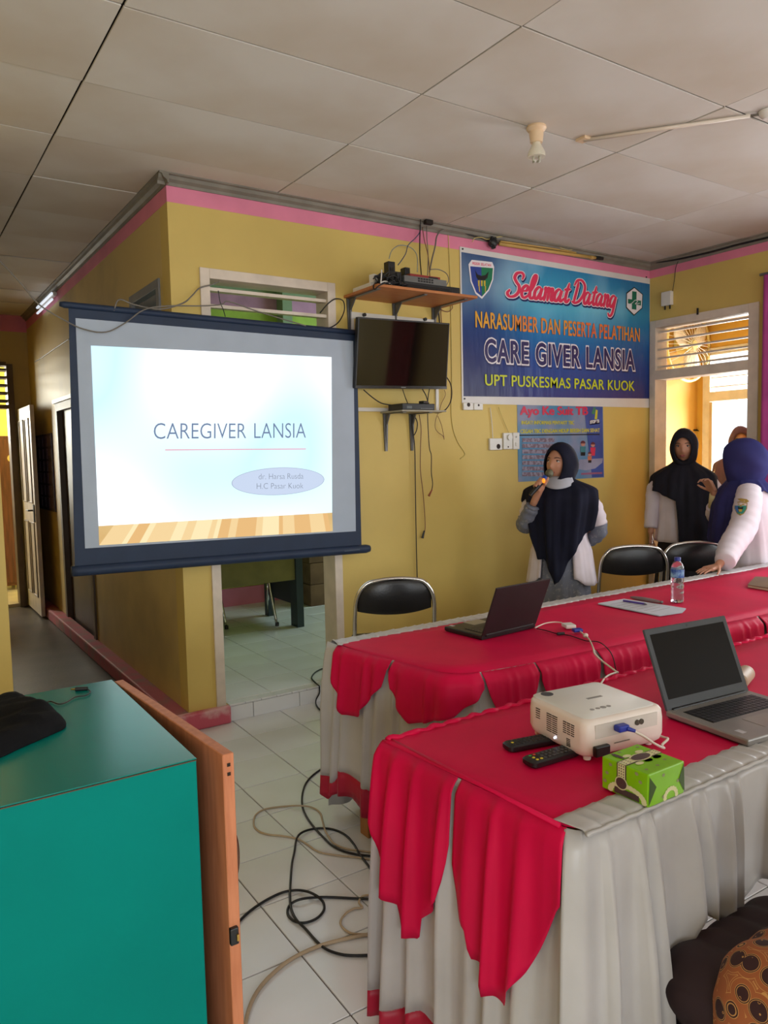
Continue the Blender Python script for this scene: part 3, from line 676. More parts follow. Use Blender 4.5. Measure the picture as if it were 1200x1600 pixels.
# ================================================================ THINGS ON THE TABLES
Z0 = ZT+0.0035
def frame_from(A, B, Cc, z):
    A, B, Cc = [Vector((q[0], q[1], 0)) for q in (A, B, Cc)]
    ex = (B-A).normalized(); ey = Vector((-ex.y, ex.x, 0))
    if (Cc-A).dot(ey) < 0: ey = -ey
    return A, ex, ey, (B-A).length
def laptop(label, A, B, Cc, depth, lidh, lid_ang, m_lid, m_base, m_rim, keys=True, z=Z0, pad=True):
    A, ex, ey, wd = frame_from(A, B, Cc, z)
    def F(x, y, h): return A + ex*x + ey*y + Vector((0, 0, z+h))
    t = thing('laptop', label, 'laptop', F(wd/2, depth/2, 0), math.atan2(ex.y, ex.x))
    def bx(name, a, b, m, par=t, bevel=0.001):
        mb = MB(); vs = [F(x, y, h) for x in (a[0], b[0]) for y in (a[1], b[1]) for h in (a[2], b[2])]
        mb.add(vs, [(0, 1, 3, 2), (4, 6, 7, 5), (0, 4, 5, 1), (2, 3, 7, 6), (0, 2, 6, 4), (1, 5, 7, 3)]); return mb.build(name, m, par, bevel=bevel, seg=2)
    bs = bx('base', (0, 0, 0.003), (wd, depth, 0.02), m_base, bevel=0.004)
    bx('base_underside', (0.004, 0.004, 0.0), (wd-0.004, depth-0.004, 0.004), M_blk, bevel=0.001)
    if keys:
        bx('keyboard_well', (0.03, 0.035, 0.0195), (wd-0.03, 0.135, 0.0207), M_blk, bs, 0)
        kb = MB(); nk = 15
        for r in range(6):
            for c in range(nk):
                u0 = 0.033+(wd-0.066)*c/nk; v0 = 0.038+0.0158*r
                vs = [F(x, y, h) for x in (u0+0.001, u0+(wd-0.066)/nk-0.001) for y in (v0+0.001, v0+0.0148) for h in (0.0207, 0.0222)]
                kb.add(vs, [(0, 1, 3, 2), (4, 6, 7, 5), (0, 4, 5, 1), (2, 3, 7, 6), (0, 2, 6, 4), (1, 5, 7, 3)])
        o = kb.build('keys', mat('black_keys', (34, 34, 38), 0.4), bs); o['kind'] = 'stuff'
        bx('touchpad', (wd*0.34, 0.155, 0.0199), (wd*0.62, 0.225, 0.0206), mat('grey_touchpad', (150, 146, 140), 0.3, 0.3), bs, 0.0004)
        bx('sticker', (wd*0.08, 0.2, 0.0199), (wd*0.13, 0.225, 0.0204), mat('sticker_print', (190, 186, 190), 0.4), bs, 0)
    bx('hinge', (0.02, -0.006, 0.012), (wd-0.02, 0.012, 0.024), M_blk, t, 0.003)
    ca, sa = math.cos(lid_ang), math.sin(lid_ang)   # angle from base plane
    def G(x, v, n): return F(x, 0.004 + v*ca + n*sa, 0.018 + v*sa - n*ca)
    def lx(name, a, b, m, par, bevel=0.0):
        mb = MB(); vs = [G(x, v, n) for x in (a[0], b[0]) for v in (a[1], b[1]) for n in (a[2], b[2])]
        mb.add(vs, [(0, 1, 3, 2), (4, 6, 7, 5), (0, 4, 5, 1), (2, 3, 7, 6), (0, 2, 6, 4), (1, 5, 7, 3)]); return mb.build(name, m, par, bevel=bevel)
    ld = lx('lid', (0, 0, -0.006), (wd, lidh, 0.0), m_lid, t, 0.003)
    lx('screen_bezel', (0.002, 0.002, 0.0), (wd-0.002, lidh-0.002, 0.0015), m_rim, ld, 0.001)
    lx('display', (0.018, 0.03, 0.0014), (wd-0.018, lidh-0.018, 0.0019), mat('dark_matte_display', (22, 18, 14), 0.4, var=0.02, spec=0.05), ld)
    lx('webcam', (wd/2-0.003, lidh-0.012, 0.0014), (wd/2+0.003, lidh-0.006, 0.0022), M_blk, ld)
    return t, F, G
M_lblk = mat('matte_black_lid', (34, 26, 28), 0.55, var=0.08)
la, F1, G1 = laptop('black laptop turned away from the camera on the far table', at((753, 1001), 2, Z0), at((837, 981), 2, Z0), at((695, 987), 2, Z0), 0.225, 0.225, math.radians(112), M_lblk, M_blk, M_blk)
M_lgr = mat('dark_grey_lid', (66, 68, 70), 0.55, 0.0, spec=0.3)
A2, B2, C2_ = at((1040, 1121), 2, Z0), at((1168, 1088), 2, Z0), at((1168, 1173), 2, Z0)
lb, F2, G2 = laptop('open silver-grey laptop with dark screen beside the projector', A2, B2, C2_, 0.262, 0.235, math.radians(112), M_lgr, mat('silver_grey_deck', (148, 144, 140), 0.38, 0.4), M_lgr)
# lettering on the black lid stays plain: nothing readable in the photograph
# ---- projector
M_proj = mat('ivory_white_plastic', (234, 220, 210), 0.38, var=0.02)
pA = at((915, 1127), 2, 0.872); pB = at((1036, 1100), 2, 0.872); pC = at((822, 1083), 2, 0.872)
pj_o = Vector((pA.x, pA.y, 0)); ex = (Vector((pB.x, pB.y, 0))-pj_o).normalized(); ey = Vector((-ex.y, ex.x, 0))
PW = 0.262; PD = 0.252
pj = thing('projector', 'white data projector with blue video plug standing on the near table', 'projector', (*(pj_o + ex*PW/2 + ey*PD/2).xy, Z0), math.atan2(ex.y, ex.x))
def PF_(x, y, h): return pj_o + ex*x + ey*y + Vector((0, 0, Z0+h))
def rrect(x0, y0, x1, y1, r, n=6, rr=None):
    out = []; rs = rr or (r, r, r, r)
    for (cx, cy, a0), r_ in zip([(x1, y0, -90), (x1, y1, 0), (x0, y1, 90), (x0, y0, 180)], rs):
        sx_ = -1 if cx == x1 else 1; sy_ = -1 if cy == y1 else 1
        for i in range(n+1):
            a = math.radians(a0+90*i/n); out.append((cx+sx_*r_+r_*math.cos(a), cy+sy_*r_+r_*math.sin(a)))
    return out
def loft(mb, rings):
    n = len(rings[0]); k = len(mb.v); mb.grid(rings, closed=True)
    mb.f.append(tuple(k+i for i in range(n-1, -1, -1))); mb.f.append(tuple(k+(len(rings)-1)*n+i for i in range(n))); return mb
rings = []
for h, ins in [(0.012, 0.012), (0.02, 0.004), (0.035, 0.0), (0.075, 0.0), (0.096, 0.002), (0.103, 0.006), (0.106, 0.012)]:
    rings.append([PF_(x, y, h) for x, y in rrect(ins, ins, PW-ins, PD-ins, 0.028, rr=(0.02, 0.02, 0.05, 0.026))])
loft(MB(), rings).build('casing', M_proj, pj, smooth=True)
rings = [[PF_(x, y, h) for x, y in rrect(i_, i_, PW-i_, PD-i_, 0.022)] for h, i_ in [(0.1058, 0.014), (0.1075, 0.016)]]
loft(MB(), rings).build('top_plate', mat('light_grey_white_plastic', (230, 228, 224), 0.4, var=0.02), pj, smooth=True)
M_vent = mat('vent_dark', (58, 44, 38), 0.7)
def side_slots(u0, u1, h0, h1, n, cols=1):
    mb = MB()
    for c in range(cols):
        a = u0+(u1-u0)*c/cols+0.0015; b = u0+(u1-u0)*(c+1)/cols-0.0015
        for i in range(n):
            h = h0+(h1-h0)*i/(n-1)
            mb.add([PF_(x, y, hh) for x in (-0.0008, 0.0008) for y in (a, b) for hh in (h-0.0011, h+0.0011)], [(0, 1, 3, 2), (4, 6, 7, 5), (0, 4, 5, 1), (2, 3, 7, 6), (0, 2, 6, 4), (1, 5, 7, 3)])
    o = mb.build('vent_slots', M_vent, pj); o['kind'] = 'stuff'
side_slots(0.040, 0.085, 0.058, 0.085, 6, 3); side_slots(0.105, 0.15, 0.042, 0.086, 9, 2); side_slots(0.175, 0.195, 0.062, 0.086, 5, 1); side_slots(0.055, 0.072, 0.028, 0.045, 5, 1)
mb = MB()
for q, (a, b) in enumerate([(0.112, 0.034), (0.116, 0.031)]): mb.ell(PF_(-0.001, a, b), (0.003, 0.003, 0.003), 8, 6)
mb.build('lamp_glow', mat('lamp_glow', (220, 225, 255), 0.5, emit=3.0), pj)
# lens hole ring on top, keypad, maker's blank label
MB().lathe(PF_(0.055, PD-0.035, 0.107), [(0.017, 0), (0.017, 0.001), (0.012, 0.0012)], 20).build('focus_ring', mat('dark_grey_plastic', (70, 70, 72), 0.4), pj)
def pbox(name, x0, x1, y0, y1, h0, h1, m, bevel=0): 
    mb = MB().add([PF_(x, y, hh) for x in (x0, x1) for y in (y0, y1) for hh in (h0, h1)], [(0, 1, 3, 2), (4, 6, 7, 5), (0, 4, 5, 1), (2, 3, 7, 6), (0, 2, 6, 4), (1, 5, 7, 3)]); return mb.build(name, m, pj, bevel=bevel)
pbox('name_plate', 0.12, 0.125+0.045, 0.128, 0.138, 0.1072, 0.1079, mat('plate_grey', (150, 146, 142), 0.4))
for k in range(4): MB().lathe(PF_(0.075+0.018*k, 0.062, 0.1072), [(0.006 if k != 2 else 0.008, 0), (0.006 if k != 2 else 0.008, 0.0012)], 14).build('button', mat('grey_button', (168, 164, 160), 0.4), pj)
# connector side (faces the camera, local -y)
pbox('connector_panel', 0.03, PW-0.03, -0.0009, 0.001, 0.06, 0.094, mat('connector_panel_plastic', (208, 200, 190), 0.4))
pbox('label_strip', 0.09, 0.14, -0.0012, 0.001, 0.038, 0.0405, mat('print_grey', (130, 120, 112), 0.5))
pbox('power_inlet', 0.022, 0.068, -0.012, 0.001, 0.018, 0.044, M_blk, 0.003)
mb = MB(); mb.cyl(PF_(0.163, -0.0, 0.079), PF_(0.163, -0.004, 0.079), 0.007).cyl(PF_(0.177, 0, 0.079), PF_(0.177, -0.004, 0.079), 0.007); mb.build('video_socket', mat('socket_metal', (90, 84, 74), 0.4, 0.7), pj)
for (x, y) in [(0.03, 0.03), (PW-0.03, 0.03), (0.03, PD-0.03), (PW-0.03, PD-0.03)]: MB().lathe(PF_(x, y, 0), [(0.009, 0), (0.01, 0.004), (0.01, 0.013)], 14).build('foot', M_proj, pj, smooth=True)
# video cable: blue plug in the projector, to the white adapter by the far laptop
M_blue = mat('blue_plug_plastic', (38, 54, 160), 0.4)
M_cab = mat('cream_cable', (222, 212, 196), 0.45)
vc = thing('video_cable', 'cream video cable with blue plugs running from the projector to the black laptop', 'cable', PF_(0.11, -0.03, 0.08))
q0 = PF_(0.105, -0.0, 0.080)
pl = MB().box((0, 0, 0), (0.034, 0.022, 0.016)).build('plug', M_blue, vc, bevel=0.004, world=False, seg=3)
pl.matrix_world = Matrix.Identity(4); 
pl.location = wmat(vc).inverted() @ (PF_(0.102, -0.013, 0.080)); pl.rotation_euler = (0, 0, math.atan2(ex.y, ex.x))
MB().cyl(PF_(0.112, -0.022, 0.079), PF_(0.126, -0.034, 0.074), 0.006, 0.004).build('strain_relief', M_blue, vc, smooth=True)
cabp = [PF_(0.12, -0.03, 0.076), PF_(0.145, -0.042, 0.06), PF_(0.18, -0.045, 0.035), PF_(0.215, -0.04, 0.016), PF_(0.235, -0.015, 0.012), PF_(0.262, -0.008, 0.02), PF_(0.272, 0.02, 0.014), PF_(0.285, 0.1, 0.006), PF_(0.275, 0.2, 0.006), PF_(0.235, 0.26, 0.006), at((943, 1062), 2, Z0+0.005), at((965, 1050), 2, Z0-0.005)]
MB().tube(cabp, 0.0032, 8, smooth=6).build('lead', M_cab, vc, smooth=2)
g1 = [at((965, 1051), 1, 1.69), at((940, 1032), 1, 1.80), at((929, 1021), 1, 1.845), at((927, 1013), 1, 1.86), at((921, 1000), 2, ZT+0.016), at((913, 992), 2, ZT+0.014), at((903, 984), 2, ZT+0.012)]
MB().tube(g1, 0.0032, 8, smooth=6).build('lead', M_cab, vc, smooth=2)
MB().ell(at((915, 993), 2, ZT+0.016), (0.012, 0.01, 0.01), 12, 8).build('ferrite_knot', M_cab, vc, smooth=2)
ad = at((884, 975), 2, Z0+0.012); bd = at((903, 985), 2, Z0+0.012); an = math.atan2((bd-ad).y, (bd-ad).x)
MB().box(ad.lerp(bd, 0.25), (0.055, 0.045, 0.016), rz=an).build('adapter', M_white, vc, bevel=0.004, seg=3)
MB().box(ad.lerp(bd, 0.95), (0.03, 0.04, 0.014), rz=an).build('adapter_plug', M_blue, vc, bevel=0.004, seg=3)
MB().tube([at(q, 2, Z0+0.006) for q in [(878, 973), (866, 972), (852, 974), (840, 979), (836, 981)]], 0.003, 8, smooth=5).build('lead', M_cab, vc, smooth=2)
pc = thing('power_lead', 'thin black power lead trailing from the black laptop over the table edge', 'cable', at((880, 990), 2, Z0))
MB().tube([at(q, 2, Z0+0.0035) for q in [(838, 982), (852, 985), (870, 990), (890, 993), (915, 1001), (935, 1003)]] + [at((948, 1012), 1, 1.885), at((957, 1025), 1, 1.855), at((962, 1045), 1, 1.84), at((965, 1062), 1, 1.835)], 0.0022, 6, smooth=5).build('lead', M_blkr, pc, smooth=2)
MB().box(at((876, 990), 2, Z0+0.006), (0.035, 0.012, 0.011), rz=-0.3).build('inline_connector', M_blk, pc, bevel=0.003)
# ---- remote controls
def remote(label, pA, pB, w, cols, zoff=0.0):
    a, b = at(pA, 2, Z0), at(pB, 2, Z0); L = (b-a).length; ez = math.atan2((b-a).y, (b-a).x); c = (a+b)/2
    t = thing('remote_control', label, 'remote', (c.x, c.y, Z0), ez, 'remote controls by the projector')
    loft(MB(), [[(x, y, h) for x, y in rrect(-L/2+i, -w/2+i, L/2-i, w/2-i, 0.012)] for h, i in [(0.0, 0.004), (0.005, 0.0), (0.014, 0.0), (0.018, 0.004)]]).build('body', M_blk, t, smooth=True, world=False)
    nr = 9
    for r in range(nr):
        for c_ in range(3):
            m = M_dark if (r, c_) not in cols else cols[(r, c_)]
            MB().ell((-L/2+0.02+r*(L-0.04)/(nr-1)*0.92, (c_-1)*w*0.27, 0.018), (0.0045, 0.0042, 0.0022), 8, 5).build('key', m, t, smooth=2, world=False)
    return t
ky = mat('key_yellow', (214, 190, 40), 0.4); kr = mat('key_red', (200, 60, 40), 0.4); kg = mat('key_green', (60, 140, 70), 0.4); kk = mat('key_grey', (70, 66, 66), 0.5)
g_ = {(r, c): kk for r in range(2, 9) for c in range(3)}
remote('black remote control half under the projector, with one yellow key', (790, 1173), (868, 1158), 0.046, {**{(r, c): M_blk for r in range(9) for c in range(3)}, (0, 1): ky})
remote('black remote control in front of the projector, with red, green and yellow keys', (824, 1198), (898, 1176), 0.05, {**g_, (0, 0): ky, (0, 1): ky, (0, 2): kg, (1, 2): kr, (1, 0): ky})
# ---- tissue box
q0, q1, q2 = at((1013, 1263), 2, Z0), at((1069, 1239), 2, Z0), at((938, 1236), 2, Z0)
ex = (q1-q0).normalized(); ey = Vector((-ex.y, ex.x, 0)); bw_, bl_, bh_ = (q1-q0).length, 0.125, 0.073
M_lime = mat('lime_green_wrap', (134, 196, 10), 0.3, var=0.05, scale=10, bump=0.1, bscale=20)
tb = thing('tissue_box', 'lime green tissue pack with cream lace print and dark ribbon', 'tissue box', (*(q0+ex*bw_/2+ey*bl_/2).xy, Z0), math.atan2(ex.y, ex.x))
TF = lambda x, y, h: (x-bw_/2, y-bl_/2, h)
MB().b2(TF(0, 0, 0), TF(bw_, bl_, bh_)).build('carton', M_lime, tb, bevel=0.003, world=False, seg=2)
M_crm = mat('cream_lace_print', (226, 220, 170), 0.5); M_brn = mat('brown_print', (84, 62, 62), 0.5); M_dgn = mat('dark_green_print', (58, 84, 24), 0.4); M_lil = mat('grey_lilac_print', (150, 150, 110), 0.5)
_dc = [0]
def decal(name, pts, fr, m, off=0.0006):
    _dc[0] += 1; off += 0.00007*(_dc[0] % 4)
    return MB().add([fr(x, y, off) for x, y in pts], [tuple(range(len(pts)))]).build(name, m, tb, world=False)
def circ(cx, cy, rx, ry, n=18, rot=0): 
    return [(cx+rx*math.cos(2*PI*i/n)*math.cos(rot)-ry*math.sin(2*PI*i/n)*math.sin(rot), cy+rx*math.cos(2*PI*i/n)*math.sin(rot)+ry*math.sin(2*PI*i/n)*math.cos(rot)) for i in range(n)]
topf = lambda x, y, o: TF(x, y, bh_+o)
leftf = lambda x, y, o: TF(-o, x, y)        # faces -x (left side, long)
frontf = lambda x, y, o: TF(x, -o, y)       # faces the camera
yc = bl_*0.56
decal('ribbon', [(0, yc-0.013), (bw_, yc-0.013), (bw_, yc+0.013), (0, yc+0.013)], topf, M_brn, 0.0004)
decal('ribbon', [(0, yc-0.010), (bw_, yc-0.010), (bw_, yc+0.010), (0, yc+0.010)], topf, M_crm, 0.0007)
for k in range(9):
    for r in range(3): decal('ribbon_dot', circ(0.008+bw_/9*k, yc-0.006+0.006*r, 0.0022, 0.0016, 6), topf, M_brn, 0.001)
decal('ribbon', [(yc-0.013, 0.03), (yc+0.013, 0.03), (yc+0.013, bh_), (yc-0.013, bh_)], leftf, M_brn, 0.0004)
decal('ribbon', [(yc-0.010, 0.03), (yc+0.010, 0.03), (yc+0.010, bh_), (yc-0.010, bh_)], leftf, M_crm, 0.0007)
for k in range(5):
    for r in range(3): decal('ribbon_dot', circ(yc-0.006+0.006*r, 0.045+0.006*k, 0.0016, 0.002, 6), leftf, M_brn, 0.001)
for i in range(9):
    a = PI*i/8
    decal('lace', circ(bw_*0.52+0.03*math.cos(a*2), yc+0.021*(1 if i % 2 else -1), 0.012, 0.007, 10), topf, M_crm, 0.0009)
decal('medallion', circ(bw_*0.52, yc, 0.034, 0.017), topf, M_crm, 0.0012); decal('medallion', circ(bw_*0.52, yc, 0.029, 0.0135), topf, M_brn, 0.0015)
decal('leaf_print', circ(0.026, yc+0.032, 0.006, 0.018), topf, M_brn, 0.001)
decal('medallion', circ(yc, 0.030, 0.017, 0.015), leftf, M_crm, 0.0012); decal('medallion', circ(yc, 0.030, 0.0145, 0.0125), leftf, M_brn, 0.0015)
for i in range(15):
    a = PI*i/14; decal('lace', circ(0.055+0.045*math.cos(a), 0.007+0.020*math.sin(a), 0.0075, 0.006, 8), leftf, M_crm, 0.0008)
decal('lace', [(0.022, 0.004), (0.09, 0.004), (0.088, 0.018), (0.024, 0.018)], leftf, M_brn, 0.001)
for i in range(9):
    a = PI*i/8; decal('lace', circ(0.075+0.02*math.cos(a), 0.006+0.018*math.sin(a), 0.006, 0.0055, 8), frontf, M_crm, 0.0008)
decal('side_fold', [(0.0, 0.003), (0.003, bh_-0.006), (0.026, bh_*0.55)], frontf, M_dgn, 0.0008)
decal('side_fold', [(bw_, 0.003), (bw_-0.003, bh_-0.004), (bw_-0.022, bh_*0.5)], frontf, M_dgn, 0.0008)
for (x, y) in [(0.02, 0.02), (0.03, 0.1), (0.1, 0.03), (0.11, 0.11), (0.06, 0.02), (0.12, 0.06), (0.05, 0.115)]: decal('flower_print', circ(x*0.95, y, 0.005, 0.004, 7), topf, M_lil)
for (x, y) in [(0.02, 0.05), (0.03, 0.065), (0.11, 0.04), (0.1, 0.062), (0.115, 0.02)]: decal('flower_print', circ(x, y, 0.005, 0.004, 7), leftf, M_lil)
for (x, y) in [(0.05, 0.06), (0.1, 0.035), (0.05, 0.012)]: decal('flower_print', circ(x, y, 0.005, 0.004, 7), frontf, M_lil)
# ---- cream roll behind the open laptop
cyl_ = at((1160, 1058), 2, Z0+0.028)
t = thing('tape_roll', 'beige cylinder lying behind the open laptop', 'roll', (cyl_.x, cyl_.y, Z0), 0.35)
MB().lathe((-0.05, 0, 0.026), [(0.0, 0), (0.022, 0), (0.026, 0.004), (0.026, 0.1), (0.023, 0.105), (0.0, 0.105)], 22, axis=(1, 0, 0)).build('roll', mat('beige_plastic', (190, 166, 138), 0.5), t, smooth=True, world=False)
MB().lathe((0.05, 0, 0.026), [(0.0265, 0), (0.0265, 0.008), (0.02, 0.01), (0.0, 0.01)], 22, axis=(1, 0, 0)).build('cap', mat('pale_cap', (206, 190, 166), 0.5), t, smooth=True, world=False)
# ---- bottle of water
bp_ = at((1058, 941), 2, Z0)
t = thing('water_bottle', 'clear plastic water bottle with blue cap and blue label on the far table', 'bottle', (bp_.x, bp_.y, Z0))
H_ = 0.222
pr = [(0.0, 0.002), (0.022, 0), (0.030, 0.006)]
for k in range(12):
    z = 0.012+0.105*k/11; pr.append((0.031 if k % 3 else 0.0285, z))
pr += [(0.031, 0.122), (0.0312, 0.165), (0.029, 0.18), (0.021, 0.196), (0.0135, 0.204), (0.0135, 0.210), (0.0, 0.2102)]
MB().lathe((0, 0, 0), pr, 28).build('bottle_body', mat('clear_plastic', (232, 236, 240), 0.06, trans=0.92, var=0.0), t, smooth=2, world=False)
MB().lathe((0, 0, 0), [(0.0295, 0.012), (0.0285, 0.1), (0.0, 0.1)], 24).build('water', mat('water', (236, 240, 242), 0.02, trans=1.0, var=0.0), t, smooth=True, world=False)
mb = MB(); rws = [[(0.0318*math.cos(2*PI*k/28), 0.0318*math.sin(2*PI*k/28), z) for k in range(28)] for z in (0.125, 0.166)]
mb.grid(rws, closed=True); mb.build('label_band', mat('blue_label_print', (40, 84, 168), 0.35, rgb2=(150, 196, 226), scale=28, thr=(0.4, 0.56)), t, smooth=2, world=False)
MB().lathe((0, 0, 0.206), [(0.0, 0), (0.0155, 0), (0.0155, 0.015), (0.014, 0.0175), (0.0, 0.0175)], 24).build('cap', mat('blue_cap', (30, 50, 150), 0.4), t, smooth=True, world=False)
# ---- sheets of paper, pen, pencil case, notebook
pp = [at(q, 2, Z0+0.001) for q in [(934, 944), (975, 937), (1072, 952), (1066, 958), (1030, 963)]]
pap = thing('paper_sheets', 'loose printed white sheets with a purple pen on the far table', 'paper', (pp[0]+pp[2])/2)
for k in range(3):
    off = Vector((0.004*k, 0.003*k, 0.0012*k)); n = len(pp)
    MB().add([q+off for q in pp]+[q+off+Vector((0, 0, 0.0006)) for q in pp], [tuple(range(n)), tuple(range(2*n-1, n-1, -1))]+[(i, (i+1) % n, n+(i+1) % n, n+i) for i in range(n)]).build('sheet', mat('white_paper', (208, 210, 222), 0.7, var=0.02), pap)
mb = MB()
def bil(u, v): return pp[0].lerp(pp[1], u).lerp(pp[4].lerp(pp[2], u), v)
for k in range(7):
    v = 0.15+0.11*k; a, b = bil(0.15, v), bil(0.85-0.1*(k % 2), v); d = Vector((0, 0.0015, 0)); h = Vector((0, 0, 0.0036))
    mb.add([a-d+h, b-d+h, b+d+h, a+d+h], [(0, 1, 2, 3)])
mb.build('printed_lines', mat('print_grey', (130, 120, 112), 0.5), pap)
pen = thing('pen', 'purple pen lying on the white sheets', 'pen', at((992, 942), 2, Z0+0.004))
MB().cyl(at((974, 938.5), 2, Z0+0.009), at((1007, 943.5), 2, Z0+0.009), 0.0048, n=10).build('barrel', mat('purple_plastic', (88, 66, 160), 0.35), pen, smooth=True)
MB().cyl(at((1007, 943.5), 2, Z0+0.009), at((1011, 944.2), 2, Z0+0.009), 0.0045, 0.001, n=10).build('tip', M_steel, pen, smooth=True)
pcs = thing('pencil_case', 'flat grey zipped pencil case behind the white sheets', 'pencil case', at((1010, 938), 2, Z0))
a, b = at((985, 933), 2, Z0+0.008), at((1034, 941), 2, Z0+0.008)
MB().tube([a.lerp(b, k/10) for k in range(11)], [0.004+0.007*math.sin(PI*k/10)**0.5 for k in range(11)], 10).build('case', mat('grey_fabric', (140, 122, 124), 0.8), pcs, smooth=2)
MB().ell(b, (0.009, 0.007, 0.008), 10, 8).build('zip_pull', M_steel, pcs, smooth=2)
nb = thing('notebook', 'brown-covered notebook lying at the right end of the far table', 'notebook', at((1185, 915), 2, Z0))
q = [at(p, 2, Z0) for p in [(1168, 918), (1215, 926), (1240, 908), (1180, 905)]]
for nm, h0, h1, m, ins in [('pages', 0.001, 0.013, mat('page_edges', (206, 196, 170), 0.8), 0.02), ('cover', 0.013, 0.016, mat('brown_cover', (120, 92, 48), 0.5, var=0.15), 0.0)]:
    c = sum(q, Vector())/4; qq = [v.lerp(c, ins) for v in q]
    MB().add([v+Vector((0, 0, h0)) for v in qq]+[v+Vector((0, 0, h1)) for v in qq], [(3, 2, 1, 0), (4, 5, 6, 7)]+[(i, (i+1) % 4, 4+(i+1) % 4, 4+i) for i in range(4)]).build(nm, m, nb)
# ================================================================ PROJECTION SCREEN
SY = 3.985
def S(px, y=SY): return at(px, 1, y)
M_navy = mat('navy_black_screen_cloth', (34, 50, 76), 0.55, var=0.06, spec=0.4)
M_scr = mat('grey_white_screen_cloth', (178, 190, 206), 0.8, var=0.02)
ps = thing('projection_screen', 'hanging projection screen with dark navy border, showing a caregiver slide', 'screen', S((340, 905)))
def quad(name, pts, m, par, th=0.0, **k):
    mb = MB(); P_ = [Vector(p) for p in pts]; n = len(P_)
    if th:
        b = [p+Vector((0, th, 0)) for p in P_]; mb.add(P_+b, [tuple(range(n)), tuple(range(2*n-1, n-1, -1))]+[(i, (i+1) % n, n+(i+1) % n, n+i) for i in range(n)])
    else: mb.add(P_, [tuple(range(n))])
    return mb.build(name, m, par, **k)
quad('border_cloth', [S((107, 478)), S((557, 520)), S((565, 858)), S((117, 888))], M_navy, ps, 0.002)
quad('white_cloth', [S((118, 497), SY-.001), S((552, 533), SY-.001), S((556, 830), SY-.001), S((133, 857), SY-.001)], M_scr, ps, 0.0015)
MB().tube([S((93, 475)), S((100, 476)), S((560, 520))], [0.011, 0.016, 0.016], 12).build('top_rod', M_navy, ps, smooth=2)
a, b = S((112, 893)), S((577, 857)); a.z -= 0.0; MB().tube([a, a.lerp(b, .02), a.lerp(b, 0.985), b], [0.027, 0.027, 0.027, 0.021], 14).build('weight_bar', M_navy, ps, smooth=2)
a2 = a.lerp(b, 0.92)+Vector((0, -0.0275, 0.0)); 
MB().box(a2, (0.11, 0.002, 0.006)).build('maker_strip', mat('dim_grey_print', (70, 84, 104), 0.5), ps)
# slide: flat picture that glows itself, standing in for light thrown by the projector
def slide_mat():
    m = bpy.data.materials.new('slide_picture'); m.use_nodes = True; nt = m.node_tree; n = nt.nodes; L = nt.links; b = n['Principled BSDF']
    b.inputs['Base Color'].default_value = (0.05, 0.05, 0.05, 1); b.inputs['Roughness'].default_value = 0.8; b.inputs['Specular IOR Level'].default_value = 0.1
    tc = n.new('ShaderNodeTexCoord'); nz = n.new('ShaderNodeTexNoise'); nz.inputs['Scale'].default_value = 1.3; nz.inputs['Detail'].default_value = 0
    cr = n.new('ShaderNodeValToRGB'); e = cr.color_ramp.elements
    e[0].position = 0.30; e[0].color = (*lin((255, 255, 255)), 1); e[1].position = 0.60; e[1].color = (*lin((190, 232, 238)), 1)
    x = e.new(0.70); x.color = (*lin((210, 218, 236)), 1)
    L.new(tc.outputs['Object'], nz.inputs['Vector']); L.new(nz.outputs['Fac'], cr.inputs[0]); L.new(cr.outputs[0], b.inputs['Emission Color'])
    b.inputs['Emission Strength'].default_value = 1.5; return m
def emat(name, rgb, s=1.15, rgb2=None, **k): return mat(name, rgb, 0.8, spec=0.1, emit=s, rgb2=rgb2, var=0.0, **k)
y1 = SY-0.0025
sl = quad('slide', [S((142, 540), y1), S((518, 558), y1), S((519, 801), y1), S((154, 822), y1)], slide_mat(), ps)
a, b, c_, d = S((154, 822), y1), S((519, 801), y1), S((520, 830), y1), S((155, 852), y1)
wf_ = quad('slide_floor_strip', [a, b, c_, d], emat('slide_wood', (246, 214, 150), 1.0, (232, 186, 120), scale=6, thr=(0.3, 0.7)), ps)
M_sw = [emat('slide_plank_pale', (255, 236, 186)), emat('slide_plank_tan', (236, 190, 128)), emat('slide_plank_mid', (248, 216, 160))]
rr = random.Random(3); k = 0; t = 0.0
while t < 0.985:
    dt = rr.uniform(0.018, 0.05); v = 0.0
    tb_ = lambda t_: min(1, max(0, 0.5+(t_-0.5)*1.0)); tt = lambda t_: min(1, max(0, 0.52+(t_-0.5)*0.93))
    t1_ = min(t+dt, 1)
    top0, top1 = a.lerp(b, tt(t)), a.lerp(b, tt(t1_)); bo0, bo1 = d.lerp(c_, tb_(t)), d.lerp(c_, tb_(t1_))
    for q in (top0, top1, bo0, bo1): q.y -= 0.0006
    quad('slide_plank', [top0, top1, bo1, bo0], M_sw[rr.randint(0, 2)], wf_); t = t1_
y2 = SY-0.0038; N_ = (0, -1, 0)
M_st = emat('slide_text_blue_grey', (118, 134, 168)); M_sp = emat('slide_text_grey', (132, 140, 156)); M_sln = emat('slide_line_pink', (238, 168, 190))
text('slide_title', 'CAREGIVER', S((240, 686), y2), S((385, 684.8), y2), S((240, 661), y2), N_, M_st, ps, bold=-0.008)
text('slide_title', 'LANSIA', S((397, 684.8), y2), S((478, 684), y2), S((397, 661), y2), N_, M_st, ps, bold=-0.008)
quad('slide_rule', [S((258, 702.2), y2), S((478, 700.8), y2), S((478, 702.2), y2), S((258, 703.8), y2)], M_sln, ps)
ce_ = S((437, 752), y2+.0006); rx = (S((509, 750), y2)-S((364, 750), y2)).length/2; rz_ = (S((437, 730), y2)-S((437, 773), y2)).length/2
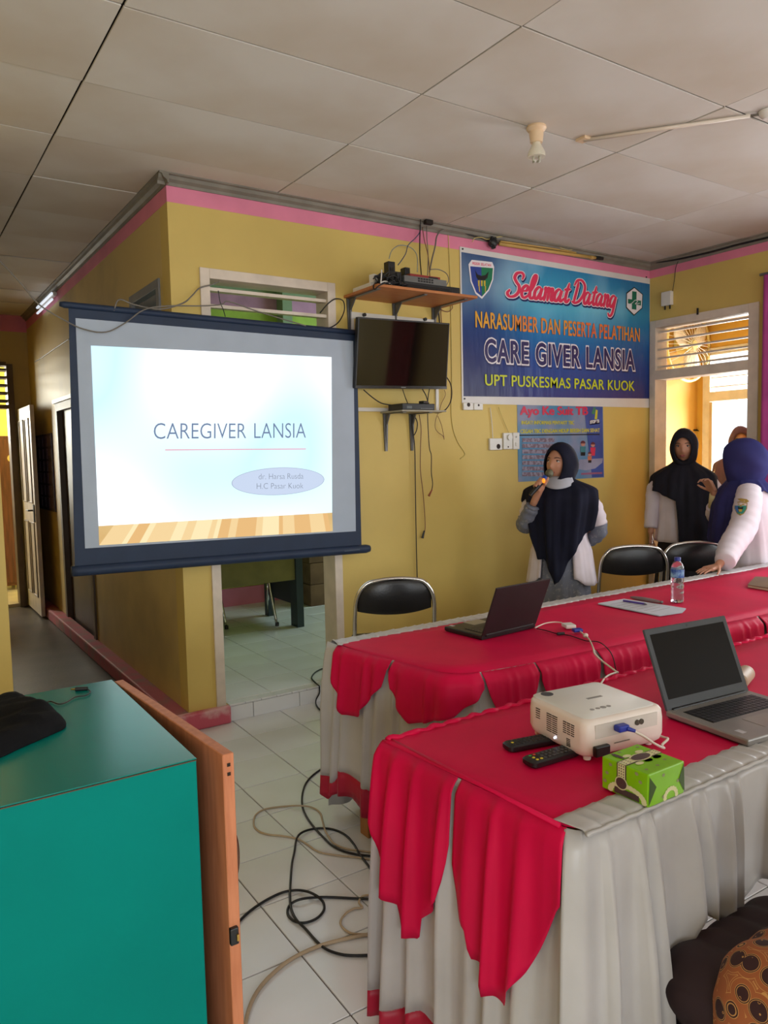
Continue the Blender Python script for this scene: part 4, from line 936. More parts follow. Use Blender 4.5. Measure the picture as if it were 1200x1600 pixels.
quad('slide_oval_line', [ce_+Vector((rx*math.cos(2*PI*i/48), 0.0004, rz_*math.sin(2*PI*i/48))) for i in range(48)], emat('slide_oval_edge', (176, 186, 210)), ps)
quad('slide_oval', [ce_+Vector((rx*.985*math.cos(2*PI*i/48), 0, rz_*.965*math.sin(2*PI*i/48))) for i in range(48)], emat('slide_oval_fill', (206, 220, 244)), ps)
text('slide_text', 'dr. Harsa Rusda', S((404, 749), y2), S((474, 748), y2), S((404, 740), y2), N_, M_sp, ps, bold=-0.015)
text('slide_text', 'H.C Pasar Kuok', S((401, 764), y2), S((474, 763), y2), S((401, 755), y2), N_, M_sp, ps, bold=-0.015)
# hanging cords of the screen and the loose wires over it
def wire(name, label, pts, r, m, cat='cable', group=None, sm=5, **k):
    o = MB().tube(pts, r, 6, smooth=sm).build(name, m, None, smooth=2); return tag(o, label, cat, group)
M_gry = mat('grey_cable', (120, 114, 106), 0.5)
yy = SY-0.04
wire('sagging_wire', 'grey wire sagging in front of the upper left of the projection screen', [at(q, 1, yy) for q in [(-10, 398), (30, 440), (60, 475), (100, 500), (130, 514), (165, 519), (195, 505), (225, 484), (262, 478), (310, 478)]] + [at((345, 476), 1, yy+.04), at((357, 471), 1, yy+.045), at((395, 484), 1, yy+0.03), at((440, 498), 1, yy+.02), at((478, 509), 1, yy)], 0.0035, M_gry)
wire('screen_cord', 'twisted dark cord tying the projection screen to the louvres over the doorway', [at((178, 486), 1, SY-.01), at((186, 468), 1, SY-.02), at((210, 476), 1, SY-.02), at((250, 483), 1, SY-.02), at((285, 474), 1, SY), at((300, 462), 1, SY+.03), at((312, 450), 1, SY+.06), at((330, 445), 1, SY+.065), at((342, 440), 1, SY+.09)], 0.004, M_gry)
wire('louvre_tie_wire', 'short wire tied around the left side of the doorway louvres', [at((341, 454), 1, YW-.01), at((344, 472), 1, YW-.01), at((349, 484), 1, YW-.01), at((352, 495), 1, YW-.012)], 0.0025, M_blkr)
wire('looped_black_cable', 'black cable looping from the wall shelf down to the top of the projection screen', [at((500, 489), 1, YW-.01), at((512, 475), 1, YW-.03), at((524, 467), 1, YW-.04), at((536, 470), 1, YW-.04), at((538, 485), 1, YW-.04), at((530, 502), 1, YW-.05), at((518, 511), 1, YW-.06), at((505, 514), 1, SY)], 0.0038, M_blkr)
wire('corridor_wire', 'thin wire strung along the corridor wall behind the screen', [at((110, 528), 0, XC-.01), at((85, 545), 0, XC-.01), at((60, 562), 0, XC-.01), at((40, 571), 0, XC-.01), Vector((1.0, 8.68, at((10, 574), 1, 8.68).z)), Vector((0.6, 8.68, at((0, 575), 1, 8.68).z))], 0.004, M_gry)
# ================================================================ TELEVISION
def T_(px, y): return at(px, 1, y)
tvA, tvB, tvC, tvD = T_((560, 495), 3.90), T_((703, 505), 3.90), T_((698, 608), 3.955), T_((555, 607), 3.955)
tv = thing('television', 'black flat television tilted forward on the yellow wall', 'television', ((tvA.x+tvB.x)/2, 3.99, (tvA.z+tvD.z)/2))
def tvp(u, v, dz=0.0):
    p = tvA.lerp(tvB, u).lerp(tvD.lerp(tvC, u), v); return p + tvn*dz
tvn = -((tvB-tvA).cross(tvD-tvA)).normalized(); tvn = tvn if tvn.y < 0 else -tvn
def tvbox(name, u0, u1, v0, v1, z0, z1, m, bevel=0):
    mb = MB(); vs = [tvp(u, v, z) for u in (u0, u1) for v in (v0, v1) for z in (z0, z1)]
    return mb.add(vs, [(0, 1, 3, 2), (4, 6, 7, 5), (0, 4, 5, 1), (2, 3, 7, 6), (0, 2, 6, 4), (1, 5, 7, 3)]).build(name, m, tv, bevel=bevel)
M_tvd = mat('television_glass', (10, 10, 12), 0.05, var=0.0, spec=0.6)
tvbox('housing', 0, 1, 0, 1, -0.035, 0.0, M_blk, 0.004); tvbox('display', 0.012, 0.988, 0.02, 0.955, 0.0, 0.001, M_tvd)
tvbox('bottom_bezel', 0.0, 1, 0.955, 1.0, -0.001, 0.002, mat('dark_gloss_bezel', (30, 28, 30), 0.2), 0.001); tvbox('maker_badge', 0.48, 0.53, 0.972, 0.984, 0.002, 0.0028, M_steel)
box('wall_bracket', ((tvA.x+tvB.x)/2-0.2, 3.985, 1.99), ((tvA.x+tvB.x)/2+0.2, YW-0.002, 2.28), M_steel, tv)
zr = at((600, 497), 1, YW-0.01).z
xr0, xr1 = at((545, 493), 1, YW).x, at((678, 500), 1, YW).x
rl = thing('mounting_rail', 'white wall rail with two bolts above the television', 'rail', ((xr0+xr1)/2, YW, zr))
box('rail', (xr0, YW-0.014, zr-0.02), (xr1, YW-0.0005, zr+0.02), M_white, rl, bevel=0.002)
box('upright', (xr0, YW-0.012, zr-0.2), (xr0+0.03, YW-0.0005, zr-0.02), M_white, rl)
for px in ((569, 492), (664, 499)):
    p = at(px, 1, YW-0.02); MB().cyl((p.x, YW-0.03, p.z), (p.x, YW-0.012, p.z), 0.011, n=12).build('bolt', M_blk, rl)
lw = at((575, 640), 1, YW); 
tag(box('cable_trunking', (2.5, YW-0.012, lw.z-0.012), (at((660, 640), 1, YW).x, YW-0.0005, lw.z+0.012), M_white, None, bevel=0.002), 'white plastic trunking strip on the wall under the television', 'trunking')
# ================================================================ SHELVES WITH DEVICES
def bracket(par, x, z, arm, drop, y=YW, m=M_steel):
    b = MB().b2((x-0.013, y-arm, z-0.006), (x+0.013, y, z-0.001))
    b.prism([(-0.018, 0), (0.018, 0), (0.014, -drop*0.5), (0.009, -drop), (-0.009, -drop), (-0.014, -drop*0.5)], 0.012, frame=lambda a_, b_, c_: (x+a_, y-c_, z+b_-0.001))
    b.prism([(0, 0), (-arm*0.25, 0), (-0.022, -drop*0.28), (-0.008, -drop*0.9), (0, -drop*0.95)], 0.008, frame=lambda a_, b_, c_: (x-0.004+c_, y+a_-0.003, z+b_-0.005))
    b.cyl((x, y-0.008, z-drop+0.015), (x, y, z-drop+0.015), 0.006, n=8); return b.build('shelf_bracket', m, par)

SX0, SX1, SYF, SZ = 2.435, 3.185, 3.695, 2.478
sh = thing('wall_shelf', 'orange wooden wall shelf on three grey brackets above the television', 'shelf', ((SX0+SX1)/2, YW-0.19, SZ))
box('board', (SX0, SYF, SZ), (SX1, YW-0.001, SZ+0.016), M_wood, sh, bevel=0.002)
for x in (SX0+0.035, 2.81, 3.125): bracket(sh, x, SZ, 0.34, 0.24)
ZD = SZ+0.0165
dv = thing('video_recorder', 'flat black video recorder lying on the wall shelf under the grey switch', 'recorder', (2.84, 3.86, ZD))
box('case', (2.55, 3.74, ZD), (3.02, 3.98, ZD+0.045), M_blk, dv, bevel=0.003)
box('front_strip', (2.56, 3.737, ZD+0.012), (3.01, 3.741, ZD+0.03), mat('gloss_black_strip', (14, 14, 16), 0.15), dv)
sw = thing('network_switch', 'grey network switch with ports stacked on the black recorder', 'network switch', (2.84, 3.86, ZD+0.046))
box('case', (2.66, 3.745, ZD+0.0455), (2.98, 3.93, ZD+0.082), mat('grey_device_metal', (112, 112, 110), 0.45, 0.3), sw, bevel=0.002)
for k in range(6):
    xx = 2.76+0.02*k; box('port', (xx, 3.7435, ZD+0.052), (xx+0.015, 3.7455, ZD+0.062), M_blk, sw); box('port', (xx, 3.7435, ZD+0.066), (xx+0.015, 3.7455, ZD+0.076), M_blk, sw)
rd = thing('red_router', 'flat red and black router on top of the grey switch', 'router', (2.85, 3.86, ZD+0.083))
box('case', (2.72, 3.77, ZD+0.0825), (2.95, 3.92, ZD+0.103), mat('dull_red_plastic', (150, 44, 44), 0.4), rd, bevel=0.003)
box('vent', (2.86, 3.768, ZD+0.087), (2.93, 3.771, ZD+0.097), M_blk, rd)
pb = thing('black_decoder', 'square black decoder at the left of the grey switch', 'decoder', (2.6, 3.86, ZD+0.046))
box('case', (2.56, 3.76, ZD+0.0455), (2.652, 3.93, ZD+0.10), M_blk, pb, bevel=0.004)
for lab, xx, hh, w__ in (('tall black power adapter standing on the wall shelf', 2.655, 0.14, 0.05), ('shorter black power adapter beside the tall one on the wall shelf', 2.735, 0.055, 0.04)):
    zz = ZD+0.1005 if hh > 0.1 else ZD+0.1035
    p_ = thing('power_adapter', lab, 'adapter', (xx, 3.84, zz), 0, 'power adapters on the wall shelf')
    base_z = ZD+0.1005 if hh > 0.1 else ZD+0.1035
    x_ = xx-0.035 if hh > 0.1 else xx
    box('body', (x_-w__/2, 3.815, base_z), (x_+w__/2, 3.865, base_z+(0.07 if hh > 0.1 else 0.045)), M_blk, p_, bevel=0.004)
    box('face', (x_-w__/4, 3.8135, base_z+0.01), (x_+w__/4, 3.816, base_z+0.035), mat('gloss_black_strip', (14, 14, 16), 0.15), p_)
bx_ = thing('black_media_box', 'small black box at the right end of the wall shelf', 'box', (3.07, 3.84, ZD))
box('case', (3.025, 3.79, ZD), (3.12, 3.9, ZD+0.06), M_blk, bx_, bevel=0.003)
wp = thing('white_power_strip', 'white power strip with plugs at the left end of the wall shelf', 'power strip', (2.5, 3.85, ZD))
box('strip', (2.455, 3.80, ZD), (2.505, 4.0, ZD+0.03), M_white, wp, bevel=0.004)
MB().box((2.49, 3.82, ZD+0.055), (0.035, 0.04, 0.05), rz=0.3).build('white_plug', M_white, wp, bevel=0.004)
MB().box((2.53, 3.82, ZD+0.05), (0.03, 0.035, 0.045), rz=-0.3).build('black_plug', M_blk, wp, bevel=0.004)
rr = random.Random(5)
mb = MB()
for k in range(18):
    x0_ = rr.uniform(2.44, 2.56); pts = [Vector((x0_+0.03*rr.uniform(-1, 1)+0.025*i, rr.uniform(3.70, 3.78), ZD+0.008+rr.uniform(0, 0.075)*(1 if i in (1, 2) else .3))) for i in range(5)]
    mb.tube(pts, 0.004, 6, smooth=5)
mb.tube([Vector((2.56, 3.71, ZD+0.02)), Vector((2.5, 3.69, ZD+0.01)), Vector((2.44, 3.685, ZD-0.015)), Vector((2.42, 3.70, ZD-0.035)), Vector((2.43, 3.73, ZD-0.01)), Vector((2.45, 3.72, ZD+0.02))], 0.004, 6, smooth=5)
tag(mb.build('cable_tangle', M_blkr, None, smooth=2), 'tangle of black cables at the left end of the wall shelf', 'cable')
mb = MB(); mb.tube([Vector((2.47, 3.70, ZD+0.08)), Vector((2.46, 3.69, ZD+0.04)), Vector((2.455, 3.69, ZD+0.0))], 0.004, 6, smooth=5); mb.tube([Vector((2.46, 3.70, ZD+0.006)), Vector((2.5, 3.71, ZD+0.02)), Vector((2.55, 3.72, ZD+0.012))], 0.0045, 6, smooth=5)
tag(mb.build('white_cable', M_white, None, smooth=2), 'white cable looped over the left edge of the wall shelf', 'cable')
# cables from the ceiling to the devices
def wl(label, pts, r, m, y0=YW-0.012, ys=None, group=None, name='hanging_cable'):
    P_ = [at(q, 1, (ys[i] if ys else y0)) for i, q in enumerate(pts)]; return wire(name, label, P_, r, m, group=group or 'cables hanging on the television wall')
wl('thin blue-black cable from the ceiling corner to the adapters on the wall shelf', [(657, 347), (656, 362), (649, 372), (638, 383), (634, 396), (628, 406), (622, 414)], 0.003, mat('blue_grey_cable', (70, 84, 110), 0.5), ys=[4.05, 4.04, 4.02, 3.98, 3.94, 3.9, 3.86])
wl('black cable dropping straight from the ceiling to the devices on the wall shelf', [(657, 345), (656, 370), (656, 400), (658, 425), (659, 437)], 0.004, M_blkr, ys=[4.05, 4.03, 4.0, 3.95, 3.9])
wl('brown cable dropping beside the black one to the wall shelf', [(660, 355), (663, 375), (669, 400), (671, 425), (672, 436)], 0.003, mat('brown_cable', (130, 84, 60), 0.5), ys=[4.05, 4.03, 4.0, 3.95, 3.9])
wl('grey cable dropping third from the ceiling to the wall shelf', [(667, 352), (667, 372), (669, 400), (668, 430)], 0.003, M_gry, ys=[4.05, 4.03, 4.0, 3.95])
wl('thick grey cable curving from the ceiling down to the wall shelf', [(708, 361), (693, 359), (683, 368), (680, 385), (675, 405), (671, 425)], 0.005, M_gry, ys=[4.06, 4.05, 4.04, 4.02, 4.0, 3.95])
wl('pale cable arching up behind the adapters on the wall shelf', [(608, 404), (612, 392), (622, 384), (634, 384), (646, 390), (652, 402), (652, 425)], 0.003, mat('pale_grey_cable', (150, 158, 150), 0.5), ys=[3.9, 3.95, 4.0, 4.02, 4.02, 4.0, 3.95])
wl('grey cable bulging out to the right of the wall shelf', [(672, 421), (685, 421), (697, 427), (701, 437), (697, 446), (688, 450)], 0.003, M_gry, ys=[3.9]*6)
wl('red-brown cable loop under the right end of the wall shelf', [(688, 478), (690, 484), (700, 487), (707, 481), (704, 472), (700, 468)], 0.003, mat('brown_cable', (130, 84, 60)), ys=[4.06]*6)
wl('black cable from the wall shelf down behind the television', [(683, 470), (685, 485), (687, 504)], 0.005, M_blkr)
wl('thin red-brown cable from the wall shelf down behind the television', [(689, 476), (689, 490), (690, 504)], 0.003, MATS['brown_cable'])
cb_ = thing('ceiling_cable_exit', 'dark hole plate where cables leave the ceiling above the wall shelf', 'cable plate', at((660, 340), 1, YW-0.05))
box('plate', (at((655, 340), 1, YW).x-0.0, YW-0.075, HC-0.03), (at((666, 340), 1, YW).x, YW-0.045, HC-0.003), M_dark, cb_, bevel=0.002)
MB().tube([at((657, 343), 1, YW-.06), at((657, 350), 1, YW-.05)], 0.004).build('cable_stub', M_blkr, cb_)
# long black cable under the cornice, camera mount, yellow conduit
wire('cornice_cable', 'long black cable running under the cornice above the banner', [at(q, 1, YW-0.02) for q in [(656, 347), (670, 349), (700, 357), (735, 367), (765, 376), (800, 384), (850, 392), (900, 398), (950, 403), (1010, 408)]], 0.005, M_blkr)
wire('cornice_cable', 'black cable running under the cornice of the doorway wall to the right', [at((1022, 411), 0, XR-.03), at((1060, 405), 0, XR-.03), at((1110, 394), 0, XR-.03), at((1150, 383), 0, XR-.03), at((1200, 371), 0, XR-.03), at((1260, 355), 0, XR-.03)], 0.007, M_blkr)
wire('branch_wire', 'black wire branching from the cornice cable down to the junction box', [at(q, 0, XR-.012) for q in [(1093, 391), (1075, 397), (1062, 405), (1056, 418), (1054, 435), (1051, 455)]], 0.0025, M_blkr)
cmr = thing('camera_dome', 'small black round fitting above the upper left of the banner', 'camera', at((770, 380), 1, YW-0.03))
MB().ell(at((770, 379), 1, YW-0.035), (0.036, 0.03, 0.036), 16, 10).build('head', M_blk, cmr, smooth=2)
MB().cyl(at((770, 379), 1, YW-0.03), at((770, 389), 1, YW-0.03), 0.014, 0.010).build('stem', M_blk, cmr, smooth=True)
for k in range(6): MB().ell(at((770, 379), 1, YW-0.035)+Vector((0.034*math.cos(k), -0.008, 0.034*math.sin(k))), (0.009, 0.009, 0.009), 8, 6).build('knob', M_blk, cmr, smooth=2)
cn = thing('conduit', 'yellowed plastic conduit with black end cap above the banner', 'conduit', at((860, 395), 1, YW-0.03))
M_cond = mat('yellowed_conduit', (206, 166, 92), 0.45)
MB().tube([at((780, 381), 1, YW-0.03), at((860, 393), 1, YW-0.03), at((932, 403), 1, YW-0.03)], 0.012, 12).build('pipe', M_cond, cn, smooth=2)
MB().tube([at((782, 377), 1, YW-0.03), at((860, 388), 1, YW-0.03), at((900, 395), 1, YW-0.03)], 0.006, 10).build('thin_pipe', M_cond, cn, smooth=2)
MB().cyl(at((930, 403), 1, YW-0.03), at((941, 404), 1, YW-0.03), 0.015, n=12).build('end_cap', M_blk, cn); MB().cyl(at((922, 402), 1, YW-0.03), at((926, 402.5), 1, YW-0.03), 0.0135, n=12).build('collar', M_cond, cn)
wire('yellow_wire', 'loose yellow wire waving along the conduit above the banner', [at(q, 1, YW-0.035) for q in [(738, 378), (742, 372), (752, 371), (762, 374), (780, 370), (800, 370), (815, 374), (828, 372), (845, 376), (865, 381), (878, 388), (890, 391), (900, 387), (912, 382)]], 0.0028, mat('yellow_wire', (206, 186, 110), 0.5))
wire('wall_wire', 'thin yellow wire running down the wall from the cornice beside the television', [at(q, 1, YW-0.004) for q in [(700, 362), (702, 400), (704, 460), (705, 520), (706, 600), (705, 640), (708, 670), (715, 690), (724, 704), (726, 711), (719, 717)]], 0.003, mat('yellow_wire', (206, 186, 110)))
# ---- lower small shelf
lz_ = 1.778
ls = thing('small_wall_shelf', 'small grey wall shelf on two long brackets under the television', 'shelf', (2.84, 3.95, lz_))
box('board', (2.685, 3.83, lz_), (3.03, YW-0.001, lz_+0.010), mat('grey_laminate', (164, 158, 140), 0.5), ls, bevel=0.002)
for x in (2.72, 2.925): bracket(ls, x, lz_, 0.22, 0.24)
rc = thing('satellite_receiver', 'black satellite receiver on the small shelf under the television', 'receiver', (2.82, 3.93, lz_+0.0105))
box('case', (2.71, 3.86, lz_+0.0105), (2.96, 4.02, lz_+0.052), M_blk, rc, bevel=0.004)
box('indicator_panel', (2.74, 3.8585, lz_+0.02), (2.78, 3.861, lz_+0.036), mat('grey_screen_print', (90, 96, 96), 0.4), rc)
for k in range(8): box('button', (2.85+0.012*k, 3.8585, lz_+0.018), (2.857+0.012*k, 3.861, lz_+0.024), M_steel, rc)
a_ = thing('coiled_plug', 'small black plug lying on the satellite receiver', 'plug', (2.92, 3.9, lz_+0.0525)); MB().box((2.90, 3.9, lz_+0.062), (0.05, 0.04, 0.018), rz=0.3).build('body', M_blk, a_, bevel=0.004); MB().cyl((2.93, 3.91, lz_+0.062), (2.955, 3.92, lz_+0.06), 0.006).build('collar', M_blk, a_)
wl('black cable from the left of the television to the satellite receiver', [(568, 609), (582, 621), (596, 630), (612, 633)], 0.0035, M_blkr, ys=[3.97, 3.97, 3.95, 3.92])
wl('short black cable from the television down to the satellite receiver', [(629, 608), (633, 620), (637, 630)], 0.003, M_blkr, ys=[3.98, 3.97, 3.93])
wl('black cable hanging from the television past the small shelf nearly to the chair', [(671, 608), (669, 620), (668, 640), (669, 670), (671, 700), (674, 712), (674, 738), (676, 756), (674, 768)], 0.0032, M_blkr, ys=[3.99]*9)
wl('black cable hooked from behind the television to the long hanging cable', [(660, 608), (666, 619), (670, 634)], 0.0035, M_blkr, ys=[3.99]*3)
wl('longest black cable hanging from the small shelf down to the lone chair', [(644, 648), (645, 670), (648, 700), (649, 755), (650, 820), (651, 870), (652, 905)], 0.0035, M_blkr, ys=[4.05]*7)
wl('brown cable with dark plug hanging from the small shelf', [(655, 648), (658, 670), (657, 700), (657, 735), (661, 770), (664, 810), (664, 828), (661, 838)], 0.003, MATS['brown_cable'], ys=[4.05]*8)
MB_ = MB().cyl(at((663, 829), 1, 4.05), at((660, 841), 1, 4.05), 0.005, 0.009, 8).build('hanging_plug', M_blk, None); tag(MB_, 'dark plug at the end of the brown cable below the small shelf', 'plug')
MB_ = MB().cyl(at((675, 765), 1, 3.99), at((670, 775), 1, 3.99), 0.004, 0.008, 8).build('hanging_plug', mat('red_brown_plug', (150, 70, 44), 0.5), None); tag(MB_, 'red-brown plug at the end of the cable hanging from the television', 'plug')
wl('short curved black cable under the small shelf bracket', [(648, 650), (652, 660), (651, 672), (647, 680)], 0.0035, M_blkr, ys=[4.04]*4)
wl('black cable arching from the right side of the television down to the small shelf', [(697, 588), (704, 600), (706, 616), (703, 630), (695, 641), (683, 645), (668, 642)], 0.004, M_blkr, ys=[4.0, 4.02, 4.03, 4.03, 4.02, 4.0, 3.9])
wl('thin brown looped wire dangling right of the small shelf', [(694, 609), (696, 617), (690, 630), (687, 640), (681, 655), (680, 668), (684, 675), (692, 681), (694, 686), (690, 665), (684, 650)], 0.002, MATS['brown_cable'], ys=[4.05]*11)
vt = at((682, 625), 1, YW)
tag(box('cable_trunking', (vt.x-0.012, YW-0.012, at((682, 642), 1, YW).z), (vt.x+0.012, YW-0.0005, at((681, 607), 1, YW).z), M_white, None, bevel=0.002), 'upright white trunking right of the satellite receiver', 'trunking')
# ================================================================ BANNER
BY = YW-0.006
bx0, bx1, bz0, bz1 = 3.355, 5.362, 1.852, 2.905
ban = thing('banner', 'large blue printed welcome banner on the yellow wall', 'banner', ((bx0+bx1)/2, BY, bz0))
def B(px, y=BY-0.003): return at(px, 1, y)
def banner_mat():
    m = bpy.data.materials.new('banner_print'); m.use_nodes = True; nt = m.node_tree; n = nt.nodes; L = nt.links; b = n['Principled BSDF']; b.inputs['Roughness'].default_value = 0.38
    tc = n.new('ShaderNodeTexCoord'); sp = n.new('ShaderNodeSeparateXYZ'); L.new(tc.outputs['Generated'], sp.inputs[0])
    def ramp(sock, stops):
        r = n.new('ShaderNodeValToRGB'); e = r.color_ramp.elements
        e[0].position = stops[0][0]; e[0].color = (*lin(stops[0][1]), 1); e[1].position = stops[-1][0]; e[1].color = (*lin(stops[-1][1]), 1)
        for p_, c in stops[1:-1]: x = e.new(p_); x.color = (*lin(c), 1)
        L.new(sock, r.inputs[0]); return r.outputs[0]
    v = ramp(sp.outputs['Z'], [(0.0, (54, 56, 128)), (0.28, (34, 78, 158)), (0.5, (24, 122, 186)), (0.72, (70, 176, 208)), (1.0, (44, 134, 184))])
    h = ramp(sp.outputs['X'], [(0.0, (24, 50, 140)), (0.12, (30, 70, 150)), (0.35, (255, 255, 255)), (0.6, (255, 255, 255)), (1.0, (150, 190, 220))])
    nz = n.new('ShaderNodeTexNoise'); nz.inputs['Scale'].default_value = 1.6; nz.inputs['Detail'].default_value = 2; L.new(tc.outputs['Object'], nz.inputs['Vector'])
    cl = ramp(nz.outputs['Fac'], [(0.42, (0, 0, 0)), (0.7, (170, 190, 185))])
    mx = n.new('ShaderNodeMix'); mx.data_type = 'RGBA'; mx.blend_type = 'MULTIPLY'; mx.inputs[0].default_value = 0.85; L.new(v, mx.inputs[6]); L.new(h, mx.inputs[7])
    zz = ramp(sp.outputs['Z'], [(0.45, (0, 0, 0)), (0.8, (255, 255, 255))])
    m2 = n.new('ShaderNodeMix'); m2.data_type = 'RGBA'; m2.blend_type = 'MULTIPLY'; m2.inputs[0].default_value = 1; L.new(cl, m2.inputs[6]); L.new(zz, m2.inputs[7])
    ad_ = n.new('ShaderNodeMix'); ad_.data_type = 'RGBA'; ad_.blend_type = 'ADD'; ad_.inputs[0].default_value = 0.7; L.new(mx.outputs[2], ad_.inputs[6]); L.new(m2.outputs[2], ad_.inputs[7])
    L.new(ad_.outputs[2], b.inputs['Base Color'])
    n2 = n.new('ShaderNodeTexNoise'); n2.inputs['Scale'].default_value = 5; mp = n.new('ShaderNodeMapping'); mp.inputs['Scale'].default_value = (2.2, 1, 0.5); L.new(tc.outputs['Object'], mp.inputs[0]); L.new(mp.outputs[0], n2.inputs['Vector'])
    bp = n.new('ShaderNodeBump'); bp.inputs['Strength'].default_value = 0.5; bp.inputs['Distance'].default_value = 0.02; L.new(n2.outputs['Fac'], bp.inputs['Height']); L.new(bp.outputs[0], b.inputs['Normal']); return m
M_bw = mat('white_banner_vinyl', (222, 218, 214), 0.4, var=0.02)
quad('sheet', [(bx0, BY, bz1), (bx1, BY, bz1), (bx1, BY, bz0), (bx0, BY, bz0)], M_bw, ban, 0.002)
quad('printed_field', [(bx0+0.012, BY-0.0008, bz1-0.035), (bx1-0.004, BY-0.0008, bz1-0.045), (bx1-0.004, BY-0.0008, bz0+0.075), (bx0+0.014, BY-0.0008, bz0+0.05)], banner_mat(), ban, 0.0006)
for q in ((723, 389), (726, 623), (1010, 433)): p = B(q); MB().cyl((p.x, BY-0.006, p.z), (p.x, BY, p.z), 0.006, n=8).build('nail', M_blk, ban)
M_wht = mat('print_white', (238, 232, 236), 0.45, var=0.0); M_shd = mat('print_navy_shadow', (28, 34, 96), 0.45, var=0.0)
M_pkr = mat('print_rose_red', (226, 54, 92), 0.45, var=0.0); M_yor = mat('print_orange_red', (236, 104, 66), 0.45, rgb2=(232, 170, 50), scale=1.1, thr=(0.4, 0.6))
M_ply = mat('print_yellow_green', (206, 214, 40), 0.45, var=0.0); M_dnv = mat('print_dark_navy', (46, 34, 92), 0.45, var=0.0)
# brush script "Selamat Datang" drawn as strokes
GL = {
 'S': ([[(1.05, 1.5), (1.1, 1.8), (0.85, 2.0), (0.45, 1.9), (0.32, 1.55), (0.55, 1.2), (0.85, 0.9), (0.9, 0.45), (0.6, 0.08), (0.15, 0.0), (-0.1, 0.25), (0.05, 0.5)]], 1.15),
 'e': ([[(0.1, 0.55), (0.45, 0.62), (0.55, 0.88), (0.35, 1.02), (0.08, 0.75), (0.08, 0.25), (0.35, 0.02), (0.72, 0.25)]], 0.68),
 'l': ([[(0.0, 0.3), (0.3, 0.9), (0.48, 1.65), (0.40, 1.95), (0.2, 1.6), (0.12, 0.6), (0.22, 0.08), (0.45, 0.05), (0.62, 0.3)]], 0.55),
 'a': ([[(0.62, 0.9), (0.35, 1.02), (0.06, 0.65), (0.1, 0.12), (0.32, 0.05), (0.56, 0.5), (0.66, 0.95), (0.6, 0.3), (0.72, 0.02), (0.98, 0.28)]], 0.92),
 'm': ([[(0.02, 0.85), (0.14, 1.0), (0.12, 0.0)], [(0.13, 0.5), (0.36, 1.0), (0.48, 0.9), (0.44, 0.0)], [(0.46, 0.5), (0.70, 1.0), (0.82, 0.85), (0.78, 0.2), (0.88, 0.02), (1.1, 0.28)]], 1.05),
 't': ([[(0.38, 1.6), (0.26, 0.8), (0.24, 0.2), (0.4, 0.02), (0.64, 0.28)], [(0.0, 1.05), (0.3, 1.1), (0.58, 1.14)]], 0.58),
 'D': ([[(0.42, 1.75), (0.34, 1.0), (0.2, 0.12)], [(0.0, 1.5), (0.25, 1.9), (0.75, 1.95), (1.2, 1.55), (1.22, 0.9), (0.85, 0.25), (0.35, 0.0), (0.0, 0.1)]], 1.3),
 'n': ([[(0.02, 0.85), (0.14, 1.0), (0.12, 0.0)], [(0.13, 0.5), (0.38, 1.0), (0.52, 0.85), (0.48, 0.2), (0.58, 0.02), (0.82, 0.28)]], 0.78),
 'g': ([[(0.62, 0.9), (0.35, 1.02), (0.06, 0.65), (0.1, 0.12), (0.32, 0.05), (0.58, 0.6), (0.66, 0.95), (0.6, 0.1), (0.5, -0.55), (0.25, -0.8), (0.02, -0.6)]], 0.9),
 ' ': ([], 0.65)}
def script(name, s_, o, ex_, ey_, w_, m, off, par, shift=(0, 0)):
    x = 0; mb = MB(); k_ = 0
    for ch in s_:
        st, adv = GL[ch]
        for poly in st:
            k_ += 1
            pts = spline([Vector((px+x+0.22*py, py, 0)) for px, py in poly], 5); L_, R_ = [], []
            for i, p in enumerate(pts):
                d = (pts[min(i+1, len(pts)-1)]-pts[max(i-1, 0)]).normalized(); t = i/(len(pts)-1)
                ww = w_*(0.72+0.4*abs(d.y))*(0.55+0.45*min(1, 6*t, 6*(1-t)+0.3)); nn = Vector((-d.y, d.x, 0))
                L_.append(p+nn*ww+Vector((0, 0, t))); R_.append(p-nn*ww+Vector((0, 0, t)))
            def W_(p): return o + ex_*(p.x+shift[0]) + ey_*(p.y+shift[1]) + Vector((0, -off-0.0002*(k_ % 4)-0.0006*p.z, 0))
            # round ends
            mb.grid([[W_(p) for p in L_], [W_(p) for p in R_]])
            for c_, rr__ in ((pts[0], (L_[0]-R_[0]).length/2), (pts[-1]+Vector((0, 0, 1.0)), (L_[-1]-R_[-1]).length/2)):
                mb.add([W_(c_+Vector((rr__*math.cos(2*PI*i/10), rr__*math.sin(2*PI*i/10), 0)))+Vector((0, -0.0001, 0)) for i in range(10)], [tuple(range(10))])
        x += adv
    return mb.build(name, m, par)
def scr_word(s_, pa, pb, ph):
    o = B(pa); e = B(pb); tot = sum(GL[c][1] for c in s_); ex_ = (e-o)/tot; hh = B(ph)-o; ey_ = Vector((0, 0, hh.z)); 
    script('script_shadow', s_, o, ex_, ey_, 0.24, M_shd, 0.0004, ban, (0.07, -0.12))
    script('script_outline', s_, o, ex_, ey_, 0.21, M_wht, 0.0020, ban)
    script('script_letters', s_, o, ex_, ey_, 0.135, M_pkr, 0.0036, ban)
scr_word('Selamat', (793, 463), (887, 473), (791, 443)); scr_word('Datang', (893, 473), (962, 481), (891, 454))
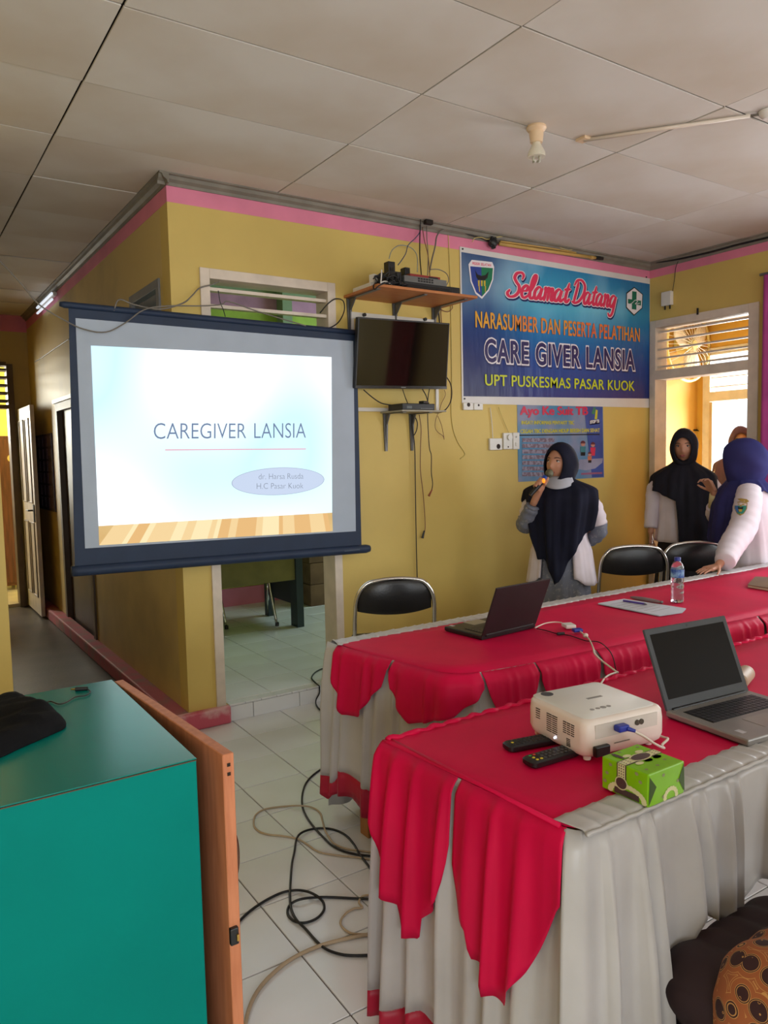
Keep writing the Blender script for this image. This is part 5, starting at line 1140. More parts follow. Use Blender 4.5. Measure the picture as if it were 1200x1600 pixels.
def bt(s_, pa, pb, pc, m, bold, mo=None, bo=0.0, ms=None, nm='lettering', sp=1.0):
    a, b, c = B(pa), B(pb), B(pc); c = Vector((a.x, a.y, c.z))
    if ms: text(nm+'_shadow', s_, a, b, c, N_, ms, ban, bold=bo or bold, off=0.0006, dxy=(0.05, -0.05), sp=sp)
    if mo: text(nm+'_outline', s_, a, b, c, N_, mo, ban, bold=bo, off=0.0014, sp=sp)
    text(nm, s_, a, b, c, N_, m, ban, bold=0.0, off=0.0026, sp=sp, fat=bold)
bt('NARASUMBER DAN PESERTA PELATIHAN', (743, 511), (999, 534), (743, 486.5), M_yor, 0.026, M_dark, 0.018, sp=1.06)
bt('CARE GIVER LANSIA', (758, 564.5), (991, 578), (758, 530), M_dnv, 0.034, M_wht, 0.066, M_shd, sp=1.14)
bt('UPT PUSKESMAS PASAR KUOK', (758, 602), (991, 610.5), (758, 585), M_ply, 0.02, M_dark, 0.016, sp=1.05)
# regional crest
def art(name, pxs, m, off, par=None): return quad(name, [B(q)+Vector((0, -off, 0)) for q in pxs], m, par or ban)
art('crest_outline', [(732, 413), (737, 406), (769, 409.5), (772, 417), (770.5, 437), (764, 454), (753, 467), (743, 459), (735, 440)], M_wht, 0.0005)
art('crest_blue', [(734.5, 416), (752, 417.5), (752.8, 463.5), (744, 456.5), (737, 439)], mat('crest_blue', (44, 66, 150), 0.45, var=0), 0.001)
art('crest_green', [(752, 417.5), (770, 419), (768.8, 436.5), (762.5, 452.5), (752.8, 463.5)], mat('crest_green', (20, 120, 80), 0.45, var=0), 0.001)
text('crest_lettering', 'PESISIR SELATAN', B((738, 413.5)), B((767, 416.5)), B((738, 409.5)), N_, M_pkr, ban, bold=0.02)
art('crest_roof', [(742, 422), (746, 429), (752, 431), (758, 430), (763.5, 424), (761.5, 434), (757, 438), (747, 437.5), (744, 433)], M_blk, 0.0016)
for dx in (0, 4.4, 9): art('crest_post', [(746.5+dx, 438+dx*0.06), (749.4+dx, 438+dx*0.06), (749.2+dx, 447), (746.9+dx, 447)], mat('crest_yellow', (206, 176, 60), 0.45, var=0), 0.0018)
for x_, y__ in ((747.5, 456), (757.5, 456.5)): art('crest_post', [(x_, 447), (x_+1.6, 447), (x_+1.8+(752-x_)*.1, y__), (x_+0.6+(752-x_)*.1, y__)], MATS['crest_yellow'], 0.0018)
# health-centre emblem
art('emblem_rim', [(991, 448.3), (1004.6, 459.5), (1003.6, 482), (990.5, 493.5), (978, 481), (978.5, 457.5)], mat('emblem_rim_black', (30, 40, 36), 0.5), 0.0005)
art('emblem_field', [(991, 450), (1003.4, 460.5), (1002.6, 481), (990.6, 491.5), (979.2, 480), (979.6, 458.8)], M_wht, 0.001)
M_eg = mat('emblem_green', (16, 110, 84), 0.45, var=0)
art('emblem_cross', [(987.5, 455), (994.5, 456), (994, 484), (987, 483)], M_eg, 0.0016); art('emblem_cross', [(981, 467), (1001.5, 470), (1001.2, 477.5), (981, 474)], M_eg, 0.0018)
MB().tube([B((983, 476))+Vector((0, -.002, 0)), B((988, 473))+Vector((0, -.002, 0)), B((992, 469))+Vector((0, -.002, 0)), B((996, 471))+Vector((0, -.002, 0)), B((992, 475))+Vector((0, -.002, 0)), B((999, 474))+Vector((0, -.002, 0))], 0.0028, 6, smooth=4).build('emblem_line', M_wht, ban)
# ================================================================ HEALTH POSTER
PY = YW-0.003
po = thing('poster', 'blue tuberculosis poster on the wall behind the woman with the microphone', 'poster', (4.34, PY, 1.29))
def Q(px, off=0.0): return at(px, 1, PY-0.002-off)
m_po = banner_mat(); m_po.name = 'poster_print'
quad('sheet', [at(q, 1, PY) for q in [(808, 630), (942, 630), (944, 746), (810, 753)]], mat('grey_blue_poster_print', (146, 146, 172), 0.45, rgb2=(70, 132, 172), scale=2.6, thr=(0.4, 0.62)), po, 0.0015)
quad('printed_panel', [Q(q, 0.0003) for q in [(912, 632), (941, 632), (943, 745), (925, 746)]], mat('blue_poster_print', (48, 78, 156), 0.45, var=0.1), po)
M_pr = mat('print_poster_red', (210, 44, 80), 0.45, var=0); M_py = mat('print_poster_yellow', (206, 196, 40), 0.45, var=0)
text('lettering', 'Ayo Ke Suit TB', Q((813, 648)), Q((918, 648)), Q((813, 635)), N_, M_pr, po, bold=0.0, fat=0.05)
text('lettering', 'INGAT! INFORMASI PENYAKIT TBC', Q((815, 663)), Q((897, 663)), Q((815, 657.5)), N_, M_py, po, fat=0.04)
text('lettering', 'CEGAH TBC DENGAN HIDUP BERSIH DAN SEHAT', Q((813, 677)), Q((937, 675)), Q((813, 671)), N_, M_py, po, fat=0.04)
quad('rule', [Q(q, 0.0004) for q in [(811.5, 679.3), (937, 678), (937, 679.6), (811.5, 681)]], M_dark, po)
for k in range(7):
    y__ = 684.5+8.9*k; w__ = [50, 48, 44, 42, 36, 38, 36][k]
    quad('text_band', [Q((816, y__), 0.0004), Q((816+w__, y__), 0.0004), Q((816+w__, y__+6.3), 0.0004), Q((816, y__+6.3), 0.0004)], mat('grey_brown_text_print', (120, 98, 112), 0.6, rgb2=(150, 144, 164), scale=40, thr=(0.42, 0.55)), po)
quad('picture_ground', [Q(q, 0.0006) for q in [(905, 718), (942, 716), (941, 723), (930, 732), (915, 735), (903, 733)]], mat('print_pale_grey', (150, 150, 176), 0.5), po)
def fig(cx, cy, s_, top, bot):
    quad('figure_head', [Q((cx+s_*3.2*math.cos(2*PI*i/10), cy-s_*7+s_*3.6*math.sin(2*PI*i/10)), 0.0012) for i in range(10)], mat('print_skin', (206, 140, 120), 0.5), po)
    quad('figure_hair', [Q((cx+s_*3.6*math.cos(PI*i/6), cy-s_*7.4-s_*4*math.sin(PI*i/6)), 0.0014) for i in range(7)], mat('print_hair', (100, 34, 50), 0.5), po)
    quad('figure_shirt', [Q((cx-s_*4, cy-s_*3), 0.001), Q((cx+s_*4, cy-s_*3), 0.001), Q((cx+s_*3.4, cy+s_*5), 0.001), Q((cx-s_*3.6, cy+s_*5), 0.001)], top, po)
    quad('figure_legs', [Q((cx-s_*3, cy+s_*5), 0.001), Q((cx+s_*3.4, cy+s_*5), 0.001), Q((cx+s_*3, cy+s_*10), 0.001), Q((cx-s_*3.2, cy+s_*10), 0.001)], bot, po)
fig(911, 701, 1.1, mat('print_teal', (60, 130, 140), 0.5), M_dark); fig(926.5, 702, 1.0, M_pr, M_pr); fig(921.5, 715, 0.8, mat('print_orange', (210, 120, 80), 0.5), M_dark)
text('lettering', 'STOP TB', Q((922, 662)), Q((936, 660)), Q((922, 657.5)), N_, M_wht, po, bold=0.05)
quad('badge', [Q(q, 0.0003) for q in [(921, 664), (937, 662), (937, 655.5), (921, 656.5)]], M_pr, po)
quad('badge_figure', [Q(q, 0.0006) for q in [(929, 655), (931, 640), (934, 641), (933, 655)]], M_py, po); quad('badge_figure', [Q(q, 0.0005) for q in [(924, 646), (928, 636), (931, 637), (929, 648)]], mat('print_green', (50, 130, 90), 0.5), po)
quad('text_band', [Q(q, 0.0004) for q in [(908, 739), (941, 737.5), (941, 740.5), (908, 742)]], mat('print_dull_red', (150, 90, 120), 0.5), po)
# ================================================================ SOCKETS, SWITCHES, LAMPS
def plate(name, label, cat, pa, pb, parts, y=YW):
    a, b = at(pa, 1, y), at(pb, 1, y); x0_, x1_ = sorted((a.x, b.x)); z0_, z1_ = sorted((a.z, b.z)); t = thing(name, label, cat, ((x0_+x1_)/2, y, z0_))
    box('plate', (x0_, y-0.02, z0_), (x1_, y-0.0005, z1_), M_white, t, bevel=0.004); w__ = x1_-x0_; h__ = z1_-z0_
    for kind, u, v, s_ in parts:
        c = (x0_+w__*u, z0_+h__*v)
        if kind == 'knob': MB().cyl((c[0], y-0.034, c[1]), (c[0], y-0.02, c[1]), s_, n=16).build('knob', M_white, t, smooth=True)
        if kind == 'hole': MB().cyl((c[0], y-0.0212, c[1]), (c[0], y-0.0198, c[1]), s_, n=16).build('socket_hole', M_vent, t)
        if kind == 'switch': box('rocker', (c[0]-s_, y-0.026, c[1]-s_*1.4), (c[0]+s_, y-0.02, c[1]+s_*1.4), M_white, t, bevel=0.002)
    return t
plate('wall_socket', 'white wall socket left of the poster, nearest the television', 'socket', (762.5, 685), (782, 703), [('hole', 0.68, 0.3, 0.018), ('hole', 0.72, 0.32, 0.006)])
plate('dimmer_switch', 'white dimmer with round knob left of the poster', 'switch', (784, 676.5), (798, 702), [('knob', 0.62, 0.72, 0.022), ('hole', 0.5, 0.15, 0.006)])
plate('wall_switch', 'white plate with small lamp touching the left edge of the poster', 'switch', (799, 676), (809, 702), [('knob', 0.45, 0.74, 0.006), ('switch', 0.5, 0.3, 0.01)])
plate('wall_socket', 'white double socket under the lower left corner of the banner, left half', 'socket', (721.5, 629), (737, 641), [('hole', 0.5, 0.7, 0.014)])
plate('wall_socket', 'white socket peeking out under the banner, right half', 'socket', (738, 630), (752, 641), [('hole', 0.5, 0.7, 0.008)])
wl('white wire rising from the socket to the banner', [(770, 686), (769, 665), (766, 637)], 0.003, M_white)
wl('thin wire rising from the dimmer to the banner', [(795, 676), (786, 655), (779, 636)], 0.002, mat('yellow_wire', (206, 186, 110)))
jb = at((1045, 467), 0, XR); jbt = thing('junction_box', 'white junction box high on the wall left of the doorway louvres', 'junction box', (XR-0.02, jb.y, jb.z))
box('case', (XR-0.04, jb.y-0.045, jb.z-0.055), (XR-0.0005, jb.y+0.045, jb.z+0.055), M_white, jbt, bevel=0.005)
for dy in (-0.025, 0.02): MB().cyl((XR-0.02, jb.y+dy, jb.z-0.085), (XR-0.02, jb.y+dy, jb.z-0.055), 0.006, n=8).build('cable_gland', M_blk, jbt)
# bulb in its ceiling holder
lp = at((838, 197), 2, HC); bl = thing('ceiling_lamp', 'bare spiral bulb in a beige holder on the ceiling', 'lamp', (lp.x, lp.y, HC))
MB().lathe((lp.x, lp.y, HC), [(0.0, -0.001), (0.044, -0.001), (0.047, -0.012), (0.040, -0.022), (0.033, -0.026), (0.033, -0.038), (0.028, -0.075), (0.0, -0.076)], 22, ).build('holder', mat('beige_bakelite', (226, 196, 160), 0.4), bl, smooth=True)
MB().lathe((lp.x, lp.y, HC), [(0.0, -0.073), (0.018, -0.074), (0.020, -0.083), (0.040, -0.12), (0.041, -0.14), (0.0, -0.141)], 22).build('bulb_base', mat('cream_bulb_plastic', (224, 216, 196), 0.4), bl, smooth=True)
for k in range(4):
    a_ = k*PI/2; MB().tube([Vector((lp.x+0.02*math.cos(a_), lp.y+0.02*math.sin(a_), HC-0.14)), Vector((lp.x+0.02*math.cos(a_), lp.y+0.02*math.sin(a_), HC-0.157)), Vector((lp.x+0.008*math.cos(a_+0.5), lp.y+0.008*math.sin(a_+0.5), HC-0.158))], 0.005, 8).build('bulb_tube', mat('frosted_tube', (190, 186, 170), 0.3), bl, smooth=2)
# surface conduit across the ceiling with its end rose
ca_, cb__ = at((912, 219), 2, HC-0.012), at((1172, 181), 2, HC-0.012); cc_ = at((1215, 175), 2, HC-0.012)
cdt = thing('ceiling_conduit', 'glossy pale conduit crossing the ceiling at the upper right', 'conduit', (ca_+cb__)/2)
MB().tube([ca_, ca_.lerp(cb__, 0.5), cb__], 0.009, 10).build('pipe', mat('glossy_pale_pipe', (220, 206, 190), 0.15, var=0.03), cdt, smooth=2)
MB().tube([cb__, cc_], 0.006, 8).build('wire', M_gry, cdt, smooth=2)
MB().box((ca_.x, ca_.y, HC-0.008), (0.05, 0.06, 0.014)).build('clip', mat('beige_bakelite', (226, 196, 160)), cdt, bevel=0.003)
r_ = at((1200, 173), 2, HC); MB().lathe((r_.x, r_.y, HC), [(0, -0.001), (0.04, -0.001), (0.04, -0.015), (0.02, -0.035), (0, -0.036)], 18).build('ceiling_rose', M_white, cdt, smooth=True)
# corridor light fitting
a_, b_ = at((59, 481), 0, XC-0.04), at((82, 461), 0, XC-0.04)
tl = thing('tube_light', 'short twin-tube light fitting high on the corridor wall', 'lamp', (XC-0.03, (a_.y+b_.y)/2, (a_.z+b_.z)/2))
MB().cyl((XC-0.02, a_.y, a_.z), (XC-0.02, b_.y, a_.z), 0.018, n=8).build('housing', M_white, tl)
for dz in (0.0, -0.05): MB().cyl((XC-0.045, a_.y, a_.z+dz), (XC-0.045, b_.y, a_.z+dz), 0.011, n=10).build('tube', mat('lit_tube', (236, 244, 255), 0.3, emit=1.0, var=0), tl)
# ================================================================ CORRIDOR THINGS
nt_ = thing('notice_board', 'dark purple board of small cards on the corridor wall', 'notice board', (XC-0.01, 8.05, 1.1))
box('backing', (XC-0.012, 7.62, 1.04), (XC-0.0005, 8.45, 1.78), mat('dark_purple_card', (62, 44, 76), 0.5), nt_, bevel=0.002)
for r in range(6):
    for c in range(4): box('card', (XC-0.016, 7.66+0.2*c, 1.07+0.118*r), (XC-0.012, 7.82+0.2*c, 1.165+0.118*r), mat('lilac_brown_card', (104, 84, 104), 0.5, rgb2=(70, 50, 84), scale=14), nt_)
wd = thing('wardrobe', 'brown wooden wardrobe in the bright room at the end of the corridor', 'wardrobe', (0.9, 10.0, 0.03))
wx1 = at((30, 800), 1, 9.7).x; wzt = at((18, 681), 1, 9.7).z
box('carcass', (wx1-0.85, 9.7, 0.08), (wx1, 10.2, wzt), mat('brown_wardrobe_wood', (120, 70, 40), 0.4, rgb2=(92, 52, 30), scale=4, stretch=(8, 8, 1)), wd, bevel=0.004)
for k, x_ in enumerate((wx1-0.83, wx1-0.42)): 
    dq = box('wardrobe_door', (x_, 9.682, 0.12), (x_+0.4, 9.7, wzt-0.04), MATS['brown_wardrobe_wood'], wd, bevel=0.004); MB().cyl((x_+(0.37 if k == 0 else 0.03), 9.65, 1.0), (x_+(0.37 if k == 0 else 0.03), 9.682, 1.0), 0.012, n=10).build('knob', MATS['brass'], dq)
for x_ in (wx1-0.8, wx1-0.05):
    for y_ in (9.73, 10.15): MB().cyl((x_, y_, 0.03), (x_, y_, 0.08), 0.02, n=8).build('foot', M_dark, wd)
st_ = at((18, 716), 1, 9.68); MB().lathe((st_.x, 9.679, st_.z), [(0.0, 0), (0.045, 0), (0.045, 0.002), (0, 0.002)], 16, axis=(0, -1, 0)).build('round_sticker', mat('pale_yellow_sticker', (230, 200, 110), 0.5), wd)
# ================================================================ INNER ROOM THINGS
FZ = 0.101
dk = thing('desk', 'dark blue-grey desk with olive front panel in the room behind the screen', 'desk', (2.6, 6.0, FZ))
M_ol = mat('olive_panel', (118, 112, 62), 0.5); M_dbl = mat('dark_blue_steel', (52, 66, 74), 0.5, 0.2)
dx1 = 2.86
box('side_panel', (dx1-0.06, 5.56, FZ), (dx1, 5.68, 0.84), M_dbl, dk); box('side_panel', (dx1-0.06, 6.12, FZ), (dx1, 6.2, 0.84), M_dbl, dk)
box('side_sheet', (dx1-0.04, 5.68, 0.28), (dx1-0.02, 6.12, 0.84), mat('dark_navy_sheet', (34, 44, 58), 0.5), dk); box('desk_top', (1.7, 5.5, 0.84), (dx1+0.02, 6.24, 0.87), M_dbl, dk, bevel=0.003)
box('front_panel', (1.75, 5.58, 0.50), (dx1-0.062, 5.6, 0.84), M_ol, dk); box('side_panel', (1.7, 5.56, FZ), (1.75, 6.2, 0.84), M_dbl, dk)
ch = thing('steel_chair', 'olive-backed chair with chrome legs at the desk in the inner room', 'chair', (2.42, 5.4, FZ))
cA, cB, cC, cD = at((354, 983), 2, FZ), at((433, 978), 2, FZ), at((410, 960), 2, FZ), at((340, 962), 2, FZ)
for p, q in ((cA, -0.05), (cB, -0.06)): MB().tube([p+Vector((0, 0, 0.008)), Vector((p.x-0.04, p.y+0.03, 0.42)), Vector((p.x-0.045, p.y+0.04, 0.53))], 0.012, 10, smooth=4).build('leg', M_chrome, ch, smooth=2); MB().cyl(p, p+Vector((0, 0, 0.03)), 0.016, n=10).build('foot_cap', M_blk, ch)
for p in (cA, cB): 
    p = p+Vector((0.12, 0.42, 0)); MB().tube([p+Vector((0, 0, 0.008)), Vector((p.x-0.03, p.y-0.05, 0.50))], 0.012, 10).build('leg', M_chrome, ch, smooth=2)
mx_ = (cA+cB)/2
MB().box((mx_.x, mx_.y+0.25, 0.56), (0.46, 0.46, 0.05)).build('seat', M_ol, ch, bevel=0.015); MB().box((mx_.x+0.04, mx_.y+0.53, 0.78), (0.46, 0.04, 0.42)).build('backrest', M_ol, ch, bevel=0.015)
for k in range(4):
    t = thing('cardboard_box', ['lowest brown carton of the stack in the inner room', 'second brown carton of the stack in the inner room', 'third brown carton of the stack in the inner room', 'topmost brown carton of the stack in the inner room'][k], 'carton', (3.62, 6.5, FZ+0.205*k), random.uniform(-.04, .04), 'brown cartons in the inner room')
    x_a, x_b = -0.32+0.01*(k % 2), 0.32
    MB().b2((x_a, -0.25, 0), (x_b, 0.25, 0.2)).build('carton', mat('brown_carton', (132, 104, 78), 0.8, rgb2=(104, 80, 60), scale=6), t, world=False, bevel=0.004)
    MB().b2((x_a+0.28, -0.2515, 0.04), (x_a+0.36, -0.25, 0.16)).build('tape', mat('dark_brown_tape', (84, 62, 46), 0.5), t, world=False)
# ================================================================ SIDE ROOM: wall fan
fc = at((1072, 541), 1, sY-0.12); e_ = at((1105, 541), 1, sY-0.12); R_ = (e_-fc).length*0.98
fn = thing('wall_fan', 'round pale yellow wall fan seen through the louvres above the right doorway', 'fan', (fc.x, sY-0.02, fc.z))
M_fan = mat('pale_yellow_plastic', (232, 214, 140), 0.4); M_fw = mat('pale_cream_plastic', (236, 220, 190), 0.4)
MB().tube([fc+Vector((R_*math.cos(2*PI*i/40), -0.03, R_*math.sin(2*PI*i/40))) for i in range(41)], 0.018, 8).build('cage_rim', M_fan, fn, smooth=2)
mb = MB()
for i in range(24):
    a_ = 2*PI*i/24; mb.tube([fc+Vector((0.06*math.cos(a_), -0.11, 0.06*math.sin(a_))), fc+Vector((0.6*R_*math.cos(a_), -0.1, 0.6*R_*math.sin(a_))), fc+Vector((R_*math.cos(a_), -0.03, R_*math.sin(a_)))], 0.0035, 5)
o = mb.build('cage_wires', M_fw, fn); o['kind'] = 'stuff'
for k in range(3):
    a_ = 2*PI*k/3+0.6; u_ = Vector((math.cos(a_), 0, math.sin(a_))); v_ = Vector((-math.sin(a_), 0, math.cos(a_)))
    g = [[fc+u_*(R_*(0.15+0.72*r/6))+v_*(R_*0.42*(s_/4-0.5)*(0.5+0.9*math.sin(PI*min(1, 0.15+0.72*r/6))))+Vector((0, -0.06-0.04*(s_/4-0.5), 0)) for s_ in range(5)] for r in range(7)]
    MB().grid(g).build('fan_blade', M_fw, fn, smooth=2, solid=0.003)
MB().lathe(fc, [(0, 0.12), (0.05, 0.115), (0.06, 0.1), (0.06, 0.04), (0.08, 0.0), (0.08, -0.08), (0, -0.08)], 20, axis=(0, -1, 0)).build('motor', M_fan, fn, smooth=True)
MB().b2((fc.x-0.06, sY-0.05, fc.z-0.02), (fc.x+0.06, sY-0.001, fc.z+0.3)).build('bracket', M_fan, fn, bevel=0.01)
hk = at((1058, 671), 1, sY-0.02)
for k, (px, w__) in enumerate(((1066, 0.05), (1077, 0.06), (1090, 0.10))):
    p = at((px, 672), 1, sY-0.02); t = thing('wall_hook', ['small black hook nearest the black headscarf on the ochre wall', 'middle black hook on the ochre wall of the side room', 'black corner hook on the ochre wall by the bright door'][k], 'hook', (p.x, sY, p.z), 0, 'hooks on the ochre wall')
    MB().box((p.x, sY-0.006, p.z), (w__, 0.012, 0.02)).build('plate', M_blk, t); MB().cyl((p.x, sY-0.035, p.z-0.01), (p.x, sY-0.01, p.z), 0.006, n=8).build('peg', M_blk, t)
# purple curtain / panel beside the right doorway
pc0 = at((1193, 560), 0, XR-0.05).y
cu_ = thing('curtain', 'magenta curtain hanging on the wall at the right edge of the photo', 'curtain', (XR-0.05, 2.75, 0.9))
g = []
for k in range(14):
    z = 2.72-1.95*k/13; g.append([Vector((XR-0.06-0.02*math.sin(i*0.9)-0.01*math.sin(i*0.37+z), pc0-0.012*i, z)) for i in range(60)])
MB().grid(g).build('cloth', mat('magenta_curtain', (176, 62, 140), 0.7, sheen=0.2), cu_, smooth=2, solid=0.003)
MB().cyl((XR-0.06, pc0+0.03, 2.73), (XR-0.06, pc0-0.75, 2.73), 0.01, n=10).build('rail', M_steel, cu_)
# pinkish window curtain on the right-hand wall behind the camera's view (mirrored in the television)
g = []
for k in range(10):
    z = 2.5-2.1*k/9; g.append([Vector((XR-0.08-0.03*math.sin(i*1.1), 0.55-0.012*i, z)) for i in range(40)])
rcur = thing('curtain', 'rust-pink curtain beside the window of the right wall', 'curtain', (XR-0.08, 0.3, 0.4)); MB().grid(g).build('cloth', mat('rust_pink_curtain', (196, 92, 82), 0.7), rcur, smooth=2, solid=0.003); MB().cyl((XR-0.08, 0.6, 2.51), (XR-0.08, 0.05, 2.51), 0.01, n=8).build('rail', M_steel, rcur)
# ================================================================ FLOOR CABLES
def fc_(label, pts, r, m, z=None, sm=7, name='floor_cable'):
    P_ = [at(q[:2], 2, (q[2] if len(q) > 2 else r+0.001)) for q in pts]; return wire(name, label, P_, r, m, sm=sm, group='cables lying on the floor')
fc_('black floor cable coming from behind the far table and curling under it', [(512, 1198), (500, 1203), (485, 1215), (476, 1228), (472, 1245), (473, 1262), (480, 1278), (492, 1294), (505, 1308), (520, 1322), (540, 1331), (565, 1336), (590, 1338)], 0.0045, M_blkr)
fc_('black floor cable making the tall arch and the bottom sweep beside the near table', [(590, 1375), (575, 1352), (562, 1335), (552, 1318), (540, 1305), (524, 1297), (505, 1294), (485, 1296), (470, 1302, .012), (463, 1312), (460, 1330), (456, 1350), (454, 1375), (453, 1400, .012), (455, 1420, .012), (463, 1437, .012), (478, 1452), (492, 1468), (508, 1482), (528, 1490), (550, 1493), (590, 1492)], 0.0045, M_blkr)
fc_('black floor cable with the round coil running to the teal cabinet', [(600, 1405), (560, 1404), (520, 1402), (495, 1402, .008), (470, 1405, .014), (455, 1412), (449, 1423), (453, 1434), (465, 1441, .006), (480, 1441), (496, 1434), (506, 1422), (505, 1410), (495, 1400, .014), (480, 1393, .012), (462, 1391, .008), (440, 1395), (415, 1407), (390, 1424), (370, 1444), (355, 1466), (340, 1490)], 0.0045, M_blkr)
fc_('black cable end at the foot of the teal cabinet', [(355, 1520), (362, 1542), (368, 1560), (373, 1582), (376, 1605), (378, 1640)], 0.0055, M_blkr)
M_bei = mat('beige_flat_cable', (186, 164, 134), 0.5)
fc_('beige floor cable with the wide upper loop', [(590, 1345), (560, 1340), (530, 1337), (505, 1333), (492, 1328), (478, 1318), (462, 1310), (440, 1306), (420, 1304), (405, 1299), (397, 1290), (398, 1276), (406, 1268), (420, 1263), (445, 1260), (470, 1259, .014), (488, 1262), (500, 1270), (504, 1283), (508, 1297, .014), (514, 1308), (522, 1318), (540, 1326), (560, 1329), (590, 1333)], 0.0038, M_bei)
fc_('pale beige floor cable curling out beside the near table', [(580, 1398), (566, 1401), (561, 1410), (566, 1418), (553, 1420), (540, 1428), (532, 1440), (536, 1450), (548, 1458), (565, 1460), (590, 1460)], 0.0038, M_bei)
fc_('thick beige flat cable sweeping along the bottom of the photo', [(600, 1458), (570, 1461), (540, 1467), (505, 1476), (475, 1488), (450, 1502), (430, 1518), (412, 1536), (398, 1556), (388, 1580), (382, 1610), (378, 1640)], 0.006, M_bei)
fc_('black cable lying on the doorway step and down to the tiles', [(540, 1042, .107), (520, 1042, .107), (503, 1045, .107), (492, 1051, .107), (487, 1059, .107), (492, 1066, .107), (499, 1072, .106)], 0.0045, M_blkr)
s1 = [at((499, 1073), 1, YW-0.012), at((499, 1083), 1, YW-0.014), at((494, 1093), 1, YW-0.02)]+[at(q, 2, 0.006) for q in [(494, 1101), (500, 1109), (510, 1115), (520, 1122)]]
wire('floor_cable', 'black cable dropping down the riser of the doorway step', s1, 0.0045, M_blkr)
# ================================================================ PEOPLE
M_skin = mat('warm_brown_skin', (196, 140, 112), 0.5, var=0.04, scale=10)
M_lip = mat('lip_skin', (160, 84, 80), 0.4); M_eyew = mat('eye_white', (214, 206, 200), 0.3, var=0); M_iris = mat('dark_iris', (38, 26, 22), 0.2); M_brow = mat('dark_brow', (52, 38, 34), 0.7)
M_navyh = mat('dark_navy_headscarf_cloth', (22, 24, 42), 0.8, var=0.1, scale=8, spec=0.2)
M_blackh = mat('black_headscarf_cloth', (32, 31, 40), 0.8, var=0.1, scale=8, spec=0.2)
M_blueh = mat('indigo_blue_headscarf_cloth', (52, 52, 108), 0.75, var=0.1, scale=6, spec=0.2)
M_brnh = mat('plum_headscarf_cloth', (104, 64, 84), 0.75, var=0.1, scale=6)
M_coat = mat('white_coat_cotton', (226, 214, 222), 0.75, var=0.04, scale=7, bump=0.2, bscale=12)
M_grd = mat('grey_flowered_dress', (112, 116, 132), 0.6, rgb2=(146, 146, 152), scale=48, thr=(0.34, 0.44))
M_blks = mat('black_skirt_cloth', (30, 28, 36), 0.8)
def rcone(mb, p0, r0, p1, r1, n=14):
    mb.cyl(p0, p1, r0, r1, n); mb.ell(p0, (r0, r0, r0), n, 8); mb.ell(p1, (r1, r1, r1), n, 8)
def head_mesh(mb, c, R_):
    nu, nv = 48, 34; V = []
    gs = lambda a, s_: math.exp(-(a/s_)**2)
    for i in range(nv+1):
        th = PI*i/nv
        for k in range(nu):
            ph = 2*PI*k/nu; x, y, z = math.sin(th)*math.cos(ph), math.sin(th)*math.sin(ph), math.cos(th)
            px, py, pz = x*.073, y*.092, z*.113
            if z < 0: q = (-z)**1.5; px *= 1-.30*q; py = py*(1-0.10*q) if y < 0 else py*(1-.45*q)
            if y < 0:
                d = .015*gs(px, .011)*gs(pz+.010, .020) + .010*gs(px, .014)*gs(pz+.028, .010)
                d -= .008*(gs(abs(px)-.031, .013)*gs(pz-.012, .011))
                d += .004*gs(pz-.034, .010)*gs(px, .05) + .005*gs(px, .022)*gs(pz+.056, .011) + .007*gs(px, .02)*gs(pz+.094, .016) - .003*gs(px, .03)*gs(pz+.074, .007)
                d += .004*gs(abs(px)-.040, .018)*gs(pz+.020, .02)
                py -= d
            V.append(c + R_ @ Vector((px, py, pz)))
    F = [(i*nu+k, (i+1)*nu+k, (i+1)*nu+(k+1) % nu, i*nu+(k+1) % nu) for i in range(nv) for k in range(nu)]
    mb.add(V, F)
    for s_ in (-1, 1): mb.ell(c + R_ @ Vector((s_*.074, .008, -.004)), (.008, .018, .030), 10, 8)
def fuse(mb, name, m, parent, voxel=0.005, it=3, fac=0.5):
    o = mb.build(name, m, parent, world=False)
    bm = bmesh.new(); bm.from_mesh(o.data); bmesh.ops.remove_doubles(bm, verts=bm.verts, dist=1e-5); bmesh.ops.recalc_face_normals(bm, faces=bm.faces); bm.to_mesh(o.data); bm.free()
    q = o.modifiers.new('r', 'REMESH'); q.mode = 'VOXEL'; q.voxel_size = voxel; q.use_smooth_shade = True
    q = o.modifiers.new('s', 'SMOOTH'); q.iterations = it; q.factor = fac
    return bake(o)
def open_hand(mb, wrist, dirv, nrm, side, curl=0.35, L=0.17, spread=0.05):
    """palm + four unequal fingers + thumb; nrm = palm normal (fingers curl towards it)"""
    d = Vector(dirv).normalized(); n = (Vector(nrm)-d*Vector(nrm).dot(d)).normalized(); s_ = d.cross(n)*side; w_ = Vector(wrist); k = L/0.17
    for t in (0, 0.25, 0.5, 0.75, 1.0):
        for u in (-0.028, -0.01, 0.01, 0.028): mb.ell(w_ + d*(0.018+0.062*t)*k + s_*u*k*(0.75+0.3*t), (.014*k, .014*k, .013*k), 10, 6)
    for j, (u, ln) in enumerate(((-0.031, .062), (-0.0105, .074), (0.0105, .080), (0.031, .070))):
        p = w_ + d*0.082*k + s_*u*k; a = curl*0.5; dd = (d + s_*(u*spread*20)).normalized()
        for q, (f_, r) in enumerate(((.45, .0080), (.32, .0072), (.23, .0064))):
            dirq = (dd*math.cos(a)+n*math.sin(a)).normalized(); p2 = p+dirq*ln*f_*k; rcone(mb, p, r*k, p2, r*.92*k, 8); p = p2; a += curl
    p = w_ + d*0.03*k + s_*0.034*k; dd = (d*0.7+s_*0.7+n*0.25).normalized()
    for f_, r in ((.034, .011), (.026, .0095), (.022, .008)):
        p2 = p+dd*f_*k; rcone(mb, p, r*k, p2, r*.9*k, 8); p = p2; dd = (dd*0.9+d*0.35+n*0.1).normalized()
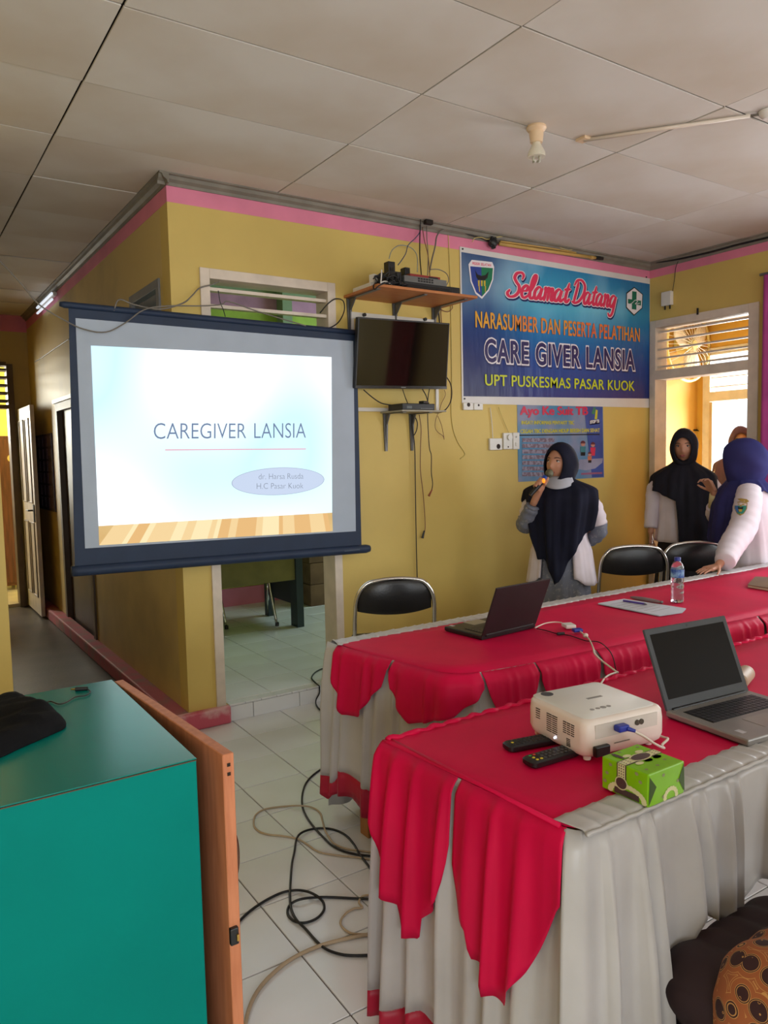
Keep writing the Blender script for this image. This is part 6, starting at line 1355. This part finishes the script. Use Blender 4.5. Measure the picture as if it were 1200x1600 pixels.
def hood(mb, c, R_, ex=0.016, fx=.064, fz=.086, back=0.03, n=40, m=16, cz=-.004, low=0.03):
    RX, RY, RZ = .073+ex, .092+ex, .113+ex; rows = []
    for i in range(m+1):
        s_ = i/m; row = []
        for k in range(n):
            t = 2*PI*k/n; x = fx*math.cos(t); z = cz+fz*math.sin(t)
            y = -math.sqrt(max(0.02, 1-(x/RX)**2-(z/RZ)**2))
            rim = Vector((x/RX, y, z/RZ)).normalized(); polar = Vector((0, 0.98, -0.2)).normalized()
            ang = rim.angle(polar); ax = rim.cross(polar).normalized(); d = rim.copy(); d.rotate(Matrix.Rotation(ang*s_*0.985, 3, ax))
            p = Vector((d.x*RX, d.y*(RY+(back if d.y > 0 else 0)), d.z*RZ))
            if d.z < 0: p.z -= low*(-d.z)
            wr = 0.0025*math.sin(6*t+9*s_)*math.sin(PI*s_)
            p = p*(1+wr/0.1)
            if s_ == 0: p = p*0.955
            row.append(c + R_ @ p)
        rows.append(row)
    mb.grid(rows, closed=True)
def sm_(x): x = max(0, min(1, x)); return x*x*(3-2*x)
def cape(mb, c, z0, hem, rx=0.215, ryf=0.145, ryb=0.135, r0=0.066, n=96, m=26, ripple=0.012, rc=9, slope=.11, lean=(0, 0), grow=0.04, seed=0, sx=None):
    """c = neck centre (x, y); hem(a) in degrees, a = 0 front, +90 her left"""
    rows = []
    for i in range(m+1):
        t = (i/m)**1.15; row = []
        for k in range(n):
            a = 2*PI*k/n; deg = (math.degrees(a)+180) % 360-180; zh = hem(deg); z = z0+(zh-z0)*t; dz = z0-z
            w_ = sm_(dz/slope); g = grow*min(1, dz/0.5)
            X = (r0+(rx-r0)*w_+g)*math.sin(a); ry = ryf if abs(deg) < 90 else ryb
            Y = -(r0*1.05+(ry-r0)*sm_(dz/(slope*1.5))+g)*math.cos(a)
            f_ = 1 + (ripple/0.15)*min(1, dz/0.22)*(math.sin(rc*a+seed+2*math.sin(dz*5))+0.5*math.sin(2.3*rc*a+seed*2))
            if sx: X *= sx(z)
            row.append(Vector((c[0]+X*f_+lean[0]*dz, c[1]+Y*f_+lean[1]*dz, z+0.004*math.sin(13*a)*t)))
        rows.append(row)
    mb.grid(rows, closed=True)
def shell(mb, prof, a0=-180, a1=180, n=72, m=24, ripple=0.006, rc=11, seed=0, grow=None, hemcurve=None):
    """prof: list of (z, cx, cy, rx, ry); open in front when a0/a1 leave a gap (0 = front)"""
    Z = [p[0] for p in prof]; f = [lerpf(sorted([(p[0], p[j]) for p in prof])) for j in (1, 2, 3, 4)]; rows = []
    full = (a1-a0) >= 359
    for i in range(m+1):
        t = i/m; row = []
        for k in range(n if full else n+1):
            deg = a0+(a1-a0)*k/n; z = Z[0]+(Z[-1]-Z[0])*t
            if hemcurve: z += hemcurve(deg)*t**6
            zz = min(max(z, min(Z)), max(Z)); a = math.radians(deg)
            rp = 1+ripple/0.18*t*(math.sin(rc*a+seed)+.5*math.sin(2.7*rc*a+seed+4*z))
            row.append(Vector((f[0](zz)+f[2](zz)*math.sin(a)*rp, f[1](zz)-f[3](zz)*math.cos(a)*rp, z)))
        rows.append(row)
    mb.grid(rows, closed=full)
def sleeve(mb, pts, radii, n=16, wr=0.004, seed=0, k=8):
    P_ = spline([Vector(p) for p in pts], k); R__ = [r for r in np.interp(np.linspace(0, len(radii)-1, len(P_)), range(len(radii)), radii)]
    R__ = [r+wr*math.sin(i*1.7+seed)*(1 if 2 < i < len(P_)-2 else 0) for i, r in enumerate(R__)]
    mb.tube(P_, R__, n)
def face(t, c, R_, body=None, look=(0, 0)):
    for s_ in (-1, 1):
        q = c + R_ @ Vector((s_*.031, -.0705, .012)); e = MB().ell(q, (.0125, .0115, .0085), 14, 10).build('eye', M_eyew, t, smooth=2, world=False)
        q2 = c + R_ @ Vector((s_*.031+look[0], -.0785, .012+look[1])); MB().ell(q2, (.0055, .0045, .0058), 10, 8).build('iris', M_iris, e, smooth=2, world=False)
        MB().tube([c + R_ @ Vector((s_*x, -y, z)) for x, y, z in ((.014, .0905, .030), (.026, .0895, .0345), (.038, .083, .034), (.048, .074, .029))], [.0018, .0028, .0025, .0012], 6).build('eyebrow', M_brow, t, smooth=2, world=False)
        MB().tube([c + R_ @ Vector((s_*x, -y, z)) for x, y, z in ((.019, .0785, .015), (.027, .0835, .0195), (.036, .0815, .019), (.044, .074, .0145))], .0016, 6).build('eyelid_line', M_brow, t, smooth=2, world=False)
    mb = MB(); mb.ell(c + R_ @ Vector((-.008, -.0865, -.0515)), (.0135, .0048, .0042), 12, 8, rot=None); mb.ell(c + R_ @ Vector((.008, -.0865, -.0515)), (.0135, .0048, .0042), 12, 8); mb.ell(c + R_ @ Vector((0, -.0868, -.0585)), (.0165, .0052, .0052), 12, 8)
    mb.build('lips', M_lip, t, smooth=2, world=False)
def person(name_label, x, y, rz, cfg, z=0.0, group=None):
    t = thing('person', name_label, 'person', (x, y, z), rz)
    H_ = cfg['head']; R_ = Euler(cfg.get('head_rot', (0, 0, 0)), 'XYZ').to_matrix()*cfg.get('hs', 1.07); hc = Vector(H_); mb = MB()
    head_mesh(mb, hc, R_)
    nk = Vector(cfg['neck']); pv = Vector(cfg['pelvis']); ch_ = nk.lerp(pv, 0.35)
    rcone(mb, hc + R_ @ Vector((0, .02, -.07)), .048, nk, .052)
    sh_ = cfg['sh']; el_ = cfg['el']; wr_ = cfg['wr']
    for s_ in (0, 1):
        sq = Vector(sh_[s_])+Vector((0, 0, -.035)); rcone(mb, nk+Vector((0, 0.01, -.04)), .045, sq, .038); rcone(mb, sq, .038, el_[s_], .034); rcone(mb, el_[s_], .036, wr_[s_], .024)
    mb.ell(ch_, (.135, .09, .19), 20, 14); mb.ell(nk.lerp(pv, 0.7), (.115, .085, .15), 20, 14); mb.ell(pv, (.145, .10, .11), 20, 14)
    for s_ in (0, 1):
        hp_, kn, an = cfg['hip'][s_], cfg['kn'][s_], cfg['an'][s_]
        rcone(mb, hp_, .082, kn, .054); rcone(mb, kn, .052, Vector(kn).lerp(Vector(an), .3), .052); rcone(mb, Vector(kn).lerp(Vector(an), .3), .052, an, .034)
        ft = Vector(cfg.get('foot', [(0, -1, 0), (0, -1, 0)])[s_]).normalized(); a_ = Vector(an)
        mb.ell(a_+Vector((0, 0, -.03)), (.034, .036, .03), 12, 8); mb.tube([a_+Vector((0, 0, -.035))-ft*.03, a_+Vector((0, 0, -.035))+ft*.08, a_+Vector((0, 0, -.045))+ft*.16], [.03, .034, .022], 12)
    cfg['hands'](mb)
    body = fuse(mb, 'body', M_skin, t); face(t, hc, R_, look=cfg.get('look', (0, 0)))
    for s_ in (0, 1):
        a_ = Vector(cfg['an'][s_]); ft = Vector(cfg.get('foot', [(0, -1, 0), (0, -1, 0)])[s_]).normalized()
        MB().tube([a_+Vector((0, 0, -.030))-ft*.045, a_+Vector((0, 0, -.028))+ft*.03, a_+Vector((0, 0, -.038))+ft*.12, a_+Vector((0, 0, -.046))+ft*.18], [.034, .042, .040, .024], 14, smooth=4).build('shoe', M_blk, t, smooth=2, world=False)
    return t, hc, R_
rad = math.radians
# ---- the woman with the microphone
sp_ = at((876, 702), 1, 3.52)
PX, PYY = sp_.x, sp_.y; zt_ = 1.565
mic_b = Vector((-.045, -.150, 1.372)); mic_e = Vector((-.150, -.235, 1.235)); mu = (mic_b-mic_e).normalized(); hcen = mic_e.lerp(mic_b, 0.50)
wr_r = Vector((-.145, -.150, 1.185))
def speaker_hands(mb):
    # right hand closed round the microphone handle
    side = (wr_r-hcen); side = (side-mu*side.dot(mu)).normalized(); oth = mu.cross(side)
    pc_ = hcen+side*.030; mb.ell(pc_, (.026, .026, .036), 14, 10); mb.ell(pc_-mu*.02+side*.006, (.024, .024, .028), 12, 8); rcone(mb, wr_r, .024, pc_, .026)
    for k, (rr_, al) in enumerate(((.0082, 215), (.0085, 235), (.0082, 230), (.0075, 205))):
        c_ = hcen+mu*(.031-.0205*k); pts = []
        for i in range(8):
            a_ = rad(-25+al*i/7); pts.append(c_ + (side*math.cos(a_)+oth*math.sin(a_))*(.0255-.002*(i/7)))
        for p, q in zip(pts[:-1], pts[1:]): rcone(mb, p, rr_, q, rr_, 8)
    p = pc_-oth*.012+mu*.005
    for q, r in ((hcen-oth*.024+mu*.022+side*.006, .0105), (hcen-oth*.023+mu*.046-side*.004, .0092), (hcen-oth*.019+mu*.062-side*.010, .008)): rcone(mb, p, .0115, q, r, 8); p = q
    open_hand(mb, (.05, .165, .86), (-1, 0.05, -.15), (0, -1, 0), 1, 0.4)
cfg = dict(head=(0, -.015, 1.428), head_rot=(rad(-4), rad(2), rad(-22)), neck=(0, .01, 1.31), pelvis=(0, .01, .86), sh=[(-.155, .01, 1.262), (.155, .015, 1.262)], el=[(-.225, -.02, 1.03), (.235, .055, 1.0)], wr=[tuple(wr_r), (.06, .165, .86)],
           hip=[(-.08, .0, .82), (.08, .0, .82)], kn=[(-.085, -.01, .45), (.085, -.01, .45)], an=[(-.09, .02, .09), (.09, .02, .09)], hands=speaker_hands, hs=1.11, look=(-.003, .002))
t, hc, R_ = person('woman speaking into a microphone, dark navy headscarf over a white coat and grey dress', PX, PYY, rad(-57), cfg)
def hem1(a):
    return lerpf([(-180, 1.0), (-120, 1.06), (-92, 1.17), (-72, 1.20), (-62, 1.17), (-50, .98), (-38, .82), (-26, .82), (-14, .76), (0, .665), (9, .68), (28, .82), (48, .93), (66, 1.0), (84, 1.06), (96, 1.04), (120, .98), (180, 1.0)])(a)
mb = MB(); hood(mb, hc, R_); cape(mb, (0, 0), 1.352, hem1, rx=.222, ryf=.155, ryb=.13, seed=1.0, grow=.06, ripple=.012, slope=.10, sx=lerpf([(.6, .62), (.85, .68), (1.0, .80), (1.14, .97), (1.2, 1)]))
mb.build('headscarf', M_navyh, t, smooth=2, world=False, solid=.004)
mb = MB(); rows = []
for i in range(5):
    z = 1.350-.062*i/4; rows.append([Vector((math.sin(rad(a))*(.084+.006*i), -math.cos(rad(a))*(.094+.013*i)-.004, z + .062*i/4*(1-math.cos(rad(a*.95))**.6) - .018*math.cos(rad(a*1.0))*(i/4))) for a in range(-84, 72, 6)])
mb.grid(rows); mb.build('face_mask', mat('pale_grey_mask', (186, 188, 200), 0.7), t, smooth=2, world=False, solid=.002)
mb = MB(); shell(mb, [(1.29, 0, .01, .10, .085), (1.24, 0, .01, .175, .115), (1.1, 0, .005, .165, .125), (.95, 0, 0, .165, .125), (.86, 0, 0, .195, .15), (.64, 0, 0, .225, .17)], 30, 330, hemcurve=lambda d: .05*math.exp(-((min(d, 360-d)-30)/16.)**2))
sleeve(mb, [(-.145, .01, 1.25), (-.2, .0, 1.15), (-.222, -.01, 1.07)], [.054, .058, .058]); sleeve(mb, [(.145, .01, 1.25), (.205, .03, 1.14), (.235, .045, 1.03)], [.054, .058, .058])
coat = mb.build('white_coat', M_coat, t, smooth=2, world=False, solid=.004)
mb = MB(); shell(mb, [(1.26, 0, .01, .13, .10), (1.05, 0, 0, .145, .115), (.9, 0, 0, .155, .125), (.8, 0, 0, .175, .14), (.5, 0, 0, .19, .155), (.06, 0, 0, .23, .19)], rc=9, ripple=.012)
sleeve(mb, [(-.205, 0, 1.12), (-.232, -.02, 1.03), (-.205, -.085, 1.055), (-.158, -.138, 1.15), (-.15, -.146, 1.168)], [.055, .062, .062, .050, .040], wr=.004)
sleeve(mb, [(.225, .04, 1.08), (.237, .055, .985), (.17, .12, .92), (.085, .162, .875)], [.05, .054, .048, .036], wr=.004)
mb.build('grey_dress', M_grd, t, smooth=2, world=False)
br = MB().ell((-.035, -.196, 1.02), (.010, .003, .005), 10, 6); br.ell((-.027, -.196, 1.024), (.005, .003, .008), 8, 6); br.build('brooch', MATS['brass'], t, smooth=2, world=False)
w2 = wmat(t)
mk = thing('microphone', 'black handheld microphone with blue ring held at the mouth of the speaking woman', 'microphone', w2 @ mic_e)
def mw_(p): return w2 @ p
MB().cyl(mw_(mic_e), mw_(mic_e.lerp(mic_b, .72)), .0125, .0165, 16).build('handle', M_blk, mk, smooth=True)
MB().cyl(mw_(mic_e.lerp(mic_b, .70)), mw_(mic_e.lerp(mic_b, .82)), .021, .024, 18).build('ring', mat('bright_blue_ring', (30, 74, 176), 0.35), mk, smooth=True)
MB().ell(mw_(mic_b), (.026, .026, .028), 18, 12).build('mesh_head', mat('grey_green_mesh', (104, 104, 84), 0.5, 0.4, bump=0.6, bscale=160), mk, smooth=2)
lpos = mic_e.lerp(mic_b, .70)+Vector((0.004, -.022, -.004)); MB().ell(mw_(lpos), (.013, .010, .016), 12, 8).build('indicator_light', mat('orange_light', (255, 150, 30), 0.4, emit=1.6, var=0), mk, smooth=2)  # orange spot by the ring, glowing by its own emission
# ---- the woman in the doorway
pa = at((1069, 700), 0, 5.12)
def h2(mb):
    open_hand(mb, (-.235, -.03, .86), (0.02, -.15, -1), (1, 0, 0), -1, 0.35); open_hand(mb, (.2, -.06, .86), (0.0, -.1, -1), (-1, 0, 0), 1, 0.35)
cfgA = dict(head=(0, -.02, 1.52), head_rot=(rad(4), 0, rad(-4)), neck=(0, .01, 1.39), pelvis=(0, .01, .90), sh=[(-.165, .01, 1.34), (.165, .01, 1.34)], el=[(-.215, .02, 1.09), (.215, .02, 1.09)], wr=[(-.235, -.03, .87), (.2, -.06, .87)],
            hip=[(-.085, 0, .86), (.085, 0, .86)], kn=[(-.09, -.01, .47), (.09, -.01, .47)], an=[(-.095, .02, .09), (.095, .02, .09)], hands=h2)
t, hc, R_ = person('woman standing in the doorway in a wide black headscarf and open white coat', pa.x, pa.y, rad(-57), cfgA)
def hem2(a):
    return lerpf([(-180, .95), (-120, 1.1), (-100, 1.2), (-84, 1.27), (-60, 1.20), (-35, 1.16), (-10, 1.12), (-3, .78), (8, .66), (60, .70), (110, .85), (180, .95)])(a)
mb = MB(); hood(mb, hc, R_, ex=.02, fx=.058, fz=.080); cape(mb, (0, 0), 1.432, hem2, rx=.215, ryf=.165, ryb=.14, seed=2.2, grow=.06, slope=.14, ripple=.009, sx=lambda z: 1.0)
mb.build('headscarf', M_blackh, t, smooth=2, world=False, solid=.004)
mb = MB(); shell(mb, [(1.37, 0, .01, .10, .09), (1.32, 0, .01, .18, .12), (1.1, 0, .005, .18, .13), (.95, 0, 0, .19, .14), (.80, 0, 0, .205, .155)], 8, 352)
sleeve(mb, [(-.14, .01, 1.275), (-.205, .02, 1.2), (-.222, .015, 1.08), (-.236, -.025, .90)], [.062, .066, .058, .050], wr=.002); sleeve(mb, [(.14, .01, 1.275), (.205, .02, 1.2), (.218, .015, 1.08), (.2, -.055, .90)], [.062, .064, .056, .046], wr=.002)
mb.build('white_coat', M_coat, t, smooth=2, world=False, solid=.004)
mb = MB(); shell(mb, [(1.3, 0, .01, .13, .10), (.95, 0, 0, .155, .125), (.8, 0, 0, .185, .14), (.05, 0, 0, .23, .19)], rc=9, ripple=.012); mb.build('black_dress', M_blks, t, smooth=2, world=False)
# ---- the woman leaning on the table
pb_ = at((1168, 700), 1, 2.92)
def h3(mb):
    open_hand(mb, tuple(hB), (.25, -.95, -.15), (0, 0, -1), 1, 0.12)
    open_hand(mb, (-.14, -.150, 1.20), (-.2, -.55, 1.0), (0.2, -1, -.4), -1, 0.75)
hB = (Matrix.Translation((pb_.x, pb_.y, 0)) @ Matrix.Rotation(rad(-115), 4, 'Z')).inverted() @ at((1122, 884), 2, .80)
print('HB', hB)
cfgB = dict(head=(0, -.045, 1.42), head_rot=(rad(6), 0, rad(-52)), neck=(0, -.02, 1.30), pelvis=(0, .03, .86), sh=[(-.155, -.04, 1.235), (.155, -.09, 1.225)], el=[(-.235, -.08, 1.02), (.275, -.20, .98)], wr=[(-.14, -.150, 1.20), tuple(hB)],
            hip=[(-.08, .02, .82), (.08, .02, .82)], kn=[(-.085, .02, .45), (.085, .02, .45)], an=[(-.09, .05, .09), (.09, .05, .09)], hands=h3)
t, hc, R_ = person('woman in an indigo blue headscarf and white coat leaning one hand on the table', pb_.x, pb_.y, rad(-115), cfgB)
def hem3(a):
    return lerpf([(-180, .84), (-110, .92), (-80, 1.08), (-50, .9), (-20, .82), (10, .80), (32, .92), (48, 1.10), (62, 1.205), (88, 1.225), (118, 1.20), (135, 1.06), (155, .88), (180, .84)])(a)
mb = MB(); hood(mb, hc, R_, ex=.028, back=.045, low=.05); cape(mb, (0, -.01), 1.35, hem3, rx=.195, ryf=.165, ryb=.16, r0=.085, seed=.5, grow=.05, slope=.15, ripple=.008)
mb.build('headscarf', M_blueh, t, smooth=2, world=False, solid=.004)
mb = MB(); shell(mb, [(1.27, 0, -.02, .11, .09), (1.22, 0, -.02, .185, .125), (1.05, 0, 0, .185, .14), (.9, 0, .02, .195, .155), (.64, 0, .03, .225, .18)], 6, 354)
sleeve(mb, [(-.14, -.02, 1.22), (-.2, -.05, 1.12), (-.236, -.08, 1.03), (-.19, -.12, 1.10)], [.065, .066, .060, .050])
sleeve(mb, [(.13, -.07, 1.225), (.19, -.12, 1.14), (.262, -.20, 1.0), (.5*(.272+hB.x), .5*(-.21+hB.y), .5*(.98+hB.z)), tuple(hB+Vector((0, .045, .02)))], [.074, .084, .084, .074, .056], n=20, wr=.002, k=10)
coat = mb.build('white_coat', M_coat, t, smooth=2, world=False, solid=.004)
mb = MB(); shell(mb, [(1.2, 0, -.02, .13, .10), (.95, 0, 0, .155, .125), (.8, 0, .02, .175, .14), (.05, 0, .03, .19, .16)], rc=9, ripple=.012); mb.build('white_skirt', M_coat, t, smooth=2, world=False)
MB().tube([(-.19, -.12, 1.10), (-.145, -.146, 1.19)], [.040, .034], 14).build('cream_cuff', mat('cream_cuff_cloth', (226, 210, 160), 0.7), t, smooth=2, world=False)
# shield patch on the upper sleeve, laid on the cloth of the coat
from mathutils.bvhtree import BVHTree
bpy.context.view_layer.update(); w3 = wmat(t)
bv = BVHTree.FromPolygons([w3 @ v.co for v in coat.data.vertices], [tuple(p.vertices) for p in coat.data.polygons])
c_px = (1157, 792); hit0 = bv.ray_cast(Vector(CAM), (at(c_px, 0, 5.0)-Vector(CAM)).normalized())[0]
tocam = (Vector(CAM)-hit0).normalized(); rgt = Vector((-tocam.y, tocam.x, 0)).normalized(); upv = Vector((0, 0, 1))
def patch(name, pts, m, o_):
    # dense outline, each point dropped onto the sleeve
    P_ = []; n = len(pts)
    for k in range(n):
        for q in range(3):
            x = pts[k][0]+(pts[(k+1) % n][0]-pts[k][0])*q/3; y = pts[k][1]+(pts[(k+1) % n][1]-pts[k][1])*q/3
            p0 = hit0 + rgt*x + upv*y + tocam*0.3; h = bv.ray_cast(p0, -tocam)[0]
            P_.append((h if h is not None else p0-tocam*0.3) + tocam*o_)
    cx_ = sum(p[0] for p in pts)/n; cy_ = sum(p[1] for p in pts)/n
    h = bv.ray_cast(hit0 + rgt*cx_ + upv*cy_ + tocam*0.3, -tocam)[0]; N2 = len(P_)
    P_.append((h if h is not None else hit0) + tocam*(o_+0.0005))
    return MB().add(P_, [(N2, a, (a+1) % N2) for a in range(N2)]).build(name, m, coat)
patch('patch_banner', [(-.050, .036), (-.036, .050), (0, .056), (.036, .050), (.050, .036), (.034, .028), (0, .036), (-.034, .028)], mat('patch_gold', (176, 146, 70), 0.6, var=0), .007)
patch('patch_shield', [(-.040, .026), (0, .033), (.040, .026), (.038, -.012), (.020, -.044), (0, -.056), (-.020, -.044), (-.038, -.012)], MATS['patch_gold'], .006)
patch('patch_field', [(-.035, .008), (.035, .008), (.033, -.012), (.018, -.039), (0, -.050), (-.018, -.039), (-.033, -.012)], mat('patch_green', (52, 146, 130), 0.6, var=0), .008)
patch('patch_stripe', [(-.036, .021), (0, .028), (.036, .021), (.035, .009), (-.035, .009)], mat('patch_white', (222, 206, 206), 0.6, var=0), .008)
patch('patch_field', [(-.034, .007), (-.015, .007), (-.012, -.034), (-.020, -.035), (-.032, -.012)], mat('patch_blue', (70, 120, 190), 0.6, var=0), .010)
patch('patch_roof', [(-.018, .0), (0, -.004), (.018, .0), (.012, -.016), (-.012, -.016)], M_blk, .011)
patch('patch_house', [(-.010, -.015), (.010, -.015), (.008, -.030), (-.008, -.030)], MATS['crest_yellow'], .012)
# ---- the woman far behind, by the bright door
pc2 = at((1157, 690), 0, 6.35)
topz = at((1157, 668), 0, 6.35).z
cfgC = dict(cfgA); dz = topz-0.128-1.52
def sh(v): return (v[0], v[1], v[2]+dz*(v[2]/1.52))
def h4(mb):
    open_hand(mb, sh((-.235, -.03, .86)), (0.02, -.15, -1), (1, 0, 0), -1, 0.35); open_hand(mb, sh((.2, -.06, .86)), (0.0, -.1, -1), (-1, 0, 0), 1, 0.35)
for k in ('sh', 'el', 'wr', 'hip', 'kn'): cfgC[k] = [sh(v) for v in cfgA[k]]
for k in ('head', 'neck', 'pelvis'): cfgC[k] = sh(cfgA[k])
cfgC['hands'] = h4
t, hc, R_ = person('woman with plum headscarf far behind the others by the bright door', pc2.x, pc2.y, rad(-52), cfgC)
mb = MB(); hood(mb, hc, R_, ex=.018); cape(mb, (0, 0), 1.432+dz, lambda a: 1.12+.03*math.cos(rad(a)*2), rx=.2, seed=4); mb.build('headscarf', M_brnh, t, smooth=2, world=False, solid=.004)
mb = MB(); shell(mb, [(1.37, 0, .01, .10, .09), (1.32, 0, .01, .18, .12), (1.1, 0, .005, .18, .13), (.95, 0, 0, .19, .14), (.80, 0, 0, .205, .155)], 8, 352)
sleeve(mb, [(-.14, .01, 1.275), (-.205, .02, 1.2), (-.222, .015, 1.08), (-.236, -.025, .90)], [.062, .066, .058, .050], wr=.002); sleeve(mb, [(.14, .01, 1.275), (.205, .02, 1.2), (.218, .015, 1.08), (.2, -.055, .90)], [.062, .064, .056, .046], wr=.002); mb.build('white_coat', M_coat, t, smooth=2, world=False, solid=.004)
mb = MB(); shell(mb, [(1.3, 0, .01, .13, .10), (.95, 0, 0, .155, .125), (.8, 0, 0, .185, .14), (.05, 0, 0, .23, .19)], rc=9, ripple=.012); mb.build('dark_skirt', M_blks, t, smooth=2, world=False)
# ---- the woman sitting at the near table (only her lap is in the photograph)
def batik():
    m = bpy.data.materials.new('brown_batik'); m.use_nodes = True; nt = m.node_tree; n = nt.nodes; L = nt.links; b = n['Principled BSDF']; b.inputs['Roughness'].default_value = 0.75
    tc = n.new('ShaderNodeTexCoord'); mp = n.new('ShaderNodeMapping'); mp.inputs['Scale'].default_value = (21, 21, 21); L.new(tc.outputs['Object'], mp.inputs[0])
    v = n.new('ShaderNodeTexVoronoi'); v.inputs['Scale'].default_value = 1.0; v.inputs['Randomness'].default_value = 0.55; L.new(mp.outputs[0], v.inputs['Vector'])
    v2 = n.new('ShaderNodeTexVoronoi'); v2.inputs['Scale'].default_value = 3.2; v2.inputs['Randomness'].default_value = 0.7; L.new(mp.outputs[0], v2.inputs['Vector'])
    def ramp(s, st, const_=True):
        r = n.new('ShaderNodeValToRGB'); r.color_ramp.interpolation = 'CONSTANT' if const_ else 'LINEAR'; e = r.color_ramp.elements
        e[0].position = st[0][0]; e[0].color = (*lin(st[0][1]), 1); e[1].position = st[-1][0]; e[1].color = (*lin(st[-1][1]), 1)
        for p_, c in st[1:-1]: x = e.new(p_); x.color = (*lin(c), 1)
        L.new(s, r.inputs[0]); return r.outputs[0]
    br_ = (166, 92, 48); dk_ = (58, 26, 26); gd = (206, 150, 84)
    a = ramp(v.outputs['Distance'], [(0, dk_), (0.36, gd), (0.385, dk_), (0.42, gd), (0.44, br_), (0.62, gd), (0.64, br_), (0.7, gd), (0.72, br_)])
    c = ramp(v2.outputs['Distance'], [(0, (214, 180, 120)), (0.10, dk_), (0.17, gd), (0.215, dk_), (0.27, (0, 0, 0))])
    msk = ramp(v2.outputs['Distance'], [(0, (255, 255, 255)), (0.25, (0, 0, 0))]); ins = ramp(v.outputs['Distance'], [(0, (255, 255, 255)), (0.33, (0, 0, 0))])
    mm = n.new('ShaderNodeMath'); mm.operation = 'MULTIPLY'; L.new(msk, mm.inputs[0]); L.new(ins, mm.inputs[1])
    mx = n.new('ShaderNodeMix'); mx.data_type = 'RGBA'; L.new(mm.outputs[0], mx.inputs[0]); L.new(a, mx.inputs[6]); L.new(c, mx.inputs[7]); L.new(mx.outputs[2], b.inputs['Base Color']); return m
DX, DY = 1.54, 0.50
def h5(mb): open_hand(mb, (-.12, -.17, .66), (1, -.05, .05), (0, 1, -.2), 1, 0.2); open_hand(mb, (.12, -.18, .68), (-1, -.05, .05), (0, 1, -.2), -1, 0.2)
cfgD = dict(head=(0, -.02, 1.13), neck=(0, .01, 1.00), pelvis=(0, .02, .50), sh=[(-.16, .01, .94), (.16, .01, .94)], el=[(-.21, -.04, .69), (.21, -.04, .69)], wr=[(-.12, -.19, .645), (.12, -.20, .665)],
            hip=[(-.085, 0, .43), (.085, 0, .43)], kn=[(-.12, -.42, .365), (.12, -.42, .365)], an=[(-.12, -.40, .09), (.12, -.42, .09)], hands=h5)
t, hc, R_ = person('seated woman at lower right, only her dark and batik clothed lap showing', DX, DY, rad(180), cfgD)
mb = MB(); hood(mb, hc, R_, ex=.018); cape(mb, (0, 0), 1.04, lambda a: .67+.03*math.cos(rad(a)*2), rx=.2, seed=4); mb.build('headscarf', M_brnh, t, smooth=2, world=False, solid=.004)
M_mar = mat('dark_maroon_cloth', (44, 24, 28), 0.75, var=0.15)
mb = MB()
for x in (-.13, -.065, 0, .065, .13): rcone(mb, (x, 0, .42), .10, (x*1.1, -.42, .375), .088)
for i in range(9):
    a_ = 2*PI*i/9; px_, py_ = .16*math.sin(a_), -.33-.11*math.cos(a_); rcone(mb, (px_, py_, .33), .085, (px_*1.08, py_*1.0-.02, .06), .075)
    rcone(mb, (px_*.9, -.1-.06*math.cos(a_), .35), .08, (px_*.9, -.2-.08*math.cos(a_), .20), .06)
fuse(mb, 'dark_skirt', M_mar, t, 0.009, 6)
mb = MB()
for x in (-.14, -.07, 0, .07, .14): rcone(mb, (x, .02, .475), .108, (x*1.08, -.26, .45), .104)
mb.ell((0, 0, .59), (.19, .14, .14), 20, 12); mb.ell((0, .005, .78), (.175, .115, .2), 20, 12); mb.ell((0, .01, .93), (.17, .09, .08), 20, 12)
for s1_ in (-1, 1):
    for j in range(7): rcone(mb, (s1_*(.165+.003*math.sin(j*2.2)), .05-.053*j, .43), .095, (s1_*(.175+.012*math.sin(j*2.2)), .05-.056*j, .12), .075)
for s1_ in (-1, 1):
    for p_, q_ in (((s1_*.15, .01, .915), (s1_*.205, -.03, .70)), ((s1_*.205, -.01, .70), (s1_*.12, -.12, .65))): rcone(mb, p_, .06, q_, .052)
M_bat = batik(); fuse(mb, 'batik_tunic', M_bat, t, 0.008, 6)
s_ = thing('stool', 'dark stool under the seated woman at lower right', 'stool', (DX, DY-.03, 0))
MB().cyl((DX, DY-.03, .30), (DX, DY-.03, .325), .15, n=24).build('seat', M_blk, s_, bevel=.005)
for k in range(4):
    a_ = PI/4+k*PI/2; MB().tube([(DX+.11*math.cos(a_), DY-.03+.11*math.sin(a_), .30), (DX+.15*math.cos(a_), DY-.03+.15*math.sin(a_), .01)], .012, 8).build('leg', M_steel, s_, smooth=2)
